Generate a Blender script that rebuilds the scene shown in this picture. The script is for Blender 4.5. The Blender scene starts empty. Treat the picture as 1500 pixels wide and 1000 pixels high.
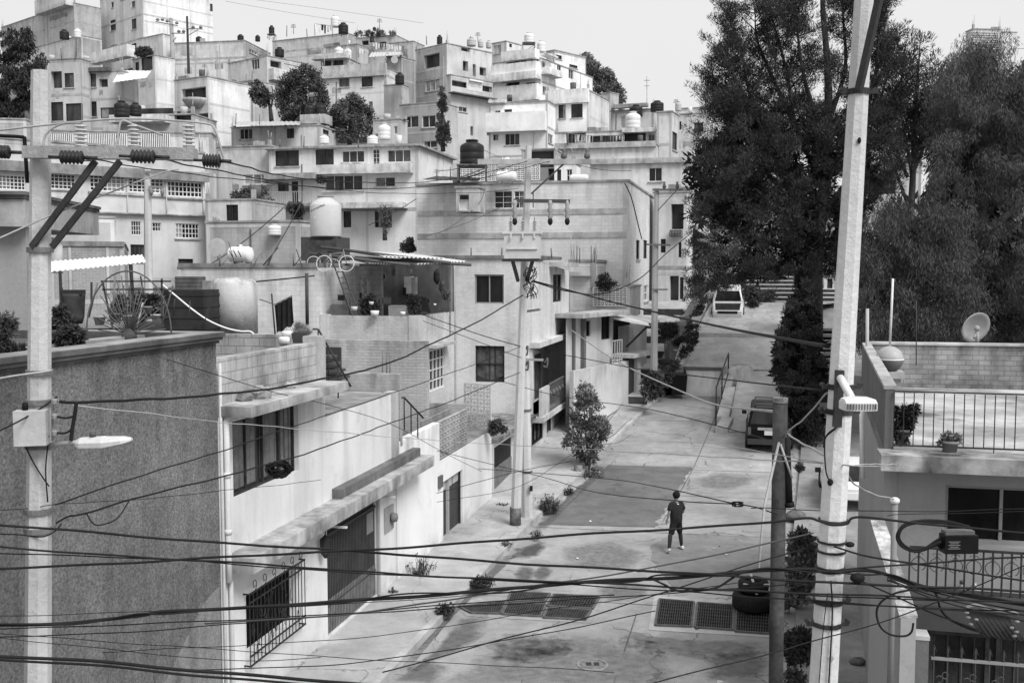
import bpy, bmesh, math, random
import numpy as np
from mathutils import Vector
random.seed(7); np.random.seed(7)
R = math.radians
SC = bpy.context.scene
COL = SC.collection
# ------------------------------------------------------------------ camera
FPX, CXP, CYP = 1500.0, 750.0, 500.0
PITCH = R(4.0)
CAM = Vector((0, 0, 8.2))
SP, CP = math.sin(PITCH), math.cos(PITCH)
cam = bpy.data.cameras.new('camera'); cam.lens = 36.0; cam.sensor_width = 36.0
cam.clip_start = 0.1; cam.clip_end = 3000
camo = bpy.data.objects.new('camera', cam); COL.objects.link(camo)
camo.location = CAM; camo.rotation_euler = (R(90) - PITCH, 0, 0); SC.camera = camo

def ray(x, y):
    a = (x - CXP) / FPX; b = (CYP - y) / FPX
    return Vector((a, CP + b * SP, -SP + b * CP))
def Pt(x, y, Y):                       # where the line of sight meets the distance Y
    d = ray(x, y); return CAM + d * (Y / d.y)
def G(x, y, z=0.0):                    # where it meets the height z
    d = ray(x, y); return CAM + d * ((z - CAM.z) / d.z)
PSI = R(13.5)
ES = Vector((math.sin(PSI), math.cos(PSI), 0)); EX = Vector((math.cos(PSI), -math.sin(PSI), 0))
def S(xs, s, z=0.0):                   # street coordinates: across, along, height
    v = EX * xs + ES * s; v.z = z; return v
SY = -math.degrees(PSI)                # yaw of a wall square to the street
FY = 90 - math.degrees(PSI)            # yaw of a street front

# ------------------------------------------------------------------ mesh builder
class MB:
    def __init__(s): s.v = []; s.f = []; s.sm = []; s.mi = []
    def face(s, pts, smooth=False, mi=0):
        n = len(s.v); s.v.extend([tuple(p) for p in pts]); s.f.append(tuple(range(n, n + len(pts)))); s.sm.append(smooth); s.mi.append(mi)
    def grid(s, rings, closed=True, smooth=True, caps=True, mi=0):
        n0 = len(s.v); m = len(rings[0])
        for r in rings: s.v.extend([tuple(p) for p in r])
        for i in range(len(rings) - 1):
            for j in range(m if closed else m - 1):
                k = (j + 1) % m
                s.f.append((n0 + i*m + j, n0 + i*m + k, n0 + (i+1)*m + k, n0 + (i+1)*m + j)); s.sm.append(smooth); s.mi.append(mi)
        if caps and closed:
            s.f.append(tuple(n0 + j for j in range(m))[::-1]); s.sm.append(False); s.mi.append(mi)
            e = n0 + (len(rings) - 1) * m
            s.f.append(tuple(e + j for j in range(m))); s.sm.append(False); s.mi.append(mi)
    def hexa(s, b, t, mi=0):           # four bottom points, four top points (anticlockwise)
        n = len(s.v); s.v.extend([tuple(p) for p in list(b) + list(t)])
        for q in ((3,2,1,0),(4,5,6,7),(0,1,5,4),(1,2,6,5),(2,3,7,6),(3,0,4,7)):
            s.f.append(tuple(n + i for i in q)); s.sm.append(False); s.mi.append(mi)
    def box(s, c, d, yaw=0, mi=0):     # centre, full sizes
        c = Vector(c); cy, sy = math.cos(R(yaw)), math.sin(R(yaw)); hx, hy, hz = d[0]/2, d[1]/2, d[2]/2
        def w(x, y, z): return (c.x + x*cy - y*sy, c.y + x*sy + y*cy, c.z + z)
        s.hexa([w(-hx,-hy,-hz), w(hx,-hy,-hz), w(hx,hy,-hz), w(-hx,hy,-hz)], [w(-hx,-hy,hz), w(hx,-hy,hz), w(hx,hy,hz), w(-hx,hy,hz)], mi)
    def bar(s, a, b, w, h=None, up=(0,0,1), mi=0):   # a square bar from a to b
        a, b = Vector(a), Vector(b); d = b - a
        if d.length < 1e-6: return
        d.normalize(); up = Vector(up)
        if abs(d.dot(up)) > .98: up = Vector((1,0,0))
        x = d.cross(up).normalized() * (w/2); y = x.cross(d).normalized() * ((h or w)/2)
        s.hexa([a-x-y, a+x-y, a+x+y, a-x+y], [b-x-y, b+x-y, b+x+y, b-x+y], mi)
    def tube(s, pts, r, n=6, smooth=True, mi=0):
        pts = [Vector(p) for p in pts]; rs = r if isinstance(r, (list, tuple)) else [r] * len(pts)
        rings = []; ref = None
        for i, p in enumerate(pts):
            d = (pts[min(i+1, len(pts)-1)] - pts[max(i-1, 0)])
            if d.length < 1e-9: d = Vector((0,0,1))
            d.normalize()
            if ref is None: ref = Vector((0,0,1)) if abs(d.z) < .9 else Vector((1,0,0))
            x = d.cross(ref)
            if x.length < 1e-4: ref = Vector((1,0,0)) if abs(d.x) < .9 else Vector((0,1,0)); x = d.cross(ref)
            x.normalize(); y = x.cross(d)
            ref = y
            rings.append([p + (x*math.cos(2*math.pi*k/n) + y*math.sin(2*math.pi*k/n)) * rs[i] for k in range(n)])
        s.grid(rings, True, smooth, True, mi)
    def lathe(s, prof, c=(0,0,0), n=20, smooth=True, axis='z', mi=0):
        c = Vector(c); rings = []
        for r, h in prof:
            ring = []
            for k in range(n):
                a = 2*math.pi*k/n; x, y = r*math.cos(a), r*math.sin(a)
                ring.append(c + (Vector((x, y, h)) if axis == 'z' else Vector((h, x, y)) if axis == 'x' else Vector((y, h, x))))
            rings.append(ring)
        s.grid(rings, True, smooth, True, mi)
    def ball(s, c, r, n=12, m=8, mi=0):
        r = r if isinstance(r, (tuple, list)) else (r, r, r); c = Vector(c); rings = []
        for i in range(m + 1):
            t = math.pi * (i / m) ; t = min(max(t, .05), math.pi - .05)
            rings.append([c + Vector((r[0]*math.sin(t)*math.cos(2*math.pi*k/n), r[1]*math.sin(t)*math.sin(2*math.pi*k/n), -r[2]*math.cos(t))) for k in range(n)])
        s.grid(rings, True, True, True, mi)
    def build(s, name, mats, parent=None):
        off = ROOTLOC.get(parent, Vector((0,0,0))) if parent else Vector((0,0,0))
        V = np.array(s.v, dtype=float).reshape(-1, 3) - np.array(off)
        me = bpy.data.meshes.new(name); me.from_pydata(V.tolist(), [], s.f)
        if not isinstance(mats, (list, tuple)): mats = [mats]
        for m in mats: me.materials.append(m)
        nf = len(s.f)
        me.polygons.foreach_set('use_smooth', s.sm)
        if len(mats) > 1: me.polygons.foreach_set('material_index', s.mi)
        # uv in metres: along the face and up
        nl = len(me.loops)
        if nl:
            li = np.zeros(nl, dtype=np.int32); me.loops.foreach_get('vertex_index', li)
            ls = np.zeros(nf, dtype=np.int32); me.polygons.foreach_get('loop_start', ls)
            lt = np.zeros(nf, dtype=np.int32); me.polygons.foreach_get('loop_total', lt)
            nr = np.zeros(nf * 3); me.polygons.foreach_get('normal', nr); nr = nr.reshape(-1, 3)
            fi = np.repeat(np.arange(nf), lt)
            P = V[li] + np.array(off); N = nr[fi]
            h = np.hypot(N[:,0], N[:,1]); hh = np.maximum(h, 1e-6)
            vert = np.abs(N[:,2]) < .75
            u = np.where(vert, (-N[:,1]*P[:,0] + N[:,0]*P[:,1]) / hh, P[:,0]); w = np.where(vert, P[:,2], P[:,1])
            uv = me.uv_layers.new(name='UVMap'); uv.data.foreach_set('uv', np.stack([u, w], 1).ravel())
            a = me.attributes.new('dt', 'FLOAT', 'POINT'); a.data.foreach_set('value', (V[:,2].max() - V[:,2]))
            b = me.attributes.new('db', 'FLOAT', 'POINT'); b.data.foreach_set('value', (V[:,2] - V[:,2].min()))
        me.update()
        o = bpy.data.objects.new(name, me); COL.objects.link(o)
        if parent is not None: o.parent = PARENTS[parent]; ROOTLOC[o.name] = off; PARENTS[o.name] = o
        else: ROOTLOC[o.name] = off; PARENTS[o.name] = o
        return o
ROOTLOC = {}; PARENTS = {}
def tag(o, label=None, cat=None, group=None, kind=None):
    if label: o['label'] = label
    if cat: o['category'] = cat
    if group: o['group'] = group
    if kind: o['kind'] = kind
    return o
def root(name, label, cat, loc=(0,0,0), group=None):
    o = bpy.data.objects.new(name, None); COL.objects.link(o); o.location = loc
    ROOTLOC[o.name] = Vector(loc); PARENTS[o.name] = o
    return tag(o, label, cat, group)
def struct(name, mb, mat): return tag(mb.build(name, mat), kind='structure')
KIDS = {}
def dup(o, loc, rotz=0.0, sc=1.0, label=None, group=None, rot=None):
    def kids(q): return [c for c in COL.objects if c.parent == q]
    r = o.copy(); COL.objects.link(r); r.location = loc
    r.rotation_euler = rot or (0, 0, rotz); r.scale = (sc, sc, sc) if not isinstance(sc, tuple) else sc
    if label: r['label'] = label
    if group: r['group'] = group
    for ch in list(o.children):
        c = ch.copy(); COL.objects.link(c); c.parent = r
        for g in ch.children:
            d = g.copy(); COL.objects.link(d); d.parent = c
    ROOTLOC[r.name] = Vector(loc); PARENTS[r.name] = r
    return r

# ------------------------------------------------------------------ materials
MC = {}
def nodes(name):
    m = bpy.data.materials.new(name); m.use_nodes = True
    nt = m.node_tree; b = nt.nodes['Principled BSDF']
    return m, nt, b
def N(nt, t, **k):
    n = nt.nodes.new(t)
    for a, v in k.items():
        if a.startswith('i_'): n.inputs[a[2:].replace('_', ' ')].default_value = v
        else: setattr(n, a, v)
    return n
def maprange(nt, src, a, b, c, d):
    n = N(nt, 'ShaderNodeMapRange'); n.inputs[1].default_value = a; n.inputs[2].default_value = b; n.inputs[3].default_value = c; n.inputs[4].default_value = d
    nt.links.new(src, n.inputs[0]); return n.outputs[0]
def mul(nt, a, b, op='MULTIPLY'):
    n = N(nt, 'ShaderNodeMath', operation=op)
    for i, q in enumerate((a, b)):
        if isinstance(q, (int, float)): n.inputs[i].default_value = q
        else: nt.links.new(q, n.inputs[i])
    return n.outputs[0]
def noise(nt, pos, scale, detail=4, st=None, rough=.55):
    if st is not None:
        mp = N(nt, 'ShaderNodeMapping'); mp.inputs['Scale'].default_value = st; nt.links.new(pos, mp.inputs[0]); pos = mp.outputs[0]
    n = N(nt, 'ShaderNodeTexNoise'); n.inputs['Scale'].default_value = scale; n.inputs['Detail'].default_value = detail; n.inputs['Roughness'].default_value = rough
    nt.links.new(pos, n.inputs['Vector']); return n.outputs[0]
def gray(nt, val, b, rough=.9, bump=None, bs=.3, bd=.02, spec=.12, metal=0):
    c = N(nt, 'ShaderNodeCombineColor'); 
    for i in range(3): nt.links.new(val, c.inputs[i])
    nt.links.new(c.outputs[0], b.inputs['Base Color'])
    b.inputs['Roughness'].default_value = rough; b.inputs['Specular IOR Level'].default_value = spec; b.inputs['Metallic'].default_value = metal
    if bump is not None:
        bp = N(nt, 'ShaderNodeBump'); bp.inputs['Strength'].default_value = bs; bp.inputs['Distance'].default_value = bd
        nt.links.new(bump, bp.inputs['Height']); nt.links.new(bp.outputs[0], b.inputs['Normal'])
def wall(g, st=.35, brick=None, var=.14, drip=.4, mort=.72, bump=.35, fine=10, grain=.05, speck=0):
    """weathered plaster / block / brick in grey"""
    key = ('wall', round(g, 2), st, brick, var, drip, mort, bump, fine, grain, speck)
    if key in MC: return MC[key]
    m, nt, b = nodes('wall_%02d_%s' % (int(g*100), brick or 'plaster'))
    pos = N(nt, 'ShaderNodeNewGeometry').outputs['Position']
    v1 = maprange(nt, noise(nt, pos, .45, 5), .3, .7, 1-var, 1+var)
    s1 = maprange(nt, noise(nt, pos, 1.6, 4, (1, 1, .1)), .48, .75, 0, 1)
    f = noise(nt, pos, fine, 5, None, .7)
    v3 = maprange(nt, f, .25, .75, 1-grain*1.6, 1+grain*1.6)
    dt = N(nt, 'ShaderNodeAttribute', attribute_name='dt').outputs['Fac']
    db = N(nt, 'ShaderNodeAttribute', attribute_name='db').outputs['Fac']
    top = maprange(nt, dt, 0, 1.3, 1, 0)
    drp = mul(nt, mul(nt, top, maprange(nt, mul(nt, mul(nt, noise(nt, pos, 2.6, 5, (1, 1, .16)), .6), mul(nt, noise(nt, pos, 1.3, 6, None, .65), .4), 'ADD'), .46, .64, 0, 1)), drip*.8)
    low = mul(nt, mul(nt, maprange(nt, db, 0, .7, 1, 0), maprange(nt, noise(nt, pos, 1.7, 4), .35, .65, 0, 1)), drip*.9)
    val = mul(nt, mul(nt, v1, v3), mul(nt, 1.0, mul(nt, s1, st*.55), 'SUBTRACT'))
    val = mul(nt, val, mul(nt, 1.0, drp, 'SUBTRACT')); val = mul(nt, val, mul(nt, 1.0, low, 'SUBTRACT'))
    blot = maprange(nt, noise(nt, pos, 1.05, 7, None, .72), .56, .66, 0, .13)
    val = mul(nt, val, mul(nt, 1.0, blot, 'SUBTRACT'))
    if speck:
        sp = maprange(nt, noise(nt, pos, 24, 3, None, .8), .36, .64, 1-speck, 1+speck)
        lng = maprange(nt, mul(nt, noise(nt, pos, 2.4, 6, (1, 1, .07), .7), mul(nt, noise(nt, pos, .6, 5, None, .65), .6), 'ADD'), .78, .98, 0, .34)
        val = mul(nt, val, mul(nt, 1.0, lng, 'SUBTRACT'))
        tro = maprange(nt, noise(nt, pos, 3.5, 6, None, .6), .35, .65, .88, 1.12); val = mul(nt, val, tro)
        sp2 = maprange(nt, noise(nt, pos, 48, 2, None, .8), .60, .68, 1, 1-speck*.9)
        val = mul(nt, mul(nt, val, sp), sp2)
    bmp = f
    if brick:
        uv = N(nt, 'ShaderNodeUVMap').outputs[0]
        bt = N(nt, 'ShaderNodeTexBrick'); nt.links.new(uv, bt.inputs['Vector'])
        bw, bh = (.40, .20) if brick == 'block' else (.27, .095) if brick == 'brick' else (.29, .122)
        bt.inputs['Scale'].default_value = 1; bt.inputs['Brick Width'].default_value = bw; bt.inputs['Row Height'].default_value = bh
        bt.inputs['Mortar Size'].default_value = .011 if brick != 'brick' else .009; bt.inputs['Mortar Smooth'].default_value = .3; bt.inputs['Bias'].default_value = 0
        bt.inputs['Color1'].default_value = ((.86 if brick == 'mid' else .945),)*3 + (1,); bt.inputs['Color2'].default_value = ((1.14 if brick == 'mid' else 1.05),)*3 + (1,); bt.inputs['Mortar'].default_value = (mort,)*3 + (1,)
        bw_ = N(nt, 'ShaderNodeRGBToBW'); nt.links.new(bt.outputs[0], bw_.inputs[0])
        val = mul(nt, val, bw_.outputs[0])
        bmp = mul(nt, mul(nt, f, .5), mul(nt, bt.outputs['Fac'], -1.0), 'ADD')
    val = mul(nt, val, g)
    gray(nt, val, b, .92, bmp, bump, .03, .06)
    MC[key] = m; return m
def plain(g, rough=.6, metal=0, var=.12, scale=3, spec=.1, bump=0, name='paint'):
    key = ('plain', round(g, 3), rough, metal, var, scale, spec, bump, name)
    if key in MC: return MC[key]
    m, nt, b = nodes('%s_%02d' % (name, int(g*100)))
    pos = N(nt, 'ShaderNodeNewGeometry').outputs['Position']
    f = noise(nt, pos, scale, 5)
    val = mul(nt, mul(nt, maprange(nt, f, .3, .7, 1-var, 1+var), maprange(nt, noise(nt, pos, scale*9, 3), .3, .7, 1-var*.5, 1+var*.5)), g)
    gray(nt, val, b, rough, noise(nt, pos, scale*6, 4) if bump else None, bump or .1, .01, spec, metal)
    MC[key] = m; return m
def glass(g=.03, rough=.12):
    key = ('glass', round(g, 3), rough)
    if key in MC: return MC[key]
    m, nt, b = nodes('window_glass_%02d' % int(g*100))
    pos = N(nt, 'ShaderNodeNewGeometry').outputs['Position']
    f = noise(nt, pos, 1.3, 3, (1, 1, .45))
    val = mul(nt, maprange(nt, f, .35, .65, .45, 1.7), g)
    gray(nt, val, b, rough, noise(nt, pos, .8, 2), .06, .02, .22)
    MC[key] = m; return m
def leafm(g=.06, var=.5, trans=.25, name='leaf'):
    key = ('leaf', round(g, 3), var, trans)
    if key in MC: return MC[key]
    m, nt, b = nodes('%s_%02d' % (name, int(g*100)))
    pos = N(nt, 'ShaderNodeNewGeometry').outputs['Position']
    val = mul(nt, mul(nt, maprange(nt, noise(nt, pos, .7, 3), .3, .7, 1-var, 1+var), maprange(nt, noise(nt, pos, 9, 2), .3, .7, .6, 1.5)), g)
    gray(nt, val, b, .7, None, spec=.06)
    MC[key] = m; return m
def ground_mat(g, crack=.5, stain=.35, scale=.25, key_='road', patch=0.0, bump=.25):
    key = ('ground', key_, g, crack, stain, patch)
    if key in MC: return MC[key]
    m, nt, b = nodes(key_ + '_concrete')
    pos = N(nt, 'ShaderNodeNewGeometry').outputs['Position']
    a = maprange(nt, noise(nt, pos, scale, 7, None, .68), .32, .68, 1-stain*.75, 1+stain*.55)
    c = maprange(nt, noise(nt, pos, 1.1, 6, None, .72), .3, .7, .76, 1.2)
    f = noise(nt, pos, 22, 5, None, .75)
    d = maprange(nt, f, .3, .7, .88, 1.1)
    # damp and oily patches
    pm = maprange(nt, noise(nt, pos, .55, 5, None, .6), .60, .66, 0, 1)
    val = mul(nt, mul(nt, a, c), d)
    val = mul(nt, val, mul(nt, 1.0, mul(nt, pm, stain*.6), 'SUBTRACT'))
    # light worn scabs
    lm = maprange(nt, noise(nt, pos, .9, 6, None, .7), .58, .68, 0, .22)
    val = mul(nt, val, mul(nt, 1.0, lm, 'ADD'))
    if crack:
        wob = N(nt, 'ShaderNodeVectorMath', operation='ADD'); nz = N(nt, 'ShaderNodeTexNoise'); nz.inputs['Scale'].default_value = 1.2; nz.inputs['Detail'].default_value = 4
        nt.links.new(pos, nz.inputs['Vector']); nt.links.new(pos, wob.inputs[0]); nt.links.new(nz.outputs['Color'], wob.inputs[1])
        vo = N(nt, 'ShaderNodeTexVoronoi', feature='DISTANCE_TO_EDGE'); vo.inputs['Scale'].default_value = .34
        nt.links.new(wob.outputs[0], vo.inputs['Vector'])
        ck = maprange(nt, vo.outputs['Distance'], .0, .009, 1, 0)
        ck = mul(nt, ck, maprange(nt, noise(nt, pos, .4, 2), .40, .52, 0, 1))
        val = mul(nt, val, mul(nt, 1.0, mul(nt, ck, crack), 'SUBTRACT'))
    val = mul(nt, val, g)
    gray(nt, val, b, .9, f, bump, .02, .2)
    MC[key] = m; return m
WHITE = plain(.72, .6, 0, .08); FRAME_W = plain(.66, .5, 0, .06); BLACK = plain(.016, .6, 0, .3, 3, .08); IRON = plain(.035, .6, 0, .4, 6)
STEEL = plain(.42, .45, .4, .2, 4); CABLE = plain(.018, .6, 0, .2, 2, .08); CABLE_L = plain(.34, .6, 0, .2, 2); CONC = wall(.42, .3, None, .1, .15, .7, .3)
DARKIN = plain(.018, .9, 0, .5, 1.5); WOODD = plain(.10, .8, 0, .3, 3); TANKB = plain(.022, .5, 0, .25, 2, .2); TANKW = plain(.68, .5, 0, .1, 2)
TANKG = plain(.42, .6, 0, .15, 2); GALV = plain(.5, .5, .2, .2, 4)

# ------------------------------------------------------------------ vertical wall frames
class Fr:
    def __init__(s, p, yaw):
        t = R(yaw); s.o = Vector((p[0], p[1], 0)); s.u = Vector((math.cos(t), math.sin(t), 0)); s.n = Vector((math.sin(t), -math.cos(t), 0)); s.yaw = yaw
    def uz(s, x, y):
        d = ray(x, y); k = (s.o - CAM).dot(s.n) / d.dot(s.n); p = CAM + d * k
        return (p - s.o).dot(s.u), p.z
    def w(s, u, z, d=0): v = s.o + s.u * u + s.n * d; v.z = z; return v
    def box(s, mb, u0, u1, z0, z1, d0, d1, mi=0):
        if u1 < u0: u0, u1 = u1, u0
        if z1 < z0: z0, z1 = z1, z0
        if d1 < d0: d0, d1 = d1, d0
        mb.hexa([s.w(u0,z0,d1), s.w(u1,z0,d1), s.w(u1,z0,d0), s.w(u0,z0,d0)], [s.w(u0,z1,d1), s.w(u1,z1,d1), s.w(u1,z1,d0), s.w(u0,z1,d0)], mi)
    def rect(s, r):                    # pixel rectangle -> u0,u1,z0,z1
        a = s.uz(r[0], r[1]); b = s.uz(r[2], r[3])
        return min(a[0], b[0]), max(a[0], b[0]), min(a[1], b[1]), max(a[1], b[1])
def holed(mb, fr, u0, u1, z0, z1, holes, rec=.16, back=True):
    us = sorted({u0, u1} | {min(max(h[i], u0), u1) for h in holes for i in (0, 1)})
    zs = sorted({z0, z1} | {min(max(h[i], z0), z1) for h in holes for i in (2, 3)})
    for i in range(len(us) - 1):
        for j in range(len(zs) - 1):
            a, b, c, d = us[i], us[i+1], zs[j], zs[j+1]
            if b - a < 1e-5 or d - c < 1e-5: continue
            m, n = (a + b)/2, (c + d)/2
            if any(h[0] < m < h[1] and h[2] < n < h[3] for h in holes): continue
            mb.face([fr.w(a, c), fr.w(b, c), fr.w(b, d), fr.w(a, d)])
    for h in holes:
        a, b, c, d = max(h[0], u0), min(h[1], u1), max(h[2], z0), min(h[3], z1); q = h[4] if len(h) > 4 else rec
        for (p, r_) in (((a, c), (b, c)), ((b, c), (b, d)), ((b, d), (a, d)), ((a, d), (a, c))):
            mb.face([fr.w(p[0], p[1]), fr.w(p[0], p[1], -q), fr.w(r_[0], r_[1], -q), fr.w(r_[0], r_[1])])
def window(parent, fr, rc, code, rec=.14, fw=None):
    """code: style letter, columns, rows"""
    u0, u1, z0, z1 = rc; st = code[0]; nc = int(code[1]) if len(code) > 1 else 1; nr = int(code[2]) if len(code) > 2 else 1
    W, H = u1 - u0, z1 - z0
    if st == 'o':
        mb = MB(); fr.box(mb, u0, u1, z0, z1, -rec - .02, -rec + .0)
        return mb.build('window', glass(random.choice([.012, .02, .03]) + (.022 if fr.o.y > 65 else 0), .5), parent)  # dark sheet for the opening's shade; farther ones lightened as haze
    fw = fw or max(.035, min(.07, W * .035)); fm = {'w': FRAME_W, 'l': FRAME_W, 'k': IRON, 'g': plain(.28, .6), 'd': IRON, 's': FRAME_W, 'e': plain(.5, .6)}.get(st, FRAME_W)
    mb = MB(); d0, d1 = -rec + .02, -rec + .08
    fr.box(mb, u0, u0 + fw, z0, z1, d0, d1); fr.box(mb, u1 - fw, u1, z0, z1, d0, d1)
    fr.box(mb, u0 + fw, u1 - fw, z0, z0 + fw, d0, d1); fr.box(mb, u0 + fw, u1 - fw, z1 - fw, z1, d0, d1)
    b = fw * .7
    for i in range(1, nc):
        u = u0 + W * i / nc; fr.box(mb, u - b/2, u + b/2, z0 + fw, z1 - fw, d0 + .003, d1 - .003)
    for j in range(1, nr):
        z = z0 + H * j / nr; fr.box(mb, u0 + fw, u1 - fw, z - b/2, z + b/2, d0 + .006, d1 - .006)
    o = mb.build('door' if st in 'ds' else 'window', fm, parent)
    gl = {'l': glass(.30, .4), 'd': plain(.05, .5), 's': plain(.55, .5), 'e': glass(.12)}.get(st) or glass(random.choice([.010, .014, .02, .03]) + (.022 if fr.o.y > 65 else 0))  # far panes lightened: haze put into the glass colour
    mb = MB(); fr.box(mb, u0 + .005, u1 - .005, z0 + .005, z1 - .005, -rec - .02, -rec + .02 if False else -rec + .015)
    mb.build('pane', gl, o.name)
    if st in 'wkg' and random.random() < .6 and W > .5:     # a curtain drawn over part of the glass
        mb = MB(); k = random.choice([.35, .5, .25, .4]); a = u0 + fw if random.random() < .5 else u1 - fw - W*k; n_ = 9
        for i in range(n_): mb.face([fr.w(a + W*k*i/n_, z0+fw, -rec+.017 + .006*(i % 2)), fr.w(a + W*k*(i+1)/n_, z0+fw, -rec+.017 + .006*((i+1) % 2)), fr.w(a + W*k*(i+1)/n_, z1-fw, -rec+.017 + .006*((i+1) % 2)), fr.w(a + W*k*i/n_, z1-fw, -rec+.017 + .006*(i % 2))])
        mb.build('curtain', plain(random.choice([.06, .10, .18, .3]), .8, 0, .3, 4), o.name)
    return o
HL = []
def house(label, x0, xc, x1, yt, yb, Y, yaw, mat, front=(), side=(), left=None, name='house', depth=7.0, roof=.10, over=.06, bands=(), group=None, cat='house', smat=None, z0=None, roofm=None, frame=True):
    """front wall x0..xc in the picture at distance Y (corner xc), side wall xc..x1"""
    p = Pt(xc, yb, Y); fr = Fr(p, yaw)
    ua, _ = fr.uz(x0, yb); z1 = fr.uz(xc, yt)[1]; zb = p.z if z0 is None else z0
    fs = Fr(p, yaw + 90)
    if x1 > xc + 1: depth = max(1.5, min(fs.uz(x1, yb)[0], 30))
    o = root(name, label, cat, fr.w(ua/2, zb, -depth/2), group)
    hf = [fr.rect(w[:4]) + ((.45,) if w[4][0] == 'o' else (.14,)) for w in front]
    hs = [fs.rect(w[:4]) + ((.45,) if w[4][0] == 'o' else (.14,)) for w in side]
    mb = MB(); holed(mb, fr, ua, 0, zb, z1, hf)
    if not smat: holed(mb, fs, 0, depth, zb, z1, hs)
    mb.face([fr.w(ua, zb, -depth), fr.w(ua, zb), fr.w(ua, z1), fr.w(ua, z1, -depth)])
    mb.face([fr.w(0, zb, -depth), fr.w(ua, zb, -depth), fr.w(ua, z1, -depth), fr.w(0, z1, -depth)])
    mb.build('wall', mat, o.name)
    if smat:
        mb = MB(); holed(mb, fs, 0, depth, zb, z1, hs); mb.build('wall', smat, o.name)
    for w, h in zip(front, hf): window(o.name, fr, h[:4], w[4], h[4])
    for w, h in zip(side, hs): window(o.name, fs, h[:4], w[4], h[4])
    if roof:
        mb = MB(); fr.box(mb, ua - over, over, z1 + .002, z1 + roof, -depth - over, over); mb.build('roof', roofm or wall(.40, .4), o.name)
    if bands:
        mb = MB()
        for y in bands:
            z = fr.uz(xc, y)[1]; fr.box(mb, ua, .012, z - .12, z + .12, -.02, .014); fs.box(mb, 0, depth, z - .12, z + .12, -.02, .012)
        mb.build('beam', wall(.5, .3), o.name)
    rh = random.Random(label)
    if frame and z1 - zb > 2.4:
        mb = MB(); g_ = rh.choice([.40, .46, .56]); q_ = .0085
        for f_, a_, b_, hh in ((fr, ua, 0, hf), (fs, 0, depth, hs)):
            L_ = b_ - a_; nC = max(1, int(L_/rh.uniform(2.8, 4.2)))
            for i in range(nC + 1):
                u = a_ + .1 + (L_-.2)*i/nC
                if all(not (h[0]-.15 < u < h[1]+.15) for h in hh): f_.box(mb, u-.09, u+.09, zb, z1-.004, -.01, q_)
            z = z1 - .13; k = 0
            while z > max(zb, z1 - 9):
                if all(not (h[2]-.12 < z < h[3]+.12) for h in hh): f_.box(mb, a_+.004, b_-.004, z-.1, z+.1, -.01, q_+.003)
                z -= rh.uniform(2.4, 2.8) if k else 2.3; k += 1
        mb.build('concrete_frame', wall(g_, .5), o.name)
    if frame and rh.random() < .6:
        for u in (ua+.12, -.12):
            mb = MB(); p0 = fr.w(u, z1 + roof + .002, -.15); hh_ = rh.uniform(.2, .6); mb.box(p0 + Vector((0,0,hh_/2)), (.22, .22, hh_), yaw)
            for sx in (-.06, .06): mb.tube([p0 + Vector((sx, 0, hh_)), p0 + Vector((sx + rh.uniform(-.1,.1), 0, hh_ + rh.uniform(.4, 1.1)))], .022, 4)
            mb.build('column_stub', wall(.42, .5), o.name)
    HL.append((fr, ua, z1 + roof, Y, label))
    for f_, ll, hh in ((fr, (ua, 0), hf), (fs, (0, depth), hs)):
        for q in hh:
            if q[4] < .4 and q[1]-q[0] > .7 and rh.random() < .7:
                mb = MB(); f_.box(mb, q[0]-.08, q[1]+.08, q[2]-.09, q[2]-.01, -.01, .09); mb.build('sill', wall(.55, .5), o.name)
    ln = abs(ua)
    if ln > 3 and z1 - zb > 3 and 'big blank' not in label:
        for k in range(2 if ln > 7 else 1):
            u = ua + ln*rh.uniform(.06, .94)
            if all(not (h[0]-.2 < u < h[1]+.2) for h in hf):
                mb = MB(); fr.box(mb, u-.03, u+.03, zb, z1 - rh.uniform(0, 1.5), .004, .06); mb.build('pipe', plain(rh.choice([.12, .3, .5]), .6), o.name)
        for k in range(rh.choice([1, 2, 3, 4])):
            u = ua + ln*rh.uniform(.05, .7); w_ = ln*rh.uniform(.08, .25); zz = z1 - rh.uniform(.3, 3.0); h_ = rh.uniform(.4, 1.3)
            if all(h[1] < u or h[0] > u + w_ or h[3] < zz - h_ or h[2] > zz for h in hf) and zz - h_ > zb:
                mb = MB(); n_ = 7; top = [fr.w(u + w_*i/n_, zz + rh.uniform(-.12, .12), .006) for i in range(n_+1)]; bot = [fr.w(u + w_*i/n_, zz - h_ + rh.uniform(-.12, .12), .006) for i in range(n_+1)]
                mb.face(bot + top[::-1]); mb.build('plaster_patch', wall(rh.choice([.32, .40, .48, .56, .64]), .5, rh.choice([None, 'brick', 'block', None])), o.name)
    o_ = type('H', (), {})(); o_.o = o; o_.fr = fr; o_.fs = fs; o_.z1 = z1; o_.zb = zb; o_.ua = ua; o_.depth = depth; o_.Y = Y
    return o_
def ledge(h, rect, d, mat=None, name='slab', face='f', d0=-.02):
    fr = h.fr if face == 'f' else h.fs
    u0, u1, z0, z1 = fr.rect(rect); mb = MB(); fr.box(mb, u0, u1, z0, z1, d0, d)
    return mb.build(name, mat or wall(.6, .3), h.o.name)
def railing(h, rect, d, mat, n=12, name='railing', face='f', r=.018):
    fr = h.fr if face == 'f' else h.fs
    u0, u1, z0, z1 = fr.rect(rect); mb = MB()
    fr.box(mb, u0, u1, z1 - .04, z1, d - .02, d + .02); fr.box(mb, u0, u1, z0, z0 + .03, d - .02, d + .02)
    for i in range(n + 1):
        u = u0 + (u1 - u0) * i / n; fr.box(mb, u - r, u + r, z0 + .03, z1 - .04, d - r, d + r)
    return mb.build(name, mat, h.o.name)
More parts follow.
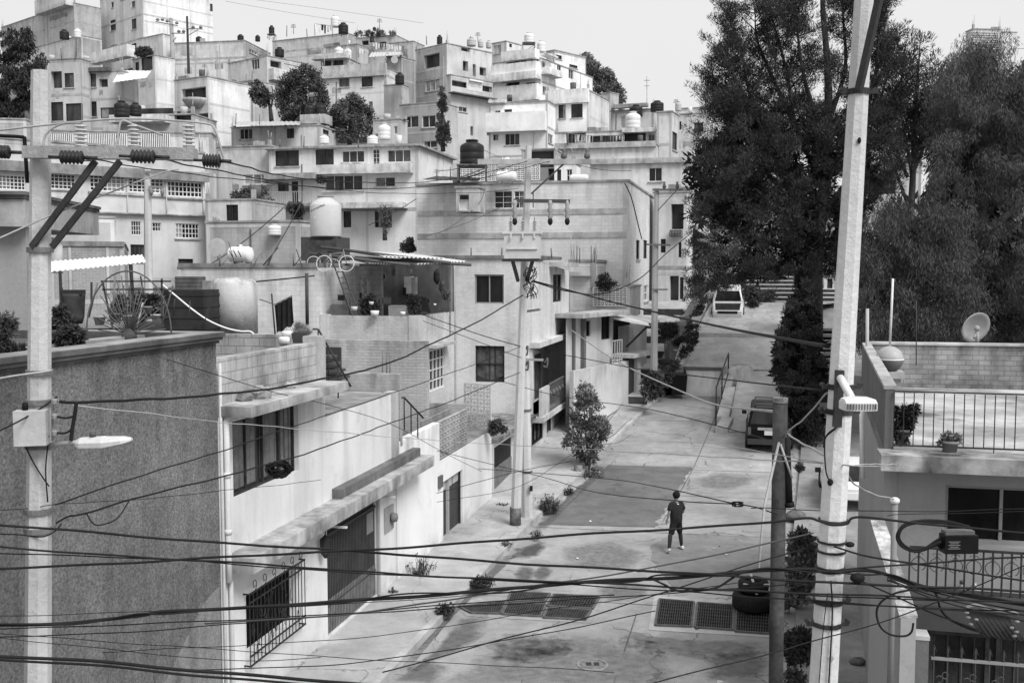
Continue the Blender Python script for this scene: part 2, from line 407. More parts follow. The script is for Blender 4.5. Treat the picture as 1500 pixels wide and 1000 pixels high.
def spline(P, n=10):
    P = [Vector(p) for p in P]
    if len(P) < 3: return [P[0].lerp(P[1], i/n) for i in range(n+1)] if len(P) == 2 else P
    Q = [P[0]*2 - P[1]] + P + [P[-1]*2 - P[-2]]; out = []
    for i in range(1, len(Q) - 2):
        a, b, c, d = Q[i-1], Q[i], Q[i+1], Q[i+2]
        for k in range(n):
            t = k / n; out.append(.5*((2*b) + (c-a)*t + (2*a-5*b+4*c-d)*t*t + (3*b-a-3*c+d)*t**3))
    out.append(P[-1]); return out
# ================================================================== ground, road, pavement, hill
ROADM = ground_mat(.335, .75, .46, .22, 'road'); WALKM = ground_mat(.40, .5, .25, .35, 'pavement'); RAMPM = ground_mat(.46, .4, .25, .3, 'ramp')
PATCHM = ground_mat(.20, .3, .3, .3, 'patch'); KERBM = ground_mat(.40, 0, .4, .6, 'kerb'); SOILM = ground_mat(.07, 0, .6, .8, 'soil', bump=.8); STAINM = ground_mat(.11, 0, .5, .9, 'stain')
mb = MB(); mb.face([(-400, -60, -.08), (400, -60, -.08), (400, 900, -.08), (-400, 900, -.08)]); struct('ground', mb, SOILM)
def strip(mb, rows, smooth=False):     # rows: list of point lists across the street
    for a, b in zip(rows[:-1], rows[1:]):
        for i in range(len(a) - 1): mb.face([a[i], a[i+1], b[i+1], b[i]])
ST = [(2, -7.1, .9, 0), (10, -7.1, .9, 0), (20, -7.05, .9, 0), (31, -6.95, 1.1, 0), (36, -6.7, 1.4, .08), (41, -6.4, 1.7, .3), (45, -5.9, 1.9, .75), (49.5, -5.2, 2.1, 1.3), (53.7, -4.6, 2.2, 1.68)]
mb = MB(); strip(mb, [[S(l, s, z), S((l+r)/2, s, z), S(r, s, z)] for s, l, r, z in ST]); struct('road', mb, ROADM)
RAMP = [(46.6, -1.2, 2.1, .98), (48, -1.15, 2.1, 1.35), (51, -1.0, 2.15, 2.25), (54, -.9, 2.2, 3.08)]
mb = MB(); strip(mb, [[S(l, s, z), S(r, s, z)] for s, l, r, z in RAMP])
strip(mb, [[S(-3.7, 53.7, 3.05), S(2.2, 53.9, 3.1)], [S(-3.4, 58, 4.45), S(2.4, 58, 4.45)]])
strip(mb, [[S(-3.4, 58, 4.45), S(2.4, 58, 4.45)], [S(-3.4, 58.05, 4.68), S(2.4, 58.05, 4.68)]])
strip(mb, [[S(-3.4, 58.05, 4.68), S(2.4, 58.05, 4.68)], [S(-2.8, 63, 6.1), S(3, 63, 6.1)], [S(-2.8, 66, 6.2), S(5, 66, 6.2)]])
struct('ramp', mb, RAMPM)
mb = MB(); strip(mb, [[S(-.95, 52.5, 2.62+.06), S(-.35, 52.5, 2.62+.06)], [S(-.9, 54, 3.13), S(-.3, 54, 3.13)], [S(-.5, 58, 4.48), S(.1, 58, 4.48)], [S(-.5, 58.04, 4.70), S(.1, 58.04, 4.70)], [S(-.1, 63, 6.12), S(.6, 63, 6.12)]]); struct('ramp_strip', mb, ground_mat(.5, 0, .3, .5, 'strip'))
# pavement on the house side
mb = MB()
for (s, l, r, z), (s2, l2, r2, z2) in zip(ST[:-1], ST[1:]):
    k = .18
    mb.hexa([S(-14, s, z-.3), S(l-.16, s, z-.3), S(l2-.16, s2, z2-.3), S(-14, s2, z2-.3)], [S(-14, s, z+k), S(l-.16, s, z+k), S(l2-.16, s2, z2+k), S(-14, s2, z2+k)])
struct('pavement', mb, WALKM)
mb = MB()
for (s, l, r, z), (s2, l2, r2, z2) in zip(ST[:-1], ST[1:]):
    mb.hexa([S(l-.158, s, z-.3), S(l, s, z-.3), S(l2, s2, z2-.3), S(l2-.158, s2, z2-.3)], [S(l-.158, s, z+.19), S(l, s, z+.175), S(l2, s2, z2+.175), S(l2-.158, s2, z2+.19)])
struct('kerb', mb, KERBM)
# the other side
mb = MB()
for (s, l, r, z), (s2, l2, r2, z2) in zip(ST[:-1], ST[1:]):
    mb.hexa([S(r, s, z-.3), S(r+16, s, z-.3), S(r2+16, s2, z2-.3), S(r2, s2, z2-.3)], [S(r, s, z+.14), S(r+16, s, z+.14), S(r2+16, s2, z2+.14), S(r2, s2, z2+.14)])
mb.hexa([S(2.2, 53.7, .5), S(22, 53.7, .5), S(22, 66, 1), S(2.9, 66, 1)], [S(2.25, 53.75, 2.9), S(22, 53.75, 2.9), S(22, 66, 6), S(2.9, 66, 6)])
struct('pavement_far', mb, ground_mat(.26, .4, .4, .5, 'verge'))
# dark repairs in the road, damp stains (sheets on the road)
def sheet(name, px, mat, z=.006):
    mb = MB(); mb.face([G(x, y, z) for x, y in px][::-1]); return struct(name, mb, mat)
def road_z(p): 
    s = p.dot(ES)
    for (a, *_, za), (b, *_, zb) in zip(ST[:-1], ST[1:]):
        if a <= s <= b: return za + (zb-za)*(s-a)/(b-a)
    return 0
def ground_px(x, y):                   # the road under a pixel
    z = 0.0
    for _ in range(12): z = road_z(G(x, y, z))
    return G(x, y, z), z
def softmat(g, key_):
    m, nt, bs = nodes(key_); pos = N(nt, 'ShaderNodeNewGeometry').outputs['Position']
    ed = N(nt, 'ShaderNodeAttribute', attribute_name='edge').outputs['Fac']
    al = maprange(nt, mul(nt, ed, mul(nt, mul(nt, noise(nt, pos, 2.2, 6, None, .7), .5, 'SUBTRACT'), 1.6), 'ADD'), .05, .65, 0, .85)
    v = mul(nt, maprange(nt, noise(nt, pos, 5, 5), .3, .7, .7, 1.25), g); gray(nt, v, bs, .85)
    nt.links.new(al, bs.inputs['Alpha']); return m
SOFT = {}
def stain(px, g, label=None, zo=.012):
    """a stain or damp patch lying on the road, fading out at its rim"""
    P = [ground_px(x, y)[0] for x, y in px]; c = sum(P, Vector())/len(P); Q = spline(P + [P[0]], 5)[:-1]
    mb = MB(); n = len(Q)
    for i in range(n): mb.face([c + Vector((0,0,zo)), Q[i] + Vector((0,0,zo)), Q[(i+1) % n] + Vector((0,0,zo))])
    k = round(g, 2)
    if k not in SOFT: SOFT[k] = softmat(g, 'stain_%02d' % int(g*100))
    o = mb.build('road_stain', SOFT[k]); a = o.data.attributes.new('edge', 'FLOAT', 'POINT'); a.data.foreach_set('value', [1.0 if (i % 3) == 0 else 0.0 for i in range(n*3)]); return tag(o, kind='structure')
def patch(L_, R_, mat, zo=.012, name='road_patch'):
    """a repair: rows of left and right edge pixels with ragged edges"""
    rnd = random.Random(5); rows = []
    Ls = spline([ground_px(*p)[0] for p in L_], 8); Rs = spline([ground_px(*p)[0] for p in R_], 8)
    for a_, b_ in zip(Ls, Rs):
        j1, j2 = rnd.uniform(-.06, .06), rnd.uniform(-.1, .1); d = (b_-a_).normalized(); A_, B_ = a_ + d*j1, b_ + d*j2
        row = []
        for k in range(9):
            p = A_.lerp(B_, k/8); p.z = road_z(p) + zo; row.append(p)
        rows.append(row)
    mb = MB(); mb.grid(rows, closed=False, smooth=False, caps=False); return struct(name, mb, mat)
patch([(890,681),(868,700),(838,720),(812,752),(790,768)], [(1012,684),(1003,704),(988,730),(972,752),(958,772)], ground_mat(.15, .3, .3, .4, 'repair'))
patch([(985,782),(955,800),(962,830),(990,862)], [(1138,786),(1142,810),(1144,838),(1146,870)], ground_mat(.235, .2, .25, .4, 'repair2'), .008)
stain([(744,820),(756,804),(790,792),(802,796),(795,810),(770,820)], .085); stain([(750,838),(770,826),(788,838),(776,852),(756,848)], .13); stain([(780,838),(797,826),(812,836),(800,850),(782,848)], .13)
stain([(600,985),(635,950),(650,935),(675,905),(712,896),(712,928),(672,955),(645,968),(622,980)], .15); stain([(570,1000),(620,965),(660,975),(640,1000)], .16); stain([(690,795),(735,778),(748,786),(710,802)], .2)
stain([(885,716),(905,708),(918,714),(900,722)], .10); stain([(870,860),(900,850),(950,856),(940,880),(890,882)], .2); stain([(1030,960),(1080,945),(1130,960),(1120,1000),(1040,1000)], .17); stain([(1010,700),(1060,690),(1110,700),(1080,716),(1030,716)], .22); stain([(900,640),(940,625),(990,632),(960,650)], .2); stain([(700,940),(760,925),(840,935),(820,965),(730,970)], .2); stain([(735,890),(760,868),(800,864),(760,895)], .12)
stain([(640,1000),(700,950),(820,925),(960,940),(1010,975),(980,1010),(700,1010)], .21); stain([(900,920),(1000,935),(1120,940),(1130,965),(1000,965),(900,950)], .2); stain([(820,800),(900,790),(950,815),(900,840),(830,830)], .22); stain([(1050,640),(1080,632),(1092,646),(1060,654)], .16); stain([(770,790),(790,760),(840,720),(872,690),(880,696),(840,735),(800,775)], .14); stain([(560,1000),(640,905),(700,850),(760,795),(768,802),(700,868),(640,930),(590,990)], .15); stain([(872,690),(905,650),(945,605),(952,610),(915,655),(882,695)], .16)
# slab joints of the concrete road and loose litter
JM = plain(.13, .9, 0, .4)
def joint(a, b_, w_=.018):
    P = [a.lerp(b_, i/14) for i in range(15)]; 
    for p in P: p.z = road_z(p) + .010
    mb = MB(); d = (b_-a).normalized(); nx = Vector((d.y, -d.x, 0))*w_
    mb.grid([[p - nx*random.uniform(.5, 1.2), p + nx*random.uniform(.5, 1.2)] for p in P], closed=False, smooth=False, caps=False); struct('road_joint', mb, JM)
for s_ in (24.5, 31.5, 36.5, 40.5, 44.5, 48): joint(S(-6.2 if s_ > 40 else -6.9, s_), S(.9, s_ + .4))
joint(S(-2.9, 33), S(-1.7, 52)); joint(S(.6, 26), S(1.0, 45)); joint(S(-2.6, 12), S(-2.7, 24))
rl_ = random.Random(9)
for i in range(26):
    s_ = rl_.uniform(20, 47); p = S(rl_.choice([-6.8, -6.6, -5, -3, -1, .5, .8]) + rl_.uniform(-.4, .4) + (.9 if s_ > 40 else 0), s_); p.z = road_z(p) + .02; mb = MB(); q = rl_.uniform(.03, .07)
    mb.face([p + Vector((q*rl_.uniform(.6, 1.3)*math.cos(a), q*rl_.uniform(.6, 1.3)*math.sin(a), rl_.uniform(0, .04))) for a in (0, 1.2, 2.3, 3.5, 4.6, 5.5)]); tag(mb.build('paper_scrap', plain(rl_.choice([.06, .1, .6, .7]), .8)), 'small torn scrap lying on the street', 'scrap', 'scraps lying on the street')
# the hill
def hz(X, Y):
    ys = [30, 45, 62, 80, 100, 125, 150, 170, 260]; zs = [-.5, -.5, 4, 9, 15, 23, 33, 38, 38]
    z = np.interp(Y, ys, zs); f = np.interp(X, [-200, 0, 18, 30, 60, 120], [1.05, 1, .75, .6, .55, .4]); return z * f
mb = MB(); xs = np.linspace(-190, 130, 50); ysr = np.linspace(34, 260, 50)
mb.grid([[(x, y, hz(x, y) - .3 + random.uniform(-.2, .2)) for x in xs] for y in ysr], closed=False, smooth=True, caps=False)
struct('hill', mb, ground_mat(.16, 0, .6, .15, 'hill', bump=.6))
# lower retaining wall at the dead end of the road
RT = wall(.78, .5, None, .15, .6)
t = root('retaining_wall', 'stained concrete retaining wall closing the dead end of the road below the ramp', 'wall', S(-2.6, 53.7, 1.6))
fr = Fr(S(-2.6, 53.6), SY); mb = MB(); fr.box(mb, -1.15, 1.6, 1.3, 3.02, -.35, 0); mb.build('wall_face', RT, t.name)
mb = MB(); fr.box(mb, -1.2, 1.65, 3.02, 3.16, -.4, .05); mb.build('coping', wall(.16, .6), t.name)
mb = MB(); mb.lathe([(.78, -.5), (.78, 1.62), (.62, 1.76), (.01, 1.79)], S(-.95, 53.2, 1.6), 18); mb.build('end_pier', wall(.5, .6, None, .2, .8), t.name)
t2 = root('ramp_wall', 'low sloping concrete wall with a rounded end beside the ramp', 'wall', S(-1.2, 47, 1))
mb = MB(); rr = [(46.3, 1.0, 1.2), (47.5, 1.2, 1.5), (51, 2.2, 2.5), (53.3, 3.0, 3.1)]
for (a, b0, t0), (b, b1, t1) in zip(rr[:-1], rr[1:]):
    mb.hexa([S(-1.75, a, .5), S(-1.22, a, .5), S(-1.0, b, .5), S(-1.5, b, .5)], [S(-1.75, a, t0), S(-1.22, a, t0), S(-1.0, b, t1), S(-1.5, b, t1)])
mb.build('wall_face', ground_mat(.40, 0, .5, .6, 'rampwall'), t2.name)
hr = root('handrail', 'thin dark pipe handrail on the ramp wall', 'handrail', S(-1.6, 47, 1))
mb = MB(); a0 = S(-1.75, 46.6, 1.2); a1 = S(-1.6, 49.5, 1.9); a2 = S(-1.4, 52.6, 2.6)
for p, h in ((a0, 1.75), (a1, 1.5), (a2, 1.4)): mb.tube([p, p + Vector((0,0,h))], .035)
mb.tube([a0 + Vector((0,0,1.75)), a1 + Vector((0,0,1.5)), a2 + Vector((0,0,1.4))], .035); mb.tube([a0 + Vector((0,0,.4)), a2 + Vector((0,0,.4))], .025); mb.build('rail', IRON, hr.name)
# edge wall of the upper ramp, planted strip, stepped pavement
t = root('ramp_kerb', 'long pale kerb wall climbing along the upper ramp', 'kerb wall', S(-3.9, 54, 3))
mb = MB()
for (a, x, z), (b, x2, z2) in zip([(53.7, -3.95, 3.3), (58, -3.65, 4.8), (66, -2.9, 6.9)][:-1], [(53.7, -3.95, 3.3), (58, -3.65, 4.8), (66, -2.9, 6.9)][1:]):
    mb.hexa([S(x-.3, a, 1), S(x+.25, a, 1), S(x2+.25, b, 1), S(x2-.3, b, 1)], [S(x-.3, a, z), S(x+.25, a, z), S(x2+.25, b, z2), S(x2-.3, b, z2)])
mb.build('wall_face', ground_mat(.46, 0, .4, .6, 'rk'), t.name)
mb = MB(); strip(mb, [[S(-5.3, 49.6, 1.75), S(-4.4, 53.4, 2.3)], [S(-5.1, 53, 3.0), S(-4.2, 54, 3.1)], [S(-4.6, 58, 4.6), S(-3.9, 58, 4.6)], [S(-3.9, 66, 6.7), S(-3.1, 66, 6.7)]]); struct('planting_strip', mb, ground_mat(.13, 0, .6, 1.5, 'bed', bump=.8))
RIS = []; mb = MB()
for k, (s0, s1, z0, z1) in enumerate([(50.5, 54, 1.95, 2.5), (54, 56.5, 3.0, 3.35), (56.5, 59, 3.75, 4.0), (59, 61.5, 4.4, 4.7), (61.5, 64, 5.1, 5.4), (64, 70, 5.8, 6.5)]):
    l = -9.5 + (s0-50)*.12; r = -5.3 + (s0-50)*.10; r2 = -5.3 + (s1-50)*.10; RIS.append((l, r, s0, z0))
    mb.hexa([S(l, s0, z0-2.5), S(r, s0, z0-2.5), S(r2, s1, z1-2.5), S(l, s1, z1-2.5)], [S(l, s0, z0), S(r, s0, z0), S(r2, s1, z1), S(l, s1, z1)])
struct('stepped_pavement', mb, ground_mat(.46, .3, .25, .5, 'steps'))
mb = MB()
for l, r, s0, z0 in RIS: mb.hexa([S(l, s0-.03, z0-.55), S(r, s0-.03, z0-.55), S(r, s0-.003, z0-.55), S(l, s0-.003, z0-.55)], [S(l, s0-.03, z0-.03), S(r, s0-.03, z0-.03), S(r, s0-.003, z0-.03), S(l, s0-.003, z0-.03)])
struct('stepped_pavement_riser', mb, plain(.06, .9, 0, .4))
# stairs at the top of the ramp and the ones beside the tree
t = root('stairs', 'broad pale concrete stairs climbing away behind the white pickup', 'stairs', S(2, 65, 6))
mb = MB()
for k in range(9):
    s0 = 65.5 + k*1.0; z = 6.25 + k*.25
    mb.hexa([S(-1.5, s0, 4), S(6, s0, 4), S(6, s0+1.0, 4), S(-1.5, s0+1.0, 4)], [S(-1.5, s0, z), S(6, s0, z), S(6, s0+1.0, z), S(-1.5, s0+1.0, z)])
mb.build('step', [ground_mat(.55, 0, .3, .5, 'stair')], t.name)
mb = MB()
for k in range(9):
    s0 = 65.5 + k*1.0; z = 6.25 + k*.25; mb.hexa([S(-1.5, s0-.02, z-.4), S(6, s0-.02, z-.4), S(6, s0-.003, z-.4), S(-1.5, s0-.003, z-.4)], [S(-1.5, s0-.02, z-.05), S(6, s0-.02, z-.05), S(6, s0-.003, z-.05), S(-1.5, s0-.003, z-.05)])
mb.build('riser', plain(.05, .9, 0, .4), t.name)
t = root('stairs', 'narrow dark steps beside the big pine trunk', 'stairs', Pt(1215, 540, 46))
mb = MB()
for k in range(8):
    p = Pt(1216 - k*.5, 545 - k*9, 46 + k*.7); mb.box(p, (1.4, .75, .12), SY)
mb.build('step', ground_mat(.42, 0, .4, .5, 'stair2'), t.name)
mb = MB()
for k in range(8):
    p = Pt(1216 - k*.5, 545 - k*9, 46 + k*.7); mb.box(p - Vector((0,-.1,.7)), (1.5, .7, 1.3), SY)
mb.build('stair_base', plain(.04, .9), t.name)

# ================================================================== houses along the street
FL = Fr(S(-9, 0), FY)                  # u runs along the street
def wbox(mb, x0, x1, s0, s1, z0, z1):
    mb.hexa([S(x0, s0, z0), S(x1, s0, z0), S(x1, s1, z0), S(x0, s1, z0)], [S(x0, s0, z1), S(x1, s0, z1), S(x1, s1, z1), S(x0, s1, z1)])
# ---- dark textured house
t = root('textured_house', 'dark house with rough grey textured wall beside the lamp pole', 'house', S(-9, 12, 0)); n = t.name; H0 = t
m = wall(.185, .25, None, .22, .5, .7, .9, 30, .1, .40)
mb = MB(); wbox(mb, -16, -9, 5, 15.8, -.2, 6.948); mb.build('wall', m, n)
mb = MB(); mb.face([FL.w(11.2, -.1, .004), FL.w(15.75, -.1, .004), FL.w(15.75, 2.75, .004), FL.w(15.2, 2.6, .004), FL.w(13.2, 1.1, .004)]); mb.build('plaster_patch', wall(.245, .05, None, .1, .1, .7, .6, 30, .1, .25), n)  # paler triangular sheet low on the textured wall
mb = MB(); wbox(mb, -16, -8.95, 5, 15.83, 6.95, 7.0); wbox(mb, -9.3, -8.9, 5, 15.86, 7.002, 7.06); wbox(mb, -9.32, -8.87, 5, 15.9, 7.062, 7.13); wbox(mb, -13.2, -9.322, 15.5, 15.9, 7.002, 7.13)
mb.build('cornice', wall(.13, .4, None, .2, .4), n)
mb = MB(); wbox(mb, -9.3, -8.885, 5, 15.88, 7.132, 7.145); wbox(mb, -13.2, -9.32, 15.52, 15.88, 7.132, 7.145); mb.build('coping', wall(.36, .6), n)
mb = MB(); wbox(mb, -15.5, -9.33, 5, 15.48, 6.952, 6.98); mb.build('roof', wall(.55, .4), n)
mb = MB(); wbox(mb, -10.4, -10.1, 10, 15.4, 6.982, 7.1); mb.build('planter_edge', wall(.35, .5), n)
# ---- house with the big curtained window and the garage
t = root('garage_house', 'pale two storey house with curtained window and ribbed dark garage gate', 'house', S(-9, 20, 0)); n = t.name; H1 = t
W1 = wall(.70, .45, None, .12, .5, .7, .15, 12, .02)
def frect(tl, br): return FL.rect((tl[0], tl[1], br[0], br[1]))
wu = frect((340, 618), (438, 689)); gr = frect((360, 872), (435, 904)); ga = frect((478, 772), (553, 871))
mb = MB(); holed(mb, FL, 15.82, 20.3, 0, 5.67, [wu + (.18,), gr + (.2,)]); holed(mb, FL, 20.3, 24.7, 0, 5.05, [ga + (.12,)])
mb.face([S(-9, 24.7, 0), S(-17, 24.7, 0), S(-17, 24.7, 5.05), S(-9, 24.7, 5.05)])
mb.face([S(-9, 20.3, 5.05), S(-17, 20.3, 5.05), S(-17, 20.3, 5.62), S(-9, 20.3, 5.62)]); mb.face([S(-9, 15.82, 0), S(-9, 15.82, 5.6), S(-17, 15.82, 5.6), S(-17, 15.82, 0)]); mb.face([S(-17, 15.82, 0), S(-17, 15.82, 5.6), S(-17, 24.7, 5.0), S(-17, 24.7, 0)])
mb.build('wall', W1, n)
mb = MB(); mb.face([S(-9, 20.3, 5.045), S(-9, 24.7, 5.045), S(-17, 24.7, 5.045), S(-17, 20.3, 5.045)]); mb.build('roof', wall(.30, .6, None, .3), n)
# window: four tall lights with curtains
o = window(n, FL, wu, 'k41', .18, .05); 
mb = MB()
for i in range(40):
    a = wu[0] + (wu[1]-wu[0])*i/40; b = wu[0] + (wu[1]-wu[0])*(i+1)/40; da = -.155 + .012*math.sin(i*2.1); db = -.155 + .012*math.sin((i+1)*2.1)
    if 17 <= i <= 18: continue
    mb.face([FL.w(a, wu[2]+.1, da), FL.w(b, wu[2]+.1, db), FL.w(b, wu[3]-.05, db), FL.w(a, wu[3]-.05, da)], True)
mb.build('curtain', plain(.15, .8, 0, .35, 2.5), o.name)
mb = MB(); FL.box(mb, 15.84, 20.1, 5.68, 5.86, -.3, .62); mb.build('canopy', wall(.55, .5, None, .2, .6), n)
mb = MB(); wbox(mb, -9.32, -9.06, 15.9, 20.0, 5.862, 6.66); mb.build('parapet', wall(.46, .5, 'block', .22, .7, .74, .6), n)
mb = MB(); wbox(mb, -9.36, -9.0, 20.0, 20.36, 5.64, 6.8); mb.build('pillar', wall(.42, .4), n)
# long ledge with rubble above the garage
mb = MB(); FL.box(mb, 15.95, 26.2, 2.92, 3.2, -.05, .55); mb.build('ledge', wall(.55, .5, None, .25, .7), n)
mb = MB(); FL.box(mb, 20.6, 26.0, 3.202, 3.42, -.02, .22); mb.build('brick_course', wall(.2, .5, 'brick', .3, .4, 1.3, .8), n)
mb = MB(); FL.box(mb, 24.35, 24.75, 3.43, 5.1, -.2, .06); mb.build('pillar', wall(.45, .5), n)
# grille on the lower window
mb = MB(); g4 = (gr[0]-.1, gr[1]+.12, gr[2]-.16, gr[3]+.06)
for i in range(17):
    u = g4[0] + (g4[1]-g4[0])*i/16; FL.box(mb, u-.007, u+.007, g4[2], g4[3], .12, .134)
for z in (g4[2], g4[2]+.18, g4[3]-.16, g4[3]): FL.box(mb, g4[0]-.01, g4[1]+.01, z-.012, z+.012, .115, .143)
for u in (g4[0], g4[1]):
    for z in (g4[2], g4[3]): FL.box(mb, u-.012, u+.012, z-.012, z+.012, -.02, .115)
for i in range(6):                      # scrolls on top
    u = g4[0] + (g4[1]-g4[0])*(i+.5)/6
    mb.tube([FL.w(u + .08*math.cos(t)*(1-t/9), g4[3] + .13 + .1*math.sin(t)*(1-t/9), .13) for t in np.linspace(-1.5, 6, 14)], .008, 4)
for i in range(30):
    u = random.uniform(g4[0]+.1, g4[1]-.1); z = random.uniform(g4[2]+.2, g4[3]-.2)
    mb.tube([FL.w(u + .05*math.cos(t), z + .12*math.sin(t), .13) for t in np.linspace(random.uniform(0,3), random.uniform(4,7), 7)], .007, 4)
mq = MB(); FL.box(mq, gr[0], gr[1], gr[2], gr[3], -.2, -.17); wo = mq.build('window', plain(.008, .8, 0, .5, 3, .03), n); mb.build('grille', IRON, wo.name)
# gate of vertical ribs
mb = MB(); nr = 34; u0, u1, z0, z1 = ga
FL.box(mb, u0, u1, z0, z1, -.12, -.09)
for i in range(nr):
    u = u0 + (u1-u0)*(i+.5)/nr; FL.box(mb, u-.02, u+.02, z0+.06, z1-.25, -.09, -.05)
FL.box(mb, u0, u1, z1-.25, z1-.19, -.09, -.03); FL.box(mb, u0, u1, z0+.62, z0+.66, -.09, -.035)
go = mb.build('garage_gate', plain(.055, .5, 0, .25, 2), n)
mb = MB(); zk = z0 + .78
for i in range(nr): u = u0 + (u1-u0)*(i+.5)/nr; FL.box(mb, u-.022, u+.022, z0+.03, zk, -.0495, -.040)
FL.box(mb, u0+.01, u1-.01, z0+.03, zk, -.085, -.075); mb.build('kick_plate', plain(.17, .6, 0, .3, 3), go.name)
mb = MB(); FL.box(mb, u1-.55, u1-.12, z1-.8, z1-.3, -.088, -.045); mb.build('notice', plain(.2, .6), go.name)
for du in (u0-.05, u1-.05):
    mb = MB(); FL.box(mb, du-.03, du+.03, z1+.02, z1+.06, 0, .5); mb.build('bracket', plain(.6, .5), n)
mb = MB(); FL.box(mb, u1, u1+.1, z0, z1+.05, -.02, .05); mb.build('post', plain(.35, .6), n)
# meter, drain pipe
mb = MB(); mb2 = frect((562, 745), (575, 772)); FL.box(mb, mb2[0], mb2[1], mb2[2], mb2[3], -.01, .04); mb.build('meter_plate', plain(.3, .6), n)
mb = MB(); mb.lathe([(.11, 0), (.13, .05), (.1, .16), (0.02, .18)], FL.w((mb2[0]+mb2[1])/2+.1, (mb2[2]+mb2[3])/2, .04), 14, axis='x'); mb.build('meter', plain(.18, .4), n)
mb = MB(); pts = [FL.w(15.95, z, .08) for z in (5.6, 5.0, 4, 3.3, 2.75)] ; mb.tube([FL.w(16.15, 5.72, .08), FL.w(16.02, 5.72, .08)] + pts, .055, 10)
for z in (4.6, 3.6): mb.tube([FL.w(15.95, z, .08), FL.w(15.95, z+.09, .08)], .066, 10)
mb.build('drain_pipe', plain(.66, .45, 0, .08), n)
mb = MB(); mb.tube([FL.w(16.05, z, .06) for z in (2.75, 2, 1, .2)], .04, 8); mb.tube([FL.w(15.86, z, .03) for z in (6.6, 4, 2, .2)], .03, 6); mb.build('drain_pipe', plain(.5, .5), n)
# wall lamp like iron lantern
lt = root('wall_lantern', 'small dark wrought iron lantern beside the ribbed garage gate', 'lantern', FL.w(u0-.45, 2.5, .1))
mb = MB(); c = FL.w(u0-.42, 2.3, .16); mb.lathe([(.02, .3), (.12, .2), (.1, -.1), (.03, -.2)], c, 8, False); mb.build('lamp_body', IRON, lt.name)
mb = MB(); mb.tube(spline([FL.w(u0-.42, 2.7, 0), FL.w(u0-.42, 2.75, .16), c + Vector((0,0,.3))]), .015, 5); mb.build('bracket', IRON, lt.name)
# coil of black cable hung on the wires in front of the window
ct = root('cable_coil', 'tangled black coil of spare cable hanging in front of the curtained window', 'cable coil', Pt(409, 686, 16.4))
mb = MB(); c = Pt(409, 686, 16.4)
for i in range(26):
    a0 = random.uniform(0, 6.28); rx = random.uniform(.12, .2); rz = random.uniform(.06, .12); off = Vector((random.uniform(-.05,.05), random.uniform(-.05,.05), random.uniform(-.04,.04)))
    mb.tube([c + off + Vector((rx*math.cos(a0+t), .05*math.sin(t*2+i), rz*math.sin(a0+t) + random.uniform(-.01,.01))) for t in np.linspace(0, 6, 14)], .012, 5)
mb.build('coil', BLACK, ct.name)
# rubble on the canopy
for i, (du, dd, s_, lb) in enumerate([(16.6, .1, .13, 'small grey rock lying on the canopy above the curtained window'), (17.0, .2, .18, 'larger pale rock on the canopy beside the drain pipe'), (18.6, .0, .11, 'dark stone at the foot of the block parapet on the canopy')]):
    mb = MB(); p = FL.w(du, 5.86 + s_*.5, dd); mb.ball(p, (s_*1.2, s_, s_*.75), 7, 5)
    mb.v = [tuple(Vector(v) + Vector((random.uniform(-1,1), random.uniform(-1,1), random.uniform(-1,1)))*s_*.22) for v in mb.v]; mb.sm = [False]*len(mb.f)
    tag(mb.build('rock', plain(.2 + .08*i, .9, 0, .3, 8, bump=.4)), lb, 'rock')
# ---- walls behind on that roof
def simple(name, label, cat, mb, mat, part='wall'):
    loc = Vector(mb.v[0]); t = root(name, label, cat, loc); mb.build(part, mat, t.name); return t
mb = MB(); wbox(mb, -13.5, -9.9, 22, 22.2, 5.05, 6.68); simple('block_wall', 'weathered grey block wall behind the canopy parapet', 'wall', mb, wall(.40, .5, 'block', .15, .6, .6, .6))
mb = MB(); wbox(mb, -12.6, -9.0, 25.0, 25.2, 3.6, 5.5); simple('brick_wall', 'dark stained bare brick wall across the roof behind the pale pillar', 'wall', mb, wall(.34, .6, 'brick', .25, .9, 1.25, .8))
mb = MB(); wbox(mb, -14.2, -9.9, 30.0, 30.2, 3.0, 6.0)
simple('brick_wall', 'long grey brick yard wall with rebar at its end', 'wall', mb, wall(.46, .4, 'brick', .15, .7, .85, .6))
for k, (x, yb, yt, Y) in enumerate([(560, 570, 513, 30.5), (566, 570, 516, 30.6), (571, 568, 520, 30.4)]):
    mb = MB(); mb.tube([Pt(x, yb, Y), Pt(x+.4, yt, Y)], .02, 5); tag(mb.build('rebar'  , plain(.16, .8)), 'rusty rebar rod standing at the end of the brick yard wall', 'rebar', 'rebar rods over the yard wall')
# outside stair with railing
t = root('roof_stair', 'dark outside stair with thin iron railing between the roof walls', 'stairs', Pt(490, 560, 22.5))
mb = MB()
for k in range(4): mb.box(Pt(474 + k*6, 522 + k*10, 22.8 - k*.02), (.5, .4, .06), SY)
mb.build('step', plain(.08, .8), t.name)  # steps toned dark to merge with the painted stair void
mb = MB(); A = [Pt(466, 482, 22.0), Pt(514, 566, 22.0)]
mb.tube(A, .022); mb.tube([Pt(458, 482, 22.0), A[0]], .02)
for f in (0, .3, .6): q = A[0].lerp(A[1], f); mb.tube([q, q - Vector((0,0,.75))], .016)
mb.build('railing', IRON, t.name)
mb = MB(); mb.box(Pt(481, 535, 23.6), (.62, .1, .85), SY); mb.build('backing', plain(.05, .9), t.name)  # dark box standing in for the shade of the stair void
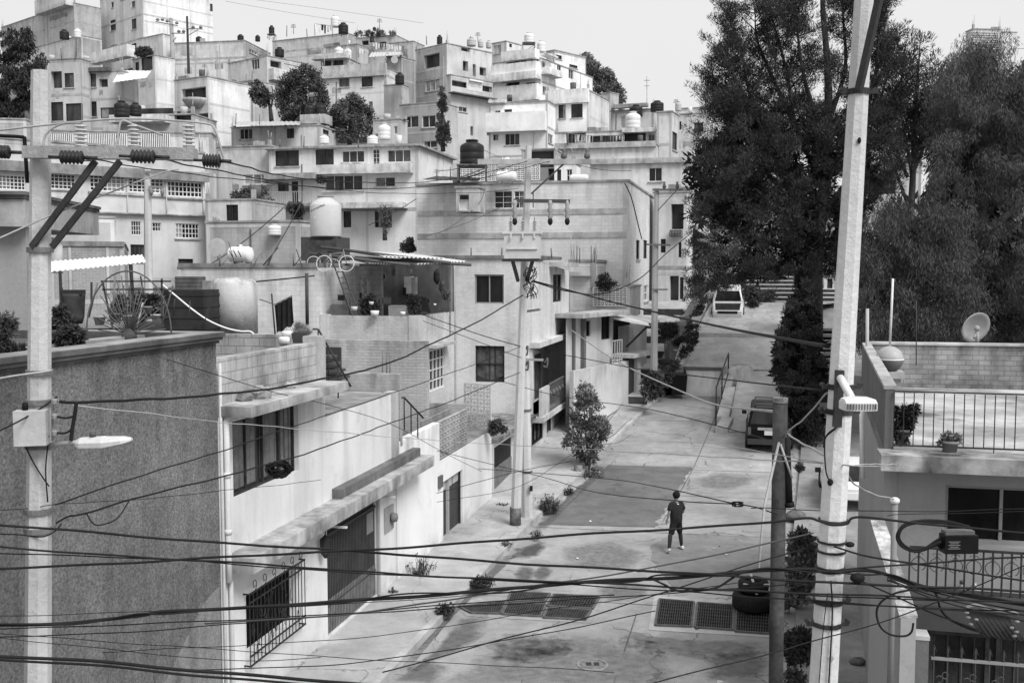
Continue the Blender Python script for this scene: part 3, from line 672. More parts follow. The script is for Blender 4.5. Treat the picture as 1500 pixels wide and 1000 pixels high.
# ---- white house with the lattice blocks
t = root('white_house', 'bright white low house with dark street door and lattice block parapet', 'house', S(-9, 30, 0)); n = t.name
W2 = wall(.80, .3, None, .08, .5, .7, .15, 12, .02)
dr = frect((649, 706), (678, 776)); gg = frect((722, 657), (757, 717))
mb = MB(); holed(mb, FL, 24.72, 28.4, 0, 3.75, []); holed(mb, FL, 28.4, 31.2, 0, 2.62, [dr + (.15,)]); holed(mb, FL, 31.2, 34.4, 0, 2.62, []); holed(mb, FL, 34.4, 40.9, 0, 2.12, [gg + (.25,)]); 
mb.face([S(-9.2, 24.72, 3.75), S(-9, 24.72, 3.75), S(-9, 28.4, 3.75), S(-9.2, 28.4, 3.75)][::-1]); mb.face([S(-9, 28.4, 2.62), S(-9.2, 28.4, 2.62), S(-9.2, 28.4, 3.75), S(-9, 28.4, 3.75)]); mb.face([S(-9.2, 24.72, 2.6), S(-9.2, 28.4, 2.6), S(-9.2, 28.4, 3.75), S(-9.2, 24.72, 3.75)])
mb.build('wall', W2, n)
mb = MB(); mb.face([S(-9, 24.72, 2.615), S(-9, 34.4, 2.615), S(-14, 34.4, 2.615), S(-14, 24.72, 2.615)]); mb.face([S(-9, 34.4, 2.115), S(-9, 40.9, 2.115), S(-14, 40.9, 2.115), S(-14, 34.4, 2.115)]); mb.face([S(-9, 34.4, 2.1), S(-14, 34.4, 2.1), S(-14, 34.4, 2.615), S(-9, 34.4, 2.615)]); mb.build('roof', wall(.30, .6, None, .3), n)
dd = window(n, FL, dr, 'd11', .15, .06)
mb = MB(); um = dr[0] + (dr[1]-dr[0])*.34
FL.box(mb, um-.04, um+.04, dr[2], dr[3], -.1, -.06); FL.box(mb, dr[0]+.12, um-.08, dr[2]+.2, dr[3]-.2, -.133, -.12); mb.build('door_light', plain(.3, .4), dd.name) if False else None
mb = MB(); FL.box(mb, um-.02, um+.04, dr[2], dr[3], -.13, -.04); mb.build('leaf_edge', plain(.4, .5), dd.name)
mb = MB()
for i in range(3):
    a = dr[0]+.08+(dr[1]-dr[0]-.1)*i/3; FL.box(mb, a, a+(dr[1]-dr[0])/3-.12, dr[3]-.34, dr[3]-.08, -.135, -.125)
mb.build('transom', plain(.45, .3), dd.name)
# lattice parapet
def lattice(name, fr, u0, u1, z0, z1, par, mat, nu, nz, d=(0, .08), w=.03, diag=True):
    mb = MB(); 
    for i in range(nu + 1):
        u = u0 + (u1-u0)*i/nu; fr.box(mb, u-w/2, u+w/2, z0, z1, d[0], d[1])
    for j in range(nz + 1):
        z = z0 + (z1-z0)*j/nz; fr.box(mb, u0, u1, z-w/2, z+w/2, d[0]+.004, d[1]-.004)
        if diag and j < nz:
            for i in range(nu):
                a = u0 + (u1-u0)*(i+.5)/nu; zz = z + (z1-z0)/nz/2; r = min((u1-u0)/nu, (z1-z0)/nz)*.3
                mb.hexa([fr.w(a, zz-r, d[1]-.01), fr.w(a+r, zz, d[1]-.01), fr.w(a+r, zz, d[0]+.01), fr.w(a, zz-r, d[0]+.01)], [fr.w(a-r, zz, d[1]-.01), fr.w(a, zz+r, d[1]-.01), fr.w(a, zz+r, d[0]+.01), fr.w(a-r, zz, d[0]+.01)])
    return mb.build(name, mat, par)
lattice('lattice', FL, 28.45, 31.3, 2.66, 3.75, n, wall(.42, .4), 9, 6, (-.1, 0))
mb = MB(); FL.box(mb, 28.45, 31.3, 2.6, 3.75, -.62, -.55); mb.build('brick_backing', wall(.28, .4, 'brick'), n)
mb = MB(); wbox(mb, -11.5, -9.1, 31.4, 31.6, 2.63, 3.9); mb.build('parapet', wall(.4, .5, 'brick', .2, .6, 1.2), n)
mb = MB(); FL.box(mb, 34.45, 40.8, 2.13, 2.29, -2.5, .22); mb.build('canopy', wall(.36, .6, None, .3, .8), n)
lt2 = Fr(S(-9.0, 34.2), SY - 20); lattice('lattice', lt2, -1.1, 0, 2.64, 4.2, n, wall(.62, .3), 4, 6, (-.06, 0), .05)
mb = MB(); FL.box(mb, gg[0], gg[1], 0, gg[3], -.3, -.24); go = mb.build('garage_gate', plain(.02, .6, 0, .4, 3), n)
mb = MB(); FL.box(mb, gg[0]+.03, gg[1]-.03, .2, 1.0, -.238, -.2); mb.build('gate_panel', plain(.15, .6, 0, .3), go.name)
mb = MB(); FL.box(mb, gg[0]-.16, gg[0]-.06, 0, 2.1, 0, .06); mb.build('post', plain(.5, .6), n)
mb = MB(); q = frect((641, 698), (646, 712)); FL.box(mb, *q, 0, .07); mb.build('doorbell', plain(.12, .6), n)
# stair rail on the white house roof
t = root('stair_rail', 'slanted iron stair rail above the white street wall', 'railing', Pt(600, 620, 26.5))
mb = MB(); A = [Pt(582, 582, 26.5), Pt(592, 582, 26.6), Pt(620, 612, 27.4)]
mb.tube(A, .025)
for f in (.0, .35, .7): q = A[1].lerp(A[2], f); mb.tube([q, q - Vector((0,0,.85 - .25*f))], .018)
mb.tube([A[0], A[0] - Vector((0,0,.9))], .022); mb.build('rail', IRON, t.name)
# ---- brick house with the open terrace
XK = -12.3; sK = 36.2
t = root('terrace_house', 'brick house with open roofed terrace full of household things', 'house', S(XK, sK, 0)); n = t.name
FK = Fr(S(XK, sK), SY); KS = Fr(S(XK, sK), FY)
WK = wall(.56, .4, 'brick', .12, .5, .88, .5); WKP = wall(.62, .3, None, .1, .4)
zt = FK.uz(600, 463)[1]; zr = FK.uz(600, 385)[1]; uL = FK.uz(470, 470)[0]; uLL = FK.uz(300, 470)[0]
wk = KS.rect((625, 514, 652, 566))
mb = MB(); holed(mb, FK, uL, 0, 2, zt, []); mb.face([FK.w(uL, 2, 0), FK.w(uL, 2, -6), FK.w(uL, zt, -6), FK.w(uL, zt, 0)][::-1])
holed(mb, KS, 0, 5.4, 2, zt, [wk + (.12,)]); mb.face([FK.w(uL, zt - 1.0, 0), FK.w(0, zt - 1.0, 0), FK.w(0, zt-1.0, -5), FK.w(uL, zt-1.0, -5)])
FK.box(mb, uL+.02, -.02, zt-1, zt-.001, -.2, -.17); KS.box(mb, .02, 5.4, zt-1, zt-.001, -.2, -.17)
mb.build('wall', WK, n)
mb = MB(); FK.box(mb, -.35, .03, 2, zt+.03, -.35, .03); FK.box(mb, uL-.02, uL+.3, 2, zt+.03, -.3, .025); FK.box(mb, uL+.3, -.35, zt-1.35, zt-1.1, -.2, .02); mb.build('concrete_frame', wall(.55, .4), n)
window(n, KS, wk, 'w54', .12, .06)
mb = MB(); a = KS.rect((620, 498, 660, 507)); KS.box(mb, wk[0]-.2, wk[1]+.2, wk[3]+.12, wk[3]+.22, 0, .45); mb.build('awning', wall(.55, .5), n)
# terrace interior
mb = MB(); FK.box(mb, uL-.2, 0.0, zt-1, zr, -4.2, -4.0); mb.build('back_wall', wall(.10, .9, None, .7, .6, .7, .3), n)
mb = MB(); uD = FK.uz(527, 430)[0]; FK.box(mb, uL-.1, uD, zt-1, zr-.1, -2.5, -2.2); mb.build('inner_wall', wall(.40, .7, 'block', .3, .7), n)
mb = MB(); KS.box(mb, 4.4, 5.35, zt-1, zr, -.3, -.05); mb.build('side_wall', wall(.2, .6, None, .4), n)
mb = MB(); uw = FK.rect((495, 419, 512, 440)); FK.box(mb, uw[0], uw[1], uw[2], uw[3], -2.19, -2.14); mb.build('window', IRON, n)
# neighbour wall with the hanging cloth
mb = MB(); holed(mb, FK, uLL-1, uL-.03, 2, FK.uz(420, 392)[1], []); mb.face([FK.w(uLL-1, 7.9, 0), FK.w(uL-.03, 7.9, 0), FK.w(uL-.03, 7.9, -5), FK.w(uLL-1, 7.9, -5)])
mb.face([FK.w(uL-.03, 2, 0), FK.w(uL-.03, 2, -5), FK.w(uL-.03, 8.2, -5), FK.w(uL-.03, 8.2, 0)])
tw = root('yard_house', 'low pale block house behind the cylindrical roof tank and the hanging black cloth', 'house', FK.w(uL-3, 2, 0)); mb.build('wall', wall(.62, .5, 'block', .12, .6, .85, .3), tw.name)
mb = MB(); FK.box(mb, uLL-1.1, uL-.02, FK.uz(420, 392)[1]+.002, FK.uz(420, 386)[1]+.02, -5, .06); mb.build('roof', wall(.3, .7), tw.name)
# sheet roof over the terrace: each sheet lies loose
for k, (a, b, c, d, g, lb) in enumerate([((503,367),(600,372),(652,379),(560,376),.62, 'longest pale corrugated sheet lying over the terrace roof poles'), ((560,380),(640,378),(682,383),(610,387),.75, 'whitest corrugated sheet at the corner of the terrace roof'), ((505,377),(560,381),(600,388),(540,386),.25, 'dull dark sheet sagging under the other terrace roof sheets')]):
    mb = MB(); Ya, Yb = 38.2, 41.6
    P0, P1, P2, P3 = Pt(a[0], a[1], Yb), Pt(b[0], b[1], Yb), Pt(c[0], c[1], Ya), Pt(d[0], d[1], Ya)
    rows = []
    for i in range(31):
        t_ = i/30; up = Vector((0,0,.03*math.cos(i*math.pi)))
        rows.append([P0.lerp(P1, t_) + up, P3.lerp(P2, t_) + up])
    mb.grid(rows, closed=False, smooth=False, caps=False); tag(mb.build('roof_sheet', plain(g, .5, 0, .2, 2)), lb, 'roof sheet')
for k, (a, b, lb) in enumerate([((455,372),(600,388), 'uppermost bare roof pole sticking out past the ladder'), ((470,362),(660,385), 'long roof pole under the pale corrugated sheets'), ((520,377),(690,388), 'lowest roof pole resting on the terrace house corner')]):
    mb = MB(); mb.tube([Pt(a[0], a[1], 39.5), Pt(b[0], b[1], 38.0)], .06, 7); tag(mb.build('roof_pole', plain(.10, .9)), lb, 'pole')
# ---- grey house with the balcony (corner house)
sJ = 41; t = root('corner_house', 'grey two storey house with barred balcony behind the transformer pole', 'house', S(-9, sJ, 0)); n = t.name
FJ = Fr(S(-9, sJ), SY)
zJ = FJ.uz(720, 379)[1]; uJ = FJ.uz(665, 500)[0]
wj = [FJ.rect((695, 402, 738, 445)), FJ.rect((696, 506, 739, 560))]
WJ = wall(.64, .4, 'brick', .1, .5, .93, .35)
sj1 = FL.rect((810, 402, 823, 441)); sjb = FL.rect((781, 503, 834, 586)); sjl = FL.rect((778, 622, 796, 641)); sjd = FL.rect((801, 606, 808, 664))
mb = MB(); holed(mb, FJ, uJ, 0, 0, zJ, [w + (.14,) for w in wj]); holed(mb, FL, sJ, 49.4, 0, zJ - .5, [sj1 + (.14,), (sJ + .3, 49.2, 2.15, 5.0, .95), sjl + (.12,), sjd + (.12,)])
mb.face([S(-14, sJ+.05, zJ), S(-9, sJ+.05, zJ), S(-9, 49.4, zJ-.5), S(-14, 49.4, zJ-.5)]); mb.face([S(-9, 49.4, 0), S(-15, 49.4, 0), S(-15, 49.4, zJ-.5), S(-9, 49.4, zJ-.5)]); mb.face([S(-9, sJ, zJ-.5), S(-9, 49.4, zJ-.5), S(-9, sJ, zJ)])
mb.build('wall', WJ, n)
window(n, FJ, wj[0], 'g21', .14, .06); wo2 = window(n, FJ, wj[1], 'k12', .14, .05); mb = MB(); a_, b_, c_, d_ = wj[1]
for i in range(14):
    if i in (6, 9): continue
    u0_, u1_ = a_+.06 + (b_-a_-.12)*i/14, a_+.06 + (b_-a_-.12)*(i+1)/14; mb.face([FJ.w(u0_, c_+.06 + .2*abs(i-7)/7, -.12 + .01*(i % 2)), FJ.w(u1_, c_+.06 + .2*abs(i-6)/7, -.12 + .01*((i+1) % 2)), FJ.w(u1_, d_-.06, -.12 + .01*((i+1) % 2)), FJ.w(u0_, d_-.06, -.12 + .01*(i % 2))])
mb.build('curtain', plain(.085, .8, 0, .6, 3), wo2.name)
window(n, FL, sj1, 'k21', .14, .06); window(n, FL, sjl, 'k31', .12, .06); window(n, FL, sjd, 'd11', .12)
mb = MB(); FL.box(mb, sJ+.31, 49.19, 2.16, 4.99, -.97, -.94); mb.build('balcony_wall', wall(.74, .3), n)
for a, b in ((sJ+1.0, sJ+2.1), (sJ+4.8, sJ+6.0)):
    mb = MB(); FL.box(mb, a, b, 2.3, 4.3, -.93, -.89); mb.build('door', plain(.10, .5, 0, .4, 2), n)
mb = MB(); FL.box(mb, sJ-.1, 49.5, 5.0, 5.22, -.2, .35); FL.box(mb, sJ-.1, 49.5, 1.92, 2.15, -.9, .5); mb.build('balcony_slab', wall(.62, .4), n)
mb = MB()
for i in range(30):
    u = sJ + 1.6 + (49.3 - sJ - 1.6)*i/29; FL.box(mb, u-.016, u+.016, 2.2, 3.3, .38, .41)
    if i % 3 == 1: mb.ball(FL.w(u, 2.9, .4), (.09, .09, .14), 6, 4)
FL.box(mb, sJ+1.6, 49.32, 3.3, 3.36, .36, .43); FL.box(mb, sJ+1.6, 49.32, 2.17, 2.22, .36, .43); mb.build('railing', plain(.13, .6), n)
mb = MB(); FL.box(mb, sJ+.0, sJ+1.6, 2.151, 3.3, .3, .42); mb.build('balcony_parapet', wall(.6, .3), n)
mb = MB(); FL.box(mb, 49.3, 49.38, 2.15, 5.0, .32, .4); mb.build('post', plain(.6, .5), n)
mb = MB(); FL.box(mb, sj1[0]-.9, sj1[1]+.5, sj1[3]+.35, sj1[3]+.55, 0, .7); mb.build('awning', wall(.58, .4), n)
mb = MB(); FJ.box(mb, uJ-1.5, .1, zJ+.002, zJ+.14, -6, .1); mb.build('roof', wall(.22, .7, None, .3), n)
mb = MB(); mb.tube([FJ.w(uJ+.05, z, .06) for z in (0, 3, 6, zJ)], .05, 8); mb.build('drain_pipe', plain(.3, .5), n)
for k, x in enumerate((845, 849, 866, 871)):
    mb = MB(); mb.tube([Pt(x, 385, 47), Pt(x + .3, 360 + (k % 2)*3, 47)], .025, 5); tag(mb.build('rebar', plain(.14, .8)), 'rebar rod sticking up from the roof edge past the corner house', 'rebar', 'rebar rods past the corner house')
# shop-like low roofs between (small boxes further along the street)
F4 = Fr(Pt(836, 560, 47), 60)
t = root('porch_house', 'low pale house with slab porch and terrace wall beyond the balcony', 'house', F4.w(2, .5, 0)); n = t.name
hq = house('low bare block annex with unfinished roof between the corner house and the big house', 834, 873, 915, 384, 500, 53, -13.5, wall(.5, .5, 'block', .15, .6, .85, .4), roof=.14, roofm=wall(.28, .6))
hq2 = house('low terrace with a pale pierced parapet beside the block annex', 867, 922, 938, 421, 466, 52.5, -13.5, wall(.56, .4), roof=.08)
u0_, u1_, z0_, z1_ = hq2.fr.rect((870, 421, 918, 448)); MBq = MB(); hq2.fr.box(MBq, u0_, u1_, z0_, z1_, .01, .03); MBq.build('parapet_backing', plain(.13, .8), hq2.o.name); HQ2 = (u0_, u1_, z0_, z1_)
ledge(hq, (866, 383, 873, 426), .06, wall(.3, .5), 'column'); ledge(hq, (834, 398, 866, 404), .5, wall(.5, .4), 'slab')
d1 = F4.rect((858, 470, 865, 492)); d2 = F4.rect((881, 463, 894, 496)); d3 = F4.rect((897, 535, 907, 586)); uE = F4.uz(898, 500)[0]
uP = F4.uz(917, 500)[0]
zt4 = F4.uz(870, 462)[1]
mb = MB(); holed(mb, F4, -.5, uE, 0, zt4, [(d1[0], d1[1], d1[2], d1[3], .15), (d2[0], d2[1], d2[2], d2[3], .15)]); mb.face([F4.w(-.5, zt4), F4.w(uE, zt4), F4.w(uE, zt4, -6), F4.w(-.5, zt4, -6)]); mb.build('wall', wall(.58, .4), n)
window(n, F4, d1, 'k11', .15); window(n, F4, d2, 'k21', .15)
mb = MB(); F4.box(mb, -.6, uE*.98, zt4+.002, zt4+.2, -.5, .9); mb.build('porch_slab', wall(.5, .5), n)
zw = F4.uz(880, 530)[1]
mb = MB(); F4.box(mb, -1.5, d3[0]-.05, .3, zw, .7, .9); mb.build('terrace_wall', wall(.56, .4), n)
mb = MB(); F4.box(mb, d3[0]-.03, d3[1], .8, zw+.1, .72, .8); mb.build('door', plain(.06, .6), n)
mb = MB(); F4.box(mb, d3[1]+.02, d3[1]+.5, .8, zw+.15, .6, .95); F4.box(mb, d3[0]-.4, d3[1]+1.6, zw+.16, zw+.34, .2, 1.3); mb.build('pier', wall(.52, .4), n)
mb = MB(); ux = F4.uz(836, 500)[0]; F4.box(mb, .1, .25, .5, zt4, 0.02, .12); F4.box(mb, 1.0, 1.2, .5, zt4, .02, .2); mb.build('pipe', plain(.15), n)
lg = root('gate_leaf', 'small pale iron gate standing on the porch terrace', 'gate', F4.w(3, zw, .8))
rg = F4.rect((875, 500, 889, 530)); mb = MB()
for i in range(5):
    u = rg[0] + (rg[1]-rg[0])*i/4; F4.box(mb, u-.025, u+.025, zw, zw+1.1, .78, .82)
F4.box(mb, rg[0], rg[1], zw+1.06, zw+1.1, .77, .83); F4.box(mb, rg[0], rg[1], zw+.1, zw+.14, .77, .83); mb.build('bars', plain(.42), lg.name)
# dark covered entrance with flat awning
lattice('lattice', hq2.fr, HQ2[0], HQ2[1], HQ2[2], HQ2[3], hq2.o.name, plain(.62), 9, 4, (.04, .10), .06)
t = root('metal_awning', 'thin pale metal awning over a dark entrance near the far pole', 'awning', Pt(930, 470, 51))
mb = MB(); a, b, c, d = Pt(899, 464, 50), Pt(952, 474, 50), Pt(966, 468, 52.5), Pt(912, 459, 53)
e = Vector((0,0,-.12)); mb.hexa([a+e, b+e, c+e, d+e], [a, b, c, d]); mb.build('sheet', plain(.6, .5), t.name)
mb = MB(); mb.bar(Pt(918, 508, 51), b, .08); mb.build('brace', IRON, t.name)
FE = Fr(Pt(917, 520, 51.5), 62)
t = root('entrance_block', 'dark open entrance bay between the porch house and the far pole', 'house', Pt(915, 520, 51.5))
mb = MB(); ra = FE.rect((900, 468, 932, 522)); rb = FE.rect((916, 500, 962, 560)); FE.box(mb, ra[0]-.4, ra[1]+1.6, ra[2]-1.2, ra[3]+.1, -1.2, -1.0); mb.build('shaded_opening', DARKIN, t.name)  # dark box painted as the shade inside the entrance
mb = MB(); rr_ = FE.rect((932, 470, 957, 560)); FE.box(mb, rr_[0], rr_[1], .8, rr_[3]-.3, -1.0, -.4); FE.box(mb, ra[0], rr_[0]-.01, .8, ra[2]-.2, -1.0, -.35); mb.build('wall', wall(.52, .4), t.name)

# ================================================================== house on the other side
t = root('balcony_house', 'grey house with roof terrace, railings and wooden garage doors beside the leaning pole', 'house', (8, 17, 0)); n = t.name; HR = t
FR_ = Fr(Pt(1296, 660, 16.5), SY); zf = 5.28
uR = FR_.uz(1560, 700)[0]
WR = wall(.30, .2, None, .06, .2, .7, .2, 14, .03); WRD = wall(.15, .2, None, .08, .25)
dw = FR_.rect((1386, 692, 1560, 795))
zd = FR_.uz(1386, 797)[1]; dw = (dw[0], uR, zd, 4.75)
mb = MB(); holed(mb, FR_, 0, uR, -.2, zf - .25, [dw + (.25,)]); mb.build('wall', WR, n)
o = window(n, FR_, dw, 'g21', .25, .07)
# side wall and parapet: from the front corner back
A = FR_.w(0, 0); B = Pt(1263, 505, 25.6)
def vquad(mb, a, b, za0, zb0, za1, zb1, th, mi=0):
    a, b = Vector((a.x, a.y, 0)), Vector((b.x, b.y, 0)); d = (b-a).normalized(); nn = Vector((d.y, -d.x, 0))*th; Z = lambda p, z: Vector((p.x, p.y, z))
    mb.hexa([Z(a, za0), Z(a+nn, za0), Z(b+nn, zb0), Z(b, zb0)], [Z(a, za1), Z(a+nn, za1), Z(b+nn, zb1), Z(b, zb1)], mi)
mb = MB(); vquad(mb, A, B, -.2, -.2, zf-.02, zf-.02, .2); mb.build('wall', WR, n)
mb = MB(); vquad(mb, A + Vector((-.01,0,0)), B, zf, zf, FR_.uz(1300, 570)[1], 6.32, .14); mb.build('parapet', WRD, n)
mb = MB(); vquad(mb, A + Vector((-.04,0,0)), B, FR_.uz(1300, 570)[1]+.002, 6.322, FR_.uz(1300, 570)[1]+.06, 6.38, .2); mb.build('coping', wall(.5, .4), n)
# roof
C1 = FR_.w(uR, 0); D1 = Pt(1560, 505, 25.6)
mb = MB(); Z = lambda p, z: Vector((p.x, p.y, z)); mb.hexa([Z(A, zf-.24), Z(C1, zf-.24), Z(D1, zf-.24), Z(B, zf-.24)], [Z(A, zf), Z(C1, zf), Z(D1, zf), Z(B, zf)])
mb.build('roof', ground_mat(.36, 0, .9, .5, 'roofslab'), n)
mb = MB(); FR_.box(mb, -.12, uR, zf-.23, zf+.02, 0.0, .62); mb.build('roof_edge', wall(.42, .6, None, .25, 1.0), n)
# back brick wall
mb = MB(); FBk = Fr(B, SY + 2); ub = FBk.uz(1560, 505)[0]; FBk.box(mb, .15, ub, zf, 6.34, -.2, 0); mb.build('back_wall', wall(.31, .6, 'mid', .35, .8, .72, .6), n)
mb = MB(); FBk.box(mb, .1, ub, 6.342, 6.40, -.24, .05); mb.build('coping', wall(.58, .4), n)
# roof railing
zr1 = FR_.uz(1300, 571)[1]
def bars(fr, u0, u1, z0, z1, d, n_, mat, par, name='railing', r=.007):
    mb = MB(); fr.box(mb, u0, u1, z1-.022, z1, d-.014, d+.014); fr.box(mb, u0, u1, z0+.02, z0+.045, d-.014, d+.014)
    for i in range(n_ + 1):
        u = u0 + (u1-u0)*i/n_; fr.box(mb, u-r, u+r, z0 + .045, z1-.03, d-r, d+r)
        if i % 5 == 0: fr.box(mb, u-r, u+r, z0-.18, z0+.02, d-r, d+r)
    return mb.build(name, mat, par)
bars(FR_, .12, uR, zf+.06, zr1, .05, 17, IRON, n)
# balcony below
zb = 2.95
mb = MB(); FR_.box(mb, .12, uR, zb-.2, zb, 0.0, .95); mb.build('balcony_slab', wall(.6, .4), n)
rl = MB(); 
u0 = .3; ztop = zb + 1.0
FR_.box(rl, u0, uR, ztop-.035, ztop, .86, .9); FR_.box(rl, u0, uR, zb+.08, zb+.11, .865, .895)
nb = 18
for i in range(nb + 1):
    u = u0 + (uR-u0)*i/nb; FR_.box(rl, u-.012, u+.012, zb, ztop-.035, .868, .892)
    if i < nb and i % 2 == 0:
        uc = u + (uR-u0)/nb
        for zc in (zb+.72, zb+.2):
            rl.tube([FR_.w(uc + .105*math.cos(a), zc + .105*math.sin(a), .88) for a in np.linspace(-1.0 if zc > zb+.5 else .2, 4.6 if zc > zb+.5 else 3.0, 18)], .006, 4)
        for sg in (-1, 1): rl.tube([FR_.w(uc + sg*(.03 + .03*math.cos(a)), zb + .87 + .03*math.sin(a), .88) for a in np.linspace(0, 5, 10)], .005, 4)
rl.build('balcony_railing', IRON, n)
# sloping rough wall beside
mb = MB(); a = Pt(1286, 765, 16.2); b = Pt(1330, 905, 14.0); e = Vector((.09, 0, 0))
mb.hexa([a - Vector((.1,0,3)), a + e - Vector((0,0,3)), b + e*1.3 - Vector((0,0,3)), b - Vector((.1,0,3))], [a - Vector((.1,0,0)), a + e, b + e*1.3, b - Vector((.1,0,0))]); mb.build('stair_wall', WR, n)
mb = MB(); up = Vector((0,0,.04)); mb.hexa([a - Vector((.12,0,-.003)), a + e*1.2 + Vector((0,0,.003)), b + e*1.5 + Vector((0,0,.003)), b - Vector((.12,0,-.003))], [a - Vector((.12,0,0)) + up, a + e*1.2 + up, b + e*1.5 + up, b - Vector((.12,0,0)) + up]); mb.build('stair_coping', wall(.46, .9, None, .5, .9, .7, 1.0, 6, .45), n)
# ground floor: lintel, pier, garage doors
FG = Fr(Pt(1362, 930, 14.6), SY); ug = FG.uz(1560, 900)[0]
zl = FG.uz(1362, 895)[1]
u_a = FG.uz(1328, 900)[0]
mb = MB(); FG.box(mb, u_a, ug, zl-.38, zl, -1.2, -.3); mb.build('lintel', plain(.06, .7), n)
mb = MB(); FG.box(mb, FG.uz(1322, 940)[0], FG.uz(1361, 940)[0], -.2, FG.uz(1362, 938)[1], -.5, 0); mb.build('pier', wall(.16, .2, None, .08, .2), n)
mb = MB(); FG.box(mb, FG.uz(1321, 940)[0], FG.uz(1362, 940)[0], FG.uz(1362, 938)[1]+.002, FG.uz(1362, 932)[1], -.5, .01); mb.build('coping', wall(.5, .6), n)
mb = MB(); FG.box(mb, .02, ug, -.2, zl-.4, -.9, -.85); gd = mb.build('garage_door', plain(.035, .7, 0, .5, 2), n)
mb = MB()
for i in range(3):
    u = .12 + i*.95
    for (ua, ub_, z0, z1) in ((u, u+.06, 0, zl-.55), (u+.8, u+.86, 0, zl-.55), (u+.06, u+.8, zl-.6, zl-.55)): FG.box(mb, ua, ub_, z0, z1, -.848, -.8)
for i in range(14):
    u = .2 + i*.19; FG.box(mb, u-.01, u+.01, 0, zl-.62, -.848, -.83)
mb.build('door_frame', plain(.07, .6, 0, .4, 3), gd.name)
fn = root('spiked_fence', 'dark iron fence with spearheads and scrollwork before the wooden garage doors', 'fence', FG.w(.6, 0, -.2))
mb = MB(); zfr = FG.uz(1400, 973)[1]
FG.box(mb, .06, ug, zfr-.02, zfr+.02, -.22, -.18)
mb.build('rail', plain(.3, .4, .3), fn.name)
mb = MB()
for i in range(16):
    u = .1 + i*.19; FG.box(mb, u-.008, u+.008, .2, zfr+.16, -.208, -.192); mb.tube([FG.w(u-.02, zfr+.1, -.2), FG.w(u, zfr+.2, -.2), FG.w(u+.03, zfr+.1, -.2)], .008, 4)
    if i % 2 == 0:
        for sg in (-1, 1):
            mb.tube([FG.w(u + .12 + sg*(.04 + .045*math.cos(a)), zfr - .28 + .05*math.sin(a) + sg*.03, -.2) for a in np.linspace(0, 5.2, 12)], .009, 4)
            mb.tube([FG.w(u + .12 + sg*(.04 + .045*math.cos(a)), zfr - .42 + .05*math.sin(a), -.2) for a in np.linspace(3, 8.2, 12)], .009, 4)
mb.build('bars', plain(.09, .45, .3), fn.name)
# conduit mast with pale cap
t = root('conduit_mast', 'thin grey conduit mast with a pale cap in front of the grey side wall', 'pipe', Pt(1310, 1010, 14))
mb = MB(); mb.tube([Pt(1302, 1060, 14), Pt(1311, 736, 14)], .045, 8); mb.build('pipe', plain(.2, .5), t.name)
mb = MB(); mb.ball(Pt(1311, 733, 14), (.07, .07, .05), 8, 6); mb.build('cap', plain(.65, .5), t.name)
t = root('drain_pipe', 'white drain pipe on the grey side wall under the street lamp', 'pipe', Pt(1265, 700, 17.5))
mb = MB(); mb.tube([Pt(1262, 600, 17.5), Pt(1264, 700, 17.4)], .04, 8); mb.build('pipe', plain(.62, .5), t.name)
# ================================================================== houses on the hillside
HG = None
P_ = lambda g, **k: wall(g*(1.02 if g < .75 else 1), k.pop('st', .5), k.pop('brick', None), k.pop('var', .16), k.pop('drip', .55), k.pop('mort', .85), k.pop('bump', .15), 6, .03)
BL = lambda g, **k: P_(g, brick='block', **k)
FARW = .80
# --- far left, top
hA = house('tall plain windowed tower house at the hilltop, highest of all', 149, 211, 313, -25, 95, 150, -42, P_(.60), smat=P_(.72, st=.5),
  front=[(161.5,31,169.7,44,'k11'),(192.6,29,200,42,'k21'),(162,67.5,171.5,76.5,'k21'),(192.6,65,200,75,'k11'),(163,4,167,11,'k11'),(193,3,198,10,'k11')], side=[(307.5,5.5,312,17.5,'k11')], bands=(20, 55))
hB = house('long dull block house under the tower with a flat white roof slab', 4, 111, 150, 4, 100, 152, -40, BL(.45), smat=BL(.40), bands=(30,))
ledge(hB, (62, 4, 108, 9), 1.2, P_(.6), 'canopy')
hB2 = house('pale block house with three roof tanks below the dull block house', 40, 121, 151, 52, 130, 128, -38, BL(.58), smat=BL(.34))
hC = house('narrow row house of four dark windows and a frame of pipes on its roof', 70, 121, 129, 86, 220, 92, -12, P_(.50), front=[(74,105,91,129,'o'),(94,107.5,108.6,128,'k11'),(74,150,93,177,'k11'),(96,152,120,177,'k11')], bands=(138,))
hC2 = house('row house with dark eaves and an arched lower window', 122, 182, 205, 104, 220, 93, -10, P_(.52), front=[(127,108.5,141,127.5,'k11'),(145,116,158,127.5,'o'),(126,149,142,170.5,'k11'),(147,158,167.5,173,'k11')])
ledge(hC2, (119, 101, 164, 105), .4, wall(.16, .4), 'eaves')
hD = house('small house with one square window beneath dark shrubs on its roof', 196, 228, 258, 81, 160, 112, -38, P_(.58), smat=P_(.68), front=[(207,85,223.6,102,'k11'),(198,92,204,111,'d11')])
ledge(hD, (143, 80, 198, 84), 1.0, P_(.7), 'canopy')
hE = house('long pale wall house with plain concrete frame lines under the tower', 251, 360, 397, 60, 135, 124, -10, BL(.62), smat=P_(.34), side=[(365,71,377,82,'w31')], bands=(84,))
hE0 = house('dim house with slanting metal roof beside the first wooden pole', 202, 240, 256, 50, 120, 126, -35, P_(.56), smat=P_(.6))
hF = house('corner house with a dark balcony recess over a round apron', 258, 306.5, 369, 112, 235, 96, -30, P_(.60), smat=P_(.72, st=.5), front=[(266,131,302,147,'o'),(284,167.5,306,200,'o')])
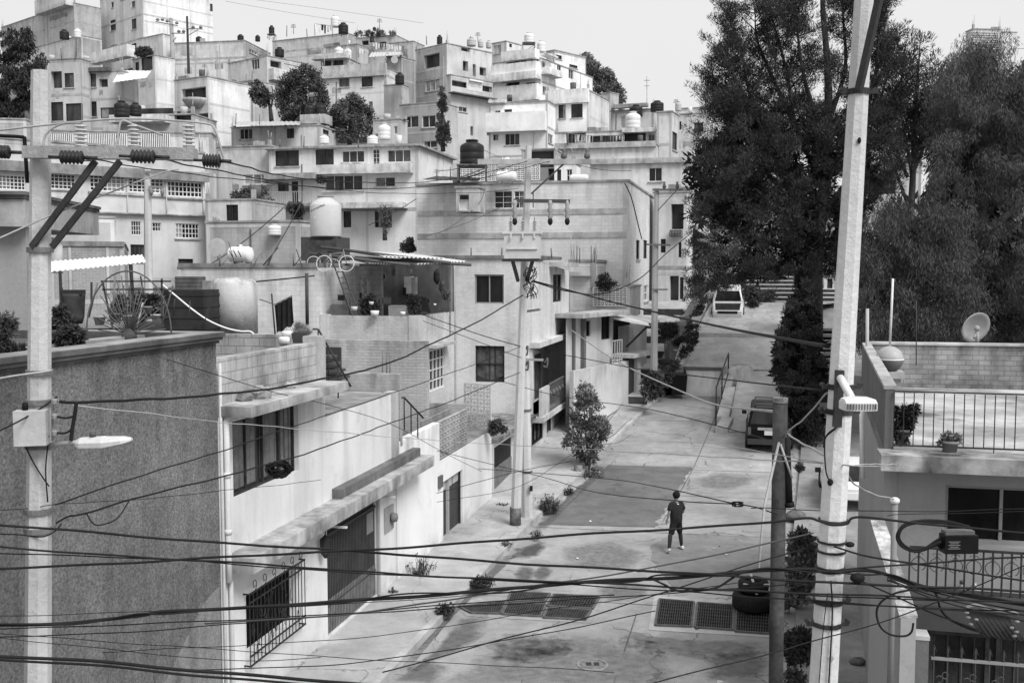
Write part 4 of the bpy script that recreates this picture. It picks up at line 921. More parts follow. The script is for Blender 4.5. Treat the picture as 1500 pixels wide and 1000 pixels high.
mb = MB(); fr = hF.fr; u0, u1, z0, z1 = fr.rect((273, 147, 303, 159)); mb.lathe([(.05, z0), ((u1-u0)*.3, z0+.15), ((u1-u0)*.48, z1-.25), ((u1-u0)*.48, z1)], (fr.w((u0+u1)/2, 0).x, fr.w((u0+u1)/2, 0).y, 0), 18); mb.build('balcony', P_(.45), hF.o.name)
hG = house('house with a slab roof and an open corner balcony by the broad dark tree', 336, 393, 453, 82, 200, 112, -38, P_(.60), smat=P_(.52), front=[(368,88,380,101,'w31')], side=[(396,88,412,101,'o'),(416,93,446,100,'o')])
ledge(hG, (393, 101, 412, 121), .9, P_(.62), 'balcony', 's')
hG2 = house('pale lower house with a bare wall left of the small twisted tree', 306, 372, 404, 118, 230, 104, -34, P_(.50), smat=P_(.42))
# --- top centre
hH = house('broad block house on the ridge with framed wall panels', 400, 509.5, 538, 49, 120, 142, -24, BL(.55), smat=BL(.45), bands=(66,))
hH2 = house('block house with two pale tanks along its wall', 478, 524, 540, 65, 120, 137, -24, P_(.50), smat=P_(.46))
hI = house('house with a wide parapet and two square windows behind the dark trees', 473, 566, 589, 99, 200, 106, -16, P_(.62), front=[(496,113.5,512,127.5,'e11'),(529.6,113,546,127,'k11'),(540,149,546,164,'w21')], bands=(110,))
ledge(hI, (471, 98.6, 567, 111), .35, P_(.5), 'parapet')
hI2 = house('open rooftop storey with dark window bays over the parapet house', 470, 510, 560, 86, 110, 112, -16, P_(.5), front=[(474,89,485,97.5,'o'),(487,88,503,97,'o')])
ledge(hI2, (462, 83, 513, 87), 1.0, P_(.6), 'roof_slab')
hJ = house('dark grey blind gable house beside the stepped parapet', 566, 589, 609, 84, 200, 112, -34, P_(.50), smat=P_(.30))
hJ2 = house('house with stepped stair parapet carrying a black tank', 563, 590, 598, 124, 215, 102, -20, P_(.40))
hK = house('two storey house with a dark square window and bare block sides', 609, 655, 721, 64, 165, 112, -44, P_(.46), smat=P_(.58), front=[(621,82,644,97,'o'),(623,117.5,644,131.5,'l31')], side=[(678,89,685.7,105,'o'),(692.5,94,697,112.5,'o'),(702.5,98,712,112,'o'),(675.5,65.5,688,77,'o')], bands=(112,))  # front toned darker than the side: its shade is in the colour
hL = house('house with the signboard hung in a dark open porch', 655, 661, 722, 110, 240, 106, -44, P_(.50), smat=P_(.5), side=[(662,117,721,136,'o'),(672,156,684.4,165,'w21'),(689,185,693,199,'o'),(713,185,717,199,'k11')])
ledge(hL, (657, 137, 721, 146), .8, wall(.14, .4), 'awning', 's')
u0, u1, z0, z1 = hL.fs.rect((683.6, 117.5, 706.5, 135.5)); mb = MB(); hL.fs.box(mb, u0, u1, z0, z1, -.1, 0.02)
sg = root('signboard', 'white consulting room signboard hanging in a dark porch', 'sign', hL.fs.w((u0+u1)/2, z0, 0)); mb.build('board', plain(.6, .5), sg.name)
mb = MB(); hL.fs.box(mb, u0+.25, u1-.05, z1-.02, z1+.14, 0.0, .2); mb.build('lamp_shade', plain(.75, .5), sg.name)
def text3d(name, s, fr, u0, u1, z0, z1, d, mat, parent):
    cu = bpy.data.curves.new(name, 'FONT'); cu.body = s; cu.size = 1; o = bpy.data.objects.new('t', cu); COL.objects.link(o)
    dg = bpy.context.evaluated_depsgraph_get(); me = o.evaluated_get(dg).to_mesh(); V = [v.co.copy() for v in me.vertices]; Fc = [tuple(p.vertices) for p in me.polygons]
    o.evaluated_get(dg).to_mesh_clear(); bpy.data.objects.remove(o)
    x0 = min(v.x for v in V); x1 = max(v.x for v in V); y0 = min(v.y for v in V); y1 = max(v.y for v in V); mb = MB()
    mb.v = [tuple(fr(u0 + (v.x-x0)/(x1-x0)*(u1-u0), z0 + (v.y-y0)/(y1-y0)*(z1-z0), d)) for v in V]; mb.f = Fc; mb.sm = [False]*len(Fc); mb.mi = [0]*len(Fc)
    return mb.build(name, mat, parent)
W_ = u1-u0; Hh = z1-z0
text3d('lettering', 'CONSULTORIO', hL.fs.w, u0+W_*.05, u1-W_*.05, z0+Hh*.6, z0+Hh*.80, .03, BLACK, sg.name)
text3d('lettering', 'MEDICO', hL.fs.w, u0+W_*.08, u1-W_*.1, z0+Hh*.42, z0+Hh*.54, .03, plain(.2), sg.name)
hM = house('dull grey house with two white framed windows next to the cypress', 586, 644.4, 671, 150, 260, 88, -26, P_(.37), smat=P_(.47), front=[(590,171,613,186.5,'w21'),(618,170,638,186,'w21'),(620,207,640,216,'w21')], side=[(655,176,660,190,'w11')])
hN = house('plain pale house below the tree with a narrow window and white tank', 547, 586, 592, 175, 250, 86, -20, P_(.50), front=[(577,185,582,196,'w21')])
hRidge = house('low jumbled ridge house under the pergola and washing lines', 522, 580, 612, 52, 120, 139, -20, P_(.5), smat=P_(.45), front=[(530,60,540,66,'o'),(556,62,566,70,'k11')])
hRidge2 = house('small ridge shed roofed with sheets behind the dark gable', 570, 606, 622, 61, 120, 128, -22, P_(.46))
# --- white stack
hO = house('small ridge house with two windows above the white balconies', 721, 741, 764, 61, 130, 120, -40, P_(.62), smat=P_(.68), front=[(723,67.5,733.5,78,'l21'),(723,97,733,107,'k21')], side=[(746,64,750,70,'k11')])
hP = house('white house of stacked balconies with rounded parapets', 722, 792, 868, 86, 200, 112, -30, P_(FARW, st=.1, drip=.2), front=[(741.6,87,761,99,'o'),(763,88,771,99,'k11'),(741.6,117.5,761,131,'o'),(770.5,121,784,131,'w31'),(777,87,789,99,'w31')], side=[(793,89,799,101,'w21'),(816,93,822,107,'w21'),(833,101,840,117,'w21'),(788.5,124,792,138,'w11'),(795,126,801,138,'w21')])
ledge(hP, (741, 79, 790, 87), 1.0, P_(.82, st=.1), 'roof_slab'); ledge(hP, (727, 99, 792, 114), 1.1, P_(.80, st=.1), 'balcony'); ledge(hP, (722, 113.6, 793, 117), 1.3, P_(.8), 'slab'); ledge(hP, (722, 131, 792, 147), .9, P_(.82, st=.1), 'balcony')
ledge(hP, (792, 79, 806, 87), 1.0, P_(.82, st=.1), 'roof_slab', 's'); ledge(hP, (792, 99, 812, 116), 1.0, P_(.80, st=.1), 'balcony', 's')
hP2 = house('row of pale stepped houses receding along the hill crest', 800, 812, 858, 74, 190, 122, -44, P_(.66), smat=P_(.68), side=[(814,80,823,88,'k21'),(834,94,846,101,'k11')])
hQ = house('white house with wide plain balcony band and tiny windows', 716, 802, 814, 148, 262, 98, -16, P_(.80, st=.15, drip=.2), front=[(725,162,733,167.5,'w21'),(738,160,750,166.5,'o'),(739.5,196,761,212.5,'w31'),(722,197,730,206,'w21')], side=[(803,195,810,212,'w21')])
ledge(hQ, (715, 167.5, 801, 192), .8, P_(.82, st=.1, drip=.2), 'balcony'); ledge(hQ, (718, 148, 742, 151), .6, P_(.8), 'canopy')
hR = house('bright white box house with two dark windows', 800, 862, 892, 133, 240, 101, -22, P_(.84, st=.08, drip=.15), smat=P_(.60), front=[(818,154,828.5,173,'k11'),(836.6,153,853.4,172,'k11'),(807,154,814,158.5,'k11'),(801,153,805,173,'k11')])  # side wall toned darker than the front, as if shaded
ledge(hR, (800, 134, 863, 150), .3, P_(.82, st=.1), 'parapet')
hR2 = house('small block house on the crest behind the white box house', 880, 893, 906, 136, 220, 118, -40, P_(.58), smat=P_(.5))
# --- right of centre
hS = house('long pale house with laundry terrace over a blank wall', 813, 961, 964, 212, 290, 78, -13, P_(.62), smat=P_(.6))
ledge(hS, (813, 211, 961, 215), .3, P_(.5), 'slab')
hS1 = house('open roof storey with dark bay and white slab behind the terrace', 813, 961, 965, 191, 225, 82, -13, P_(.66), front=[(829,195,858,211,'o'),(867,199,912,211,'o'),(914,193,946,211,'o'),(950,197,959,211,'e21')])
ledge(hS1, (913, 190, 961, 194.5), .8, P_(.8, st=.1), 'roof_slab')
hT = house('plain tower wall with a tall dark doorway', 961, 983, 994, 164, 290, 79, -22, P_(.66), smat=P_(.52), side=[(985,192,992,222,'d11')])
hT2 = house('pale house with a wavy parapet and roof tanks by the antenna mast', 894, 957, 981, 160, 230, 96, -22, P_(.62), smat=P_(.6))
ledge(hT2, (898, 155, 950, 157), .6, P_(.4), 'canopy')
hU = house('low house with one dark window partly behind the big pine', 980, 1047, 1075, 166, 262, 98, -16, P_(.58), front=[(1017,180,1030,193,'k21'),(990,178,998,190,'o')])
hU2 = house('farther pale house at the edge of the pine foliage', 990, 1045, 1080, 157, 220, 118, -20, P_(.6))
hV = house('house with dark shed openings under a row of satellite clutter', 764, 812, 822, 219, 300, 70, -14, P_(.24), smat=P_(.5), front=[(772,222,811,245,'o'),(803,247,820,264,'o')])
hV2 = house('pale wall with a single tall white framed window above the big blank house', 864, 1010, 1052, 236, 330, 70, -13.5, P_(.60), smat=P_(.62), front=[(950.6,246,969.6,265.5,'w21')], side=[(1000,255,1003,266,'k11')] if False else [])
ledge(hV2, (864, 234, 1012, 238), .25, P_(.5), 'slab')
hV3 = house('small shed with white door and glass block window on the big roof', 812, 842, 850, 240, 280, 66, -14, P_(.70), front=[(816,248.5,822,266,'d11'),(830,248,838,266,'w22')])
# --- the big rendered house in the middle
BIGM = wall(.67, .5, 'block', .12, .4, .86, .3)
hW = house('big blank rendered house with grid window and lattice of cables, filling the middle', 612, 918, 955, 266, 600, 56, -13.5, BIGM, smat=wall(.66, .4, 'block', .1, .4, .88, .2), front=[(724,280,750,305,'w23'),(753,280,768,305,'w23'),(779,282,782,305,'w12')], side=[(932,351,937,380,'k11'),(942.5,351,948,379,'k11'),(943,418,949,440,'w22'),(930,418,935,438,'k11')], roof=.12, frame=False)
ledge(hW, (612, 342, 918, 348), .05, wall(.52, .4), 'beam'); ledge(hW, (612, 309, 918, 313), .04, wall(.54, .4), 'beam'); ledge(hW, (913, 271, 918, 600), .03, wall(.52, .4), 'column')
mb = MB(); u0, u1, z0, z1 = hW.fr.rect((612, 262, 697, 308)); hW.fr.box(mb, u0-.5, u1, z0, z1+.3, -2.5, .06); 
# open roof corner with a shed
sh = house('little pale shed with grilled vent in the corner of the big house roof', 668, 700, 704, 275, 310, 55.6, -13.5, P_(.50), front=[(672,285,687,308,'s11')], depth=2, z0=None)
mb = MB(); u0, u1, z0, z1 = sh.fr.rect((674, 286.5, 686, 292)); sh.fr.box(mb, u0, u1, z0, z1, .005, .03); mb.build('vent', BLACK, sh.o.name)
hX = house('tall pale house with stacked balcony recesses beyond the big blank house', 955, 1003, 1012, 282, 560, 66, -20, P_(.62), front=[(983,299,1001,346,'o'),(994,355,998,377,'k11'),(981,404,994,440,'o'),(996,406,1001,438,'k11'),(968,350,975,370,'k11')], bands=(392,))
ledge(hX, (983, 336, 1001, 347), .3, P_(.5), 'balcony')
railing(hX, (983, 338, 1001, 347), .4, IRON, 8)
# --- left middle
hY = house('wide pale house with long rows of white framed windows and a slab balcony', 397, 613, 664, 214, 420, 74, -12, P_(.68, st=.3), smat=P_(.66), front=[(403,221,438,243,'k21'),(462,219,489,242,'k21'),(500.5,221,534,238,'w31'),(546,219,556,250,'w25'),(567,219.5,602,237.5,'w31'),(475.6,257,531.5,279,'w41'),(549.6,259.5,579,273.5,'w21'),(407,268,423,281,'k21'),(427,266,437,299,'d11'),(503,308,514.5,333,'k11'),(549,308,560,333,'k11'),(564,306,574,333,'k11')], bands=(306,), roof=.16, over=.3)
ledge(hY, (470, 243.5, 606, 254), .9, P_(.72, st=.3), 'balcony'); ledge(hY, (395, 256, 470, 263), 1.0, P_(.4), 'slab'); ledge(hY, (489, 299, 598, 305.5), 1.5, P_(.75), 'slab'); ledge(hY, (398, 300, 470, 304), 1.6, P_(.4), 'balcony_slab')
railing(hY, (401, 283, 468, 300), 1.5, plain(.35), 22)
for r in ((474,279.5,533,281.5),(548,274,580,275.5),(499,238.3,536,240),(565,238,604,239.6)): ledge(hY, r, .15, P_(.75), 'sill')
hY2 = house('low house with a wavy sheet roof and twin black tanks', 340, 469, 496, 184, 260, 84, -12, P_(.56), smat=P_(.5), front=[(351,189,370,204,'w31'),(420,188.5,431,202.5,'k21')], side=[(473,189,482,199,'k21'),(486,190,490,196,'k11')])
hY3 = house('house with one curtained window over a creeper covered wall', 318, 398, 404, 214, 330, 77, -12, P_(.54), front=[(357,256,395,270,'l31')])
hZ = house('long house wrapped by bands of white grid windows', -30, 303, 309, 226, 420, 62, 40, P_(.52, st=.3), front=[(-8,255,38,279,'w84'),(74,254,111,278,'w64'),(131,254.5,184,282,'w84'),(188,260,241,284,'w84'),(245,264.5,297,290,'w93'),(159,323,170,345,'w33'),(192,324,207,344.5,'w43'),(220,326,236,339,'w42'),(257,327,292,349.5,'w73'),(191,358,213,382,'k41'),(261,379,283,390,'k21')], depth=8, roof=.12)
ledge(hZ, (-20, 249, 303, 254), .35, P_(.3), 'slab'); ledge(hZ, (110, 311, 305, 316), .3, P_(.42), 'slab')
for r in ((129,283.5,242,286),(243,291,299,293)): ledge(hZ, r, .12, P_(.5), 'sill')
for x in (186, 243, 297): ledge(hZ, (x-1.6, 250, x+1.6, 312), .1, P_(.5), 'column')
hZ2 = house('pale house behind a row of white terrace slats', 60, 312, 318, 196, 300, 70, 8, P_(.62), depth=3)
for (a, b) in ((74, 107), (131, 186), (208, 249)):
    mb = MB(); nn_ = int((b-a)/2.6)
    for i in range(nn_ + 1):
        x = a + (b-a)*i/nn_; u, z = hZ2.fr.uz(x, 217); u2, z2 = hZ2.fr.uz(x, 196); hZ2.fr.box(mb, u-.03, u+.03, z, z2, .1, .14)
    mb.build('slat', plain(.72), hZ2.o.name)
mb = MB()
for (a, b) in ((74, 107), (131, 186), (208, 249)):
    r = hZ2.fr.rect((a, 195, b, 217)); hZ2.fr.box(mb, *r, .0, .04)
mb.build('backing', plain(.05), hZ2.o.name)
hZ3 = house('slab roofed house with broken pale awnings behind the dark tanks', 175, 285, 318, 168, 230, 76, -8, P_(.46), front=[(196,158,250,176,'o'),(255,162,280,176,'o')], smat=P_(.6))
ledge(hZ3, (172, 172, 250, 181), 1.2, P_(.72), 'awning')
hZ4 = house('creeper topped block house with a dark doorway above the roof clutter', 303, 375, 420, 293, 420, 60, -14, P_(.62), front=[(331,300,349,325,'k21')], smat=BL(.45))
hZ5 = house('dim block house with a dish and round tank behind the yards', 305, 440, 470, 325, 470, 50, -14, BL(.40), smat=BL(.40))
hZ6 = house('brick workshop with wavy white awning along the yards', 74, 185, 200, 358, 480, 44, 20, wall(.30, .4, 'brick', .15, .5, 1.5, .4), front=[], depth=5)
ledge(hZ6, (74, 353, 182, 361), .1, P_(.34), 'coping'); ledge(hZ6, (100, 362, 106, 430), .05, P_(.5), 'column'); ledge(hZ6, (155, 360, 161, 430), .05, P_(.5), 'column')
hZ7 = house('dull wall with a rounded top ledge under the grid windows', 72, 170, 176, 320, 420, 50, 28, P_(.38), depth=4)
hEdge = house('grey overhanging house at the picture edge behind the concrete lamp pole', -60, 44, 52, 333, 540, 27, 6, wall(.30, .15, None, .06, .2), roof=0, depth=6, frame=False)
mb = MB(); u0, u1, z0, z1 = hEdge.fr.rect((-60, 293, 46, 333)); hEdge.fr.box(mb, u0, u1, z0, z1, -6, .5); mb.build('overhang', wall(.36, .2), hEdge.o.name)
mb = MB(); u0, u1, z0, z1 = hEdge.fr.rect((-60, 282, 47, 293)); hEdge.fr.box(mb, u0, u1, z0, z0+(z1-z0)*.5, -6, .58); hEdge.fr.box(mb, u0, u1+.05, z0+(z1-z0)*.5+.002, z1, -6, .66); mb.build('cornice', wall(.13, .3), hEdge.o.name)
hEdge2 = house('pale wall beneath the dark tree at the picture edge', -60, 42, 46, 176, 300, 66, 10, BL(.42), depth=5)
# slatted far building at the upper right, pale houses behind the pines
hRa = house('slatted rooftop box of a far building beyond the willow', 1421, 1462, 1466, 44, 180, 120, 6, plain(.5), depth=5)
mb = MB()
for k in range(9):
    y = 47 + k*3.4; u0, u1, z0, z1 = hRa.fr.rect((1421, y, 1462, y+1.7)); hRa.fr.box(mb, u0, u1, z0, z1, 0, .15)
mb.build('slat', plain(.72), hRa.o.name)
hRb = house('plain pale block of a far building beside the slatted box', 1462, 1485, 1490, 48, 190, 121, 6, P_(.75), depth=5)
hRc = house('pale house with a wavy wall glimpsed between the pine and the willow', 1292, 1345, 1385, 208, 420, 84, -20, P_(.60), smat=P_(.5), front=[(1276,262,1316,288,'o')])
hRd = house('pale block wall under a dark roof glimpsed behind the leaning pole', 1262, 1325, 1345, 258, 420, 78, -14, P_(.55), front=[(1277,263,1312,284,'o'),(1292,330,1310,345,'k11')])
hRe = house('striped pale house seen just beside the pine trunk', 1205, 1224, 1232, 405, 520, 66, -10, P_(.55), front=[(1212,408,1219,440,'k11')])

# small things left on the hillside roofs
rr_ = random.Random(21)
for fr, ua, zt_, Y_, lb_ in HL:
    if Y_ < 60 or abs(ua) < 2: continue
    for k in range(rr_.choice([0, 1, 1, 2])):
        u = ua + abs(ua)*rr_.uniform(.08, .92); p = fr.w(u, zt_ + .003, -rr_.uniform(.3, .7)); mb = MB(); w_ = rr_.uniform(.35, .8); h_ = rr_.uniform(.2, .5); ty = rr_.random()
        if ty < .55:
            for q in range(rr_.choice([1, 2, 3])): mb.box(p + Vector((rr_.uniform(-.3, .3), rr_.uniform(0, .3), h_*.5 + q*.02)), (w_, .35, h_), fr.yaw + rr_.uniform(-20, 20))
            tag(mb.build('cement_block', wall(rr_.choice([.3, .42, .5]), .4)), 'loose cement blocks left on a hillside roof edge', 'cement block', 'cement blocks left on the hillside roofs')
        else:
            mb.lathe([(w_*.4, 0), (w_*.45, h_*1.6), (w_*.4, h_*1.7), (.02, h_*1.72)], p, 12); tag(mb.build('bucket', plain(rr_.choice([.03, .12, .5, .7]), .6)), 'small bucket or drum standing on a hillside roof', 'bucket', 'buckets standing on the hillside roofs')
# ================================================================== poles
POLEM = wall(.50, .45, None, .1, .1, .7, .5, 16, .07); POLEL = wall(.60, .35, None, .08, .1, .7, .5, 16, .06)
def octpole(mb, a, b, r0, r1, n=8, twist=.39):
    a, b = Vector(a), Vector(b); rings = []
    for p, r in ((a, r0), (a.lerp(b, .5), (r0+r1)/2), (b, r1)):
        rings.append([p + Vector((r*math.cos(2*math.pi*k/n + twist), r*math.sin(2*math.pi*k/n + twist), 0)) for k in range(n)])
    mb.grid(rings, True, False, True)
def band(mb, p, r, h=.05, n=16): mb.lathe([(r-.02, -h/2), (r, -h/2), (r, h/2), (r-.02, h/2)], p, n, False)
def ontop(a, b, y):                    # a point on the line a-b at picture row y
    lo, hi = 0.0, 1.0
    def row(t):
        p = a.lerp(b, t) - CAM; dz = p.y*CP - p.z*SP; return CYP - FPX*(p.y*SP + p.z*CP)/dz
    for _ in range(40):
        m_ = (lo+hi)/2
        if row(m_) > y: lo = m_
        else: hi = m_
    return a.lerp(b, (lo+hi)/2)
# ---- lamp pole with wooden cross beam
YP = 11.0
a, b = Pt(55.5, 1010, YP), Pt(60, 104, YP); a = b + (a-b)*1.55
LP = root('utility_pole', 'flat topped concrete pole with wooden cross beam, insulators and street lamp', 'utility pole', a); n = LP.name
mb = MB(); octpole(mb, a, b, .165, .098); mb.build('pole', POLEM, n)
for y in (366, 545, 588, 652, 747, 775): mb = MB(); band(mb, ontop(a, b, y), .125 + (y-100)*.00004, .055); mb.build('clamp', plain(.16, .6, .2, .3, 8), n)
mb = MB(); mb.bar(Pt(36, 223, YP-.2), Pt(286, 226, YP-.25), .12, .125); mb.build('cross_beam', wall(.36, .6, None, .2, .1, .7, .7, 14, .15), n)
mb = MB()
for (p, q) in (((46, 362, YP-.12), (140, 236, YP-.3)), ((76, 362, YP-.12), (176, 236, YP-.3))): mb.bar(Pt(*p), Pt(*q), .03, .065)
mb.build('brace', plain(.05, .5, .2, .3), n)
def stack(mb, p, n_=6, r=.075, h=.26):
    prof = [(.03, 0)]
    for i in range(n_):
        z = h*(i+.2)/n_; prof += [(.032, z), (r, z+h*.12/n_), (r*.95, z+h*.35/n_), (.034, z+h*.5/n_)]
    mb.lathe(prof + [(.02, h)], p, 16, False)
for k, (x, lb) in enumerate(((119, ''), (197, ''), (277, ''))):
    mb = MB(); p = Pt(x, 216, YP-.22); stack(mb, p, 6, .066, .24); mb.build('insulator', plain(.5, .3, 0, .1), n)
    mb = MB(); mb.lathe([(.06, -.06), (.06, .02), (.035, .03)], p, 12, False); mb.box(p - Vector((0,0,.08)), (.15, .12, .12)); mb.build('insulator_base', plain(.3, .5), n)
for (x0, x1, y) in ((88, 122, 230), (192, 227, 229), (297, 323, 235), (-14, 14, 222)):
    mb = MB(); p, q = Pt(x0, y, YP-.35), Pt(x1, y+1, YP-.35); prof = []
    for i in range(6): prof += [p.lerp(q, (i+.1)/6), p.lerp(q, (i+.5)/6), p.lerp(q, (i+.9)/6)]
    mb.tube(prof, [.042, .072, .042]*6, 14); mb.tube([p.lerp(q, -.5), p], .015, 6); mb.tube([q, q.lerp(p, -.6)], .02, 6); mb.build('strain_insulator', plain(.035, .4), n)
mb = MB(); mb.tube(spline([Pt(p[0], p[1], YP-.25) for p in ((-10,192),(60,184),(119,178),(180,174),(243,176),(300,181),(314,188),(322,212),(329,236))]), .012, 6); mb.tube(spline([Pt(p[0], p[1], YP-.25) for p in ((62,222),(68,196),(90,182),(119,180))]), .012, 6); mb.tube(spline([Pt(p[0], p[1], YP-.25) for p in ((165,230),(172,205),(178,178),(197,183),(238,198))]), .012, 6); mb.build('jumper_cable', CABLE_L, n)
mb = MB(); mb.tube(spline([Pt(0, 199, YP), Pt(33, 201, YP), Pt(36, 206, YP), Pt(40, 268, YP)], 5), .02, 6); mb.build('conduit', BLACK, n)
# box and street lamp on the pole
mb = MB(); c = Pt(46, 626, YP-.22); mb.box(c, (.32, .16, .37), 12); mb.build('control_box', wall(.50, .4, None, .1, .3), n)
mb = MB(); mb.lathe([(.03, 0), (.03, .07), (.01, .08)], Pt(37, 600, YP-.22), 10); mb.build('sensor', BLACK, n)
mb = MB(); mb.tube(spline([Pt(72, 656, YP), Pt(90, 650, YP-.1), Pt(112, 648, YP-.2)]), .026, 8); mb.build('lamp_arm', plain(.35, .5), n)
mb = MB(); p = Pt(112, 648, YP-.2); q = Pt(193, 645, YP-.5)
rings = []
for t_, w, h0, h1 in ((0, .04, -.03, .03), (.08, .07, -.05, .05), (.5, .1, -.05, .055), (.53, .1, -.05, .05), (.85, .09, -.02, .045), (1, .03, .0, .03)):
    c = p.lerp(q, t_); rings.append([c + Vector((0, -w, h0)), c + Vector((0, -w, (h0+h1)/2)), c + Vector((0, -w*.4, h1)), c + Vector((0, w*.4, h1)), c + Vector((0, w, (h0+h1)/2)), c + Vector((0, w, h0))])
mb.grid(rings, True, False); mb.build('lamp_head', plain(.62, .45), n)
mb = MB(); mb.lathe([(.035, 0), (.035, .05), (.01, .055)], Pt(136, 643, YP-.3) + Vector((0,0,.03)), 10); mb.build('sensor', plain(.1), n)
mb = MB()
for y in (588, 610, 634):
    mb.bar(Pt(76, y, YP-.12), Pt(86, y, YP-.14), .02, .05); mb.lathe([(.02,-.03),(.035,-.02),(.02,0),(.035,.02),(.02,.03)], Pt(80, y, YP-.18), 10)
mb.bar(Pt(77, 580, YP-.12), Pt(77, 645, YP-.12), .02, .02); mb.build('spool_rack', plain(.25, .5), n)
mb = MB(); mb.tube(spline([Pt(112, 588, YP-.2), Pt(110, 605, YP-.2), Pt(106, 628, YP-.2), Pt(104, 645, YP-.2)]), [.022]*4 if False else .02, 6); mb.tube(spline([Pt(84, 610, YP-.2), Pt(96, 612, YP-.2), Pt(110, 609, YP-.2)]), .012, 5); mb.tube(spline([Pt(84, 634, YP-.2), Pt(95, 634, YP-.2), Pt(104, 630, YP-.2)]), .012, 5)
mb.tube(spline([Pt(38, 655, YP-.15), Pt(48, 675, YP-.15), Pt(60, 695, YP-.15), Pt(72, 712, YP-.15)]), .008, 5); mb.tube(spline([Pt(58, 610, YP-.15), Pt(64, 625, YP-.15), Pt(72, 640, YP-.15)]), .008, 5); mb.tube(spline([Pt(70, 652, YP-.14), Pt(67, 690, YP-.14), Pt(70, 735, YP-.14)]), .008, 5)
mb.build('loose_cable', CABLE, n)
# ---- leaning pole
YQ = 9.5; a, b = Pt(1200, 1100, YQ), Pt(1269, -60, YQ); QA, QB = a, b; a2 = b + (a-b)*1.6
RP = root('utility_pole', 'tall pale leaning concrete pole ringed with steel straps and cables', 'utility pole', a2); n = RP.name
mb = MB(); octpole(mb, a2, b, .175, .085, 8, .2); mb.build('pole', POLEL, n)
def prad(y): p = ontop(QA, QB, y); t_ = (p - QA).length/(QB-QA).length; return .14 - .055*t_
for y in (135, 566, 602, 761, 792, 806, 831, 879, 912):
    mb = MB(); band(mb, ontop(a, b, y), prad(y)+.012, .05 if y < 700 else .04 if y > 830 else .02)
    if y in (135, 566, 602, 879, 912):
        c = ontop(a, b, y); r = prad(y) + .03
        for sg in (-1, 1): mb.box(c + Vector((sg*r, -.02, 0)), (.07, .04, .035)); mb.tube([c + Vector((sg*(r+.03), -.04, .02)), c + Vector((sg*(r+.03), .03, .02))], .02, 6)
    mb.build('strap', plain(.05, .5, .3, .4, 6), n)
mb = MB(); mb.bar(Pt(1258, 132, YQ-.14), Pt(1292, -20, YQ-.3), .05, .06); mb.build('brace', plain(.05, .5, .2, .3), n)
mb = MB(); mb.bar(Pt(1230, 542, YQ-.13), Pt(1226, 625, YQ-.13), .065, .07); mb.build('lamp_bracket', plain(.05, .5, .3, .3), n)
mb = MB(); mb.tube([Pt(1231, 553, YQ-.18), Pt(1248, 584, YQ-.5)], .035, 10); mb.build('lamp_arm', plain(.6, .45), n)
mb = MB(); c = Pt(1256, 591, YQ-.6)
rings = []
for dx, w, h in ((-.14, .06, .02), (-.13, .1, .045), (-.05, .12, .06), (.1, .12, .055), (.145, .09, .04), (.15, .05, .02)):
    rings.append([c + Vector((dx, -w, -.05)), c + Vector((dx, -w, h*.3)), c + Vector((dx, -w*.5, h)), c + Vector((dx, w*.5, h)), c + Vector((dx, w, h*.3)), c + Vector((dx, w, -.05))])
mb.grid(rings, True, False); hd = mb.build('lamp_head', plain(.6, .4), n)
mb = MB()
for i in range(11): mb.box(c + Vector((-.12 + i*.024, -.112, -.012)), (.009, .03, .05))
mb.build('cooling_fin', plain(.16, .5), hd.name)
mb = MB(); mb.tube(spline([Pt(1226, 625, YQ-.2), Pt(1212, 636, YQ-.18), Pt(1208, 650, YQ-.17), Pt(1210, 690, YQ-.17), Pt(1218, 710, YQ-.17)]), .007, 5); mb.tube(spline([Pt(1224, 628, YQ-.2), Pt(1210, 640, YQ-.18), Pt(1206, 655, YQ-.17)]), .006, 5)
mb.build('loose_cable', CABLE, n); mb = MB(); mb.tube(spline([Pt(1217, 850, YQ-.15), Pt(1219, 900, YQ-.15), Pt(1214, 1000, YQ-.15)]), .008, 5); mb.tube(spline([Pt(1212, 870, YQ-.15), Pt(1206, 920, YQ-.15), Pt(1199, 1010, YQ-.15)]), .005, 5); mb.build('loose_cable', CABLE, n)
mb = MB(); mb.ball(Pt(1216, 706, YQ-.12), (.03, .006, .035), 7, 5); mb.ball(ontop(a, b, 208) + Vector((0, -.105, 0)), (.018, .01, .03), 7, 5); mb.build('bolt_hole', BLACK, n)
for (s_, y) in (('6', 910), ('9', 957)):
    p = ontop(a, b, y) + Vector((.02, -prad(y)-.004, 0)); text3d('stamped_number', s_, lambda u, z, d, p=p: Vector((p.x+u, p.y, p.z+z)), -.02, .02, -.03, .03, 0, plain(.3), n)
# ---- dark steel post
YD = 13.0; a, b = Pt(1136, 1020, YD), Pt(1143, 588, YD); a2 = b + (a-b)*2.0
t = root('steel_post', 'dark rusty guyed steel post with a ragged top before the black off-roader', 'post', a2); n = t.name
mb = MB(); mb.tube([a2, b], .092, 14); mb.build('post', plain(.045, .7, 0, .5, 2), n)
mb = MB(); mb.tube([b - Vector((0,0,.01)), b + Vector((0,0,.05))], .1, 12, False); mb.build('rusty_cap', plain(.16, .9, 0, .6, 14, bump=.5), n)
mb = MB(); mb.tube([Pt(1152, 640, YD-.05), Pt(1156, 735, YD-.05)], .045, 10); mb.tube([Pt(1156, 735, YD-.05), Pt(1157, 742, YD-.05)], .06, 10); mb.build('fuse_tube', BLACK, n)
mb = MB(); mb.tube([Pt(1141, 648, YD-.1), Pt(1120, 740, YD-.6), Pt(1111, 836, YD-1)], .018, 5); mb.tube([Pt(1143, 650, YD-.1), Pt(1160, 700, YD-.1)], .015, 5); mb.build('guy_strap', CABLE_L, n)
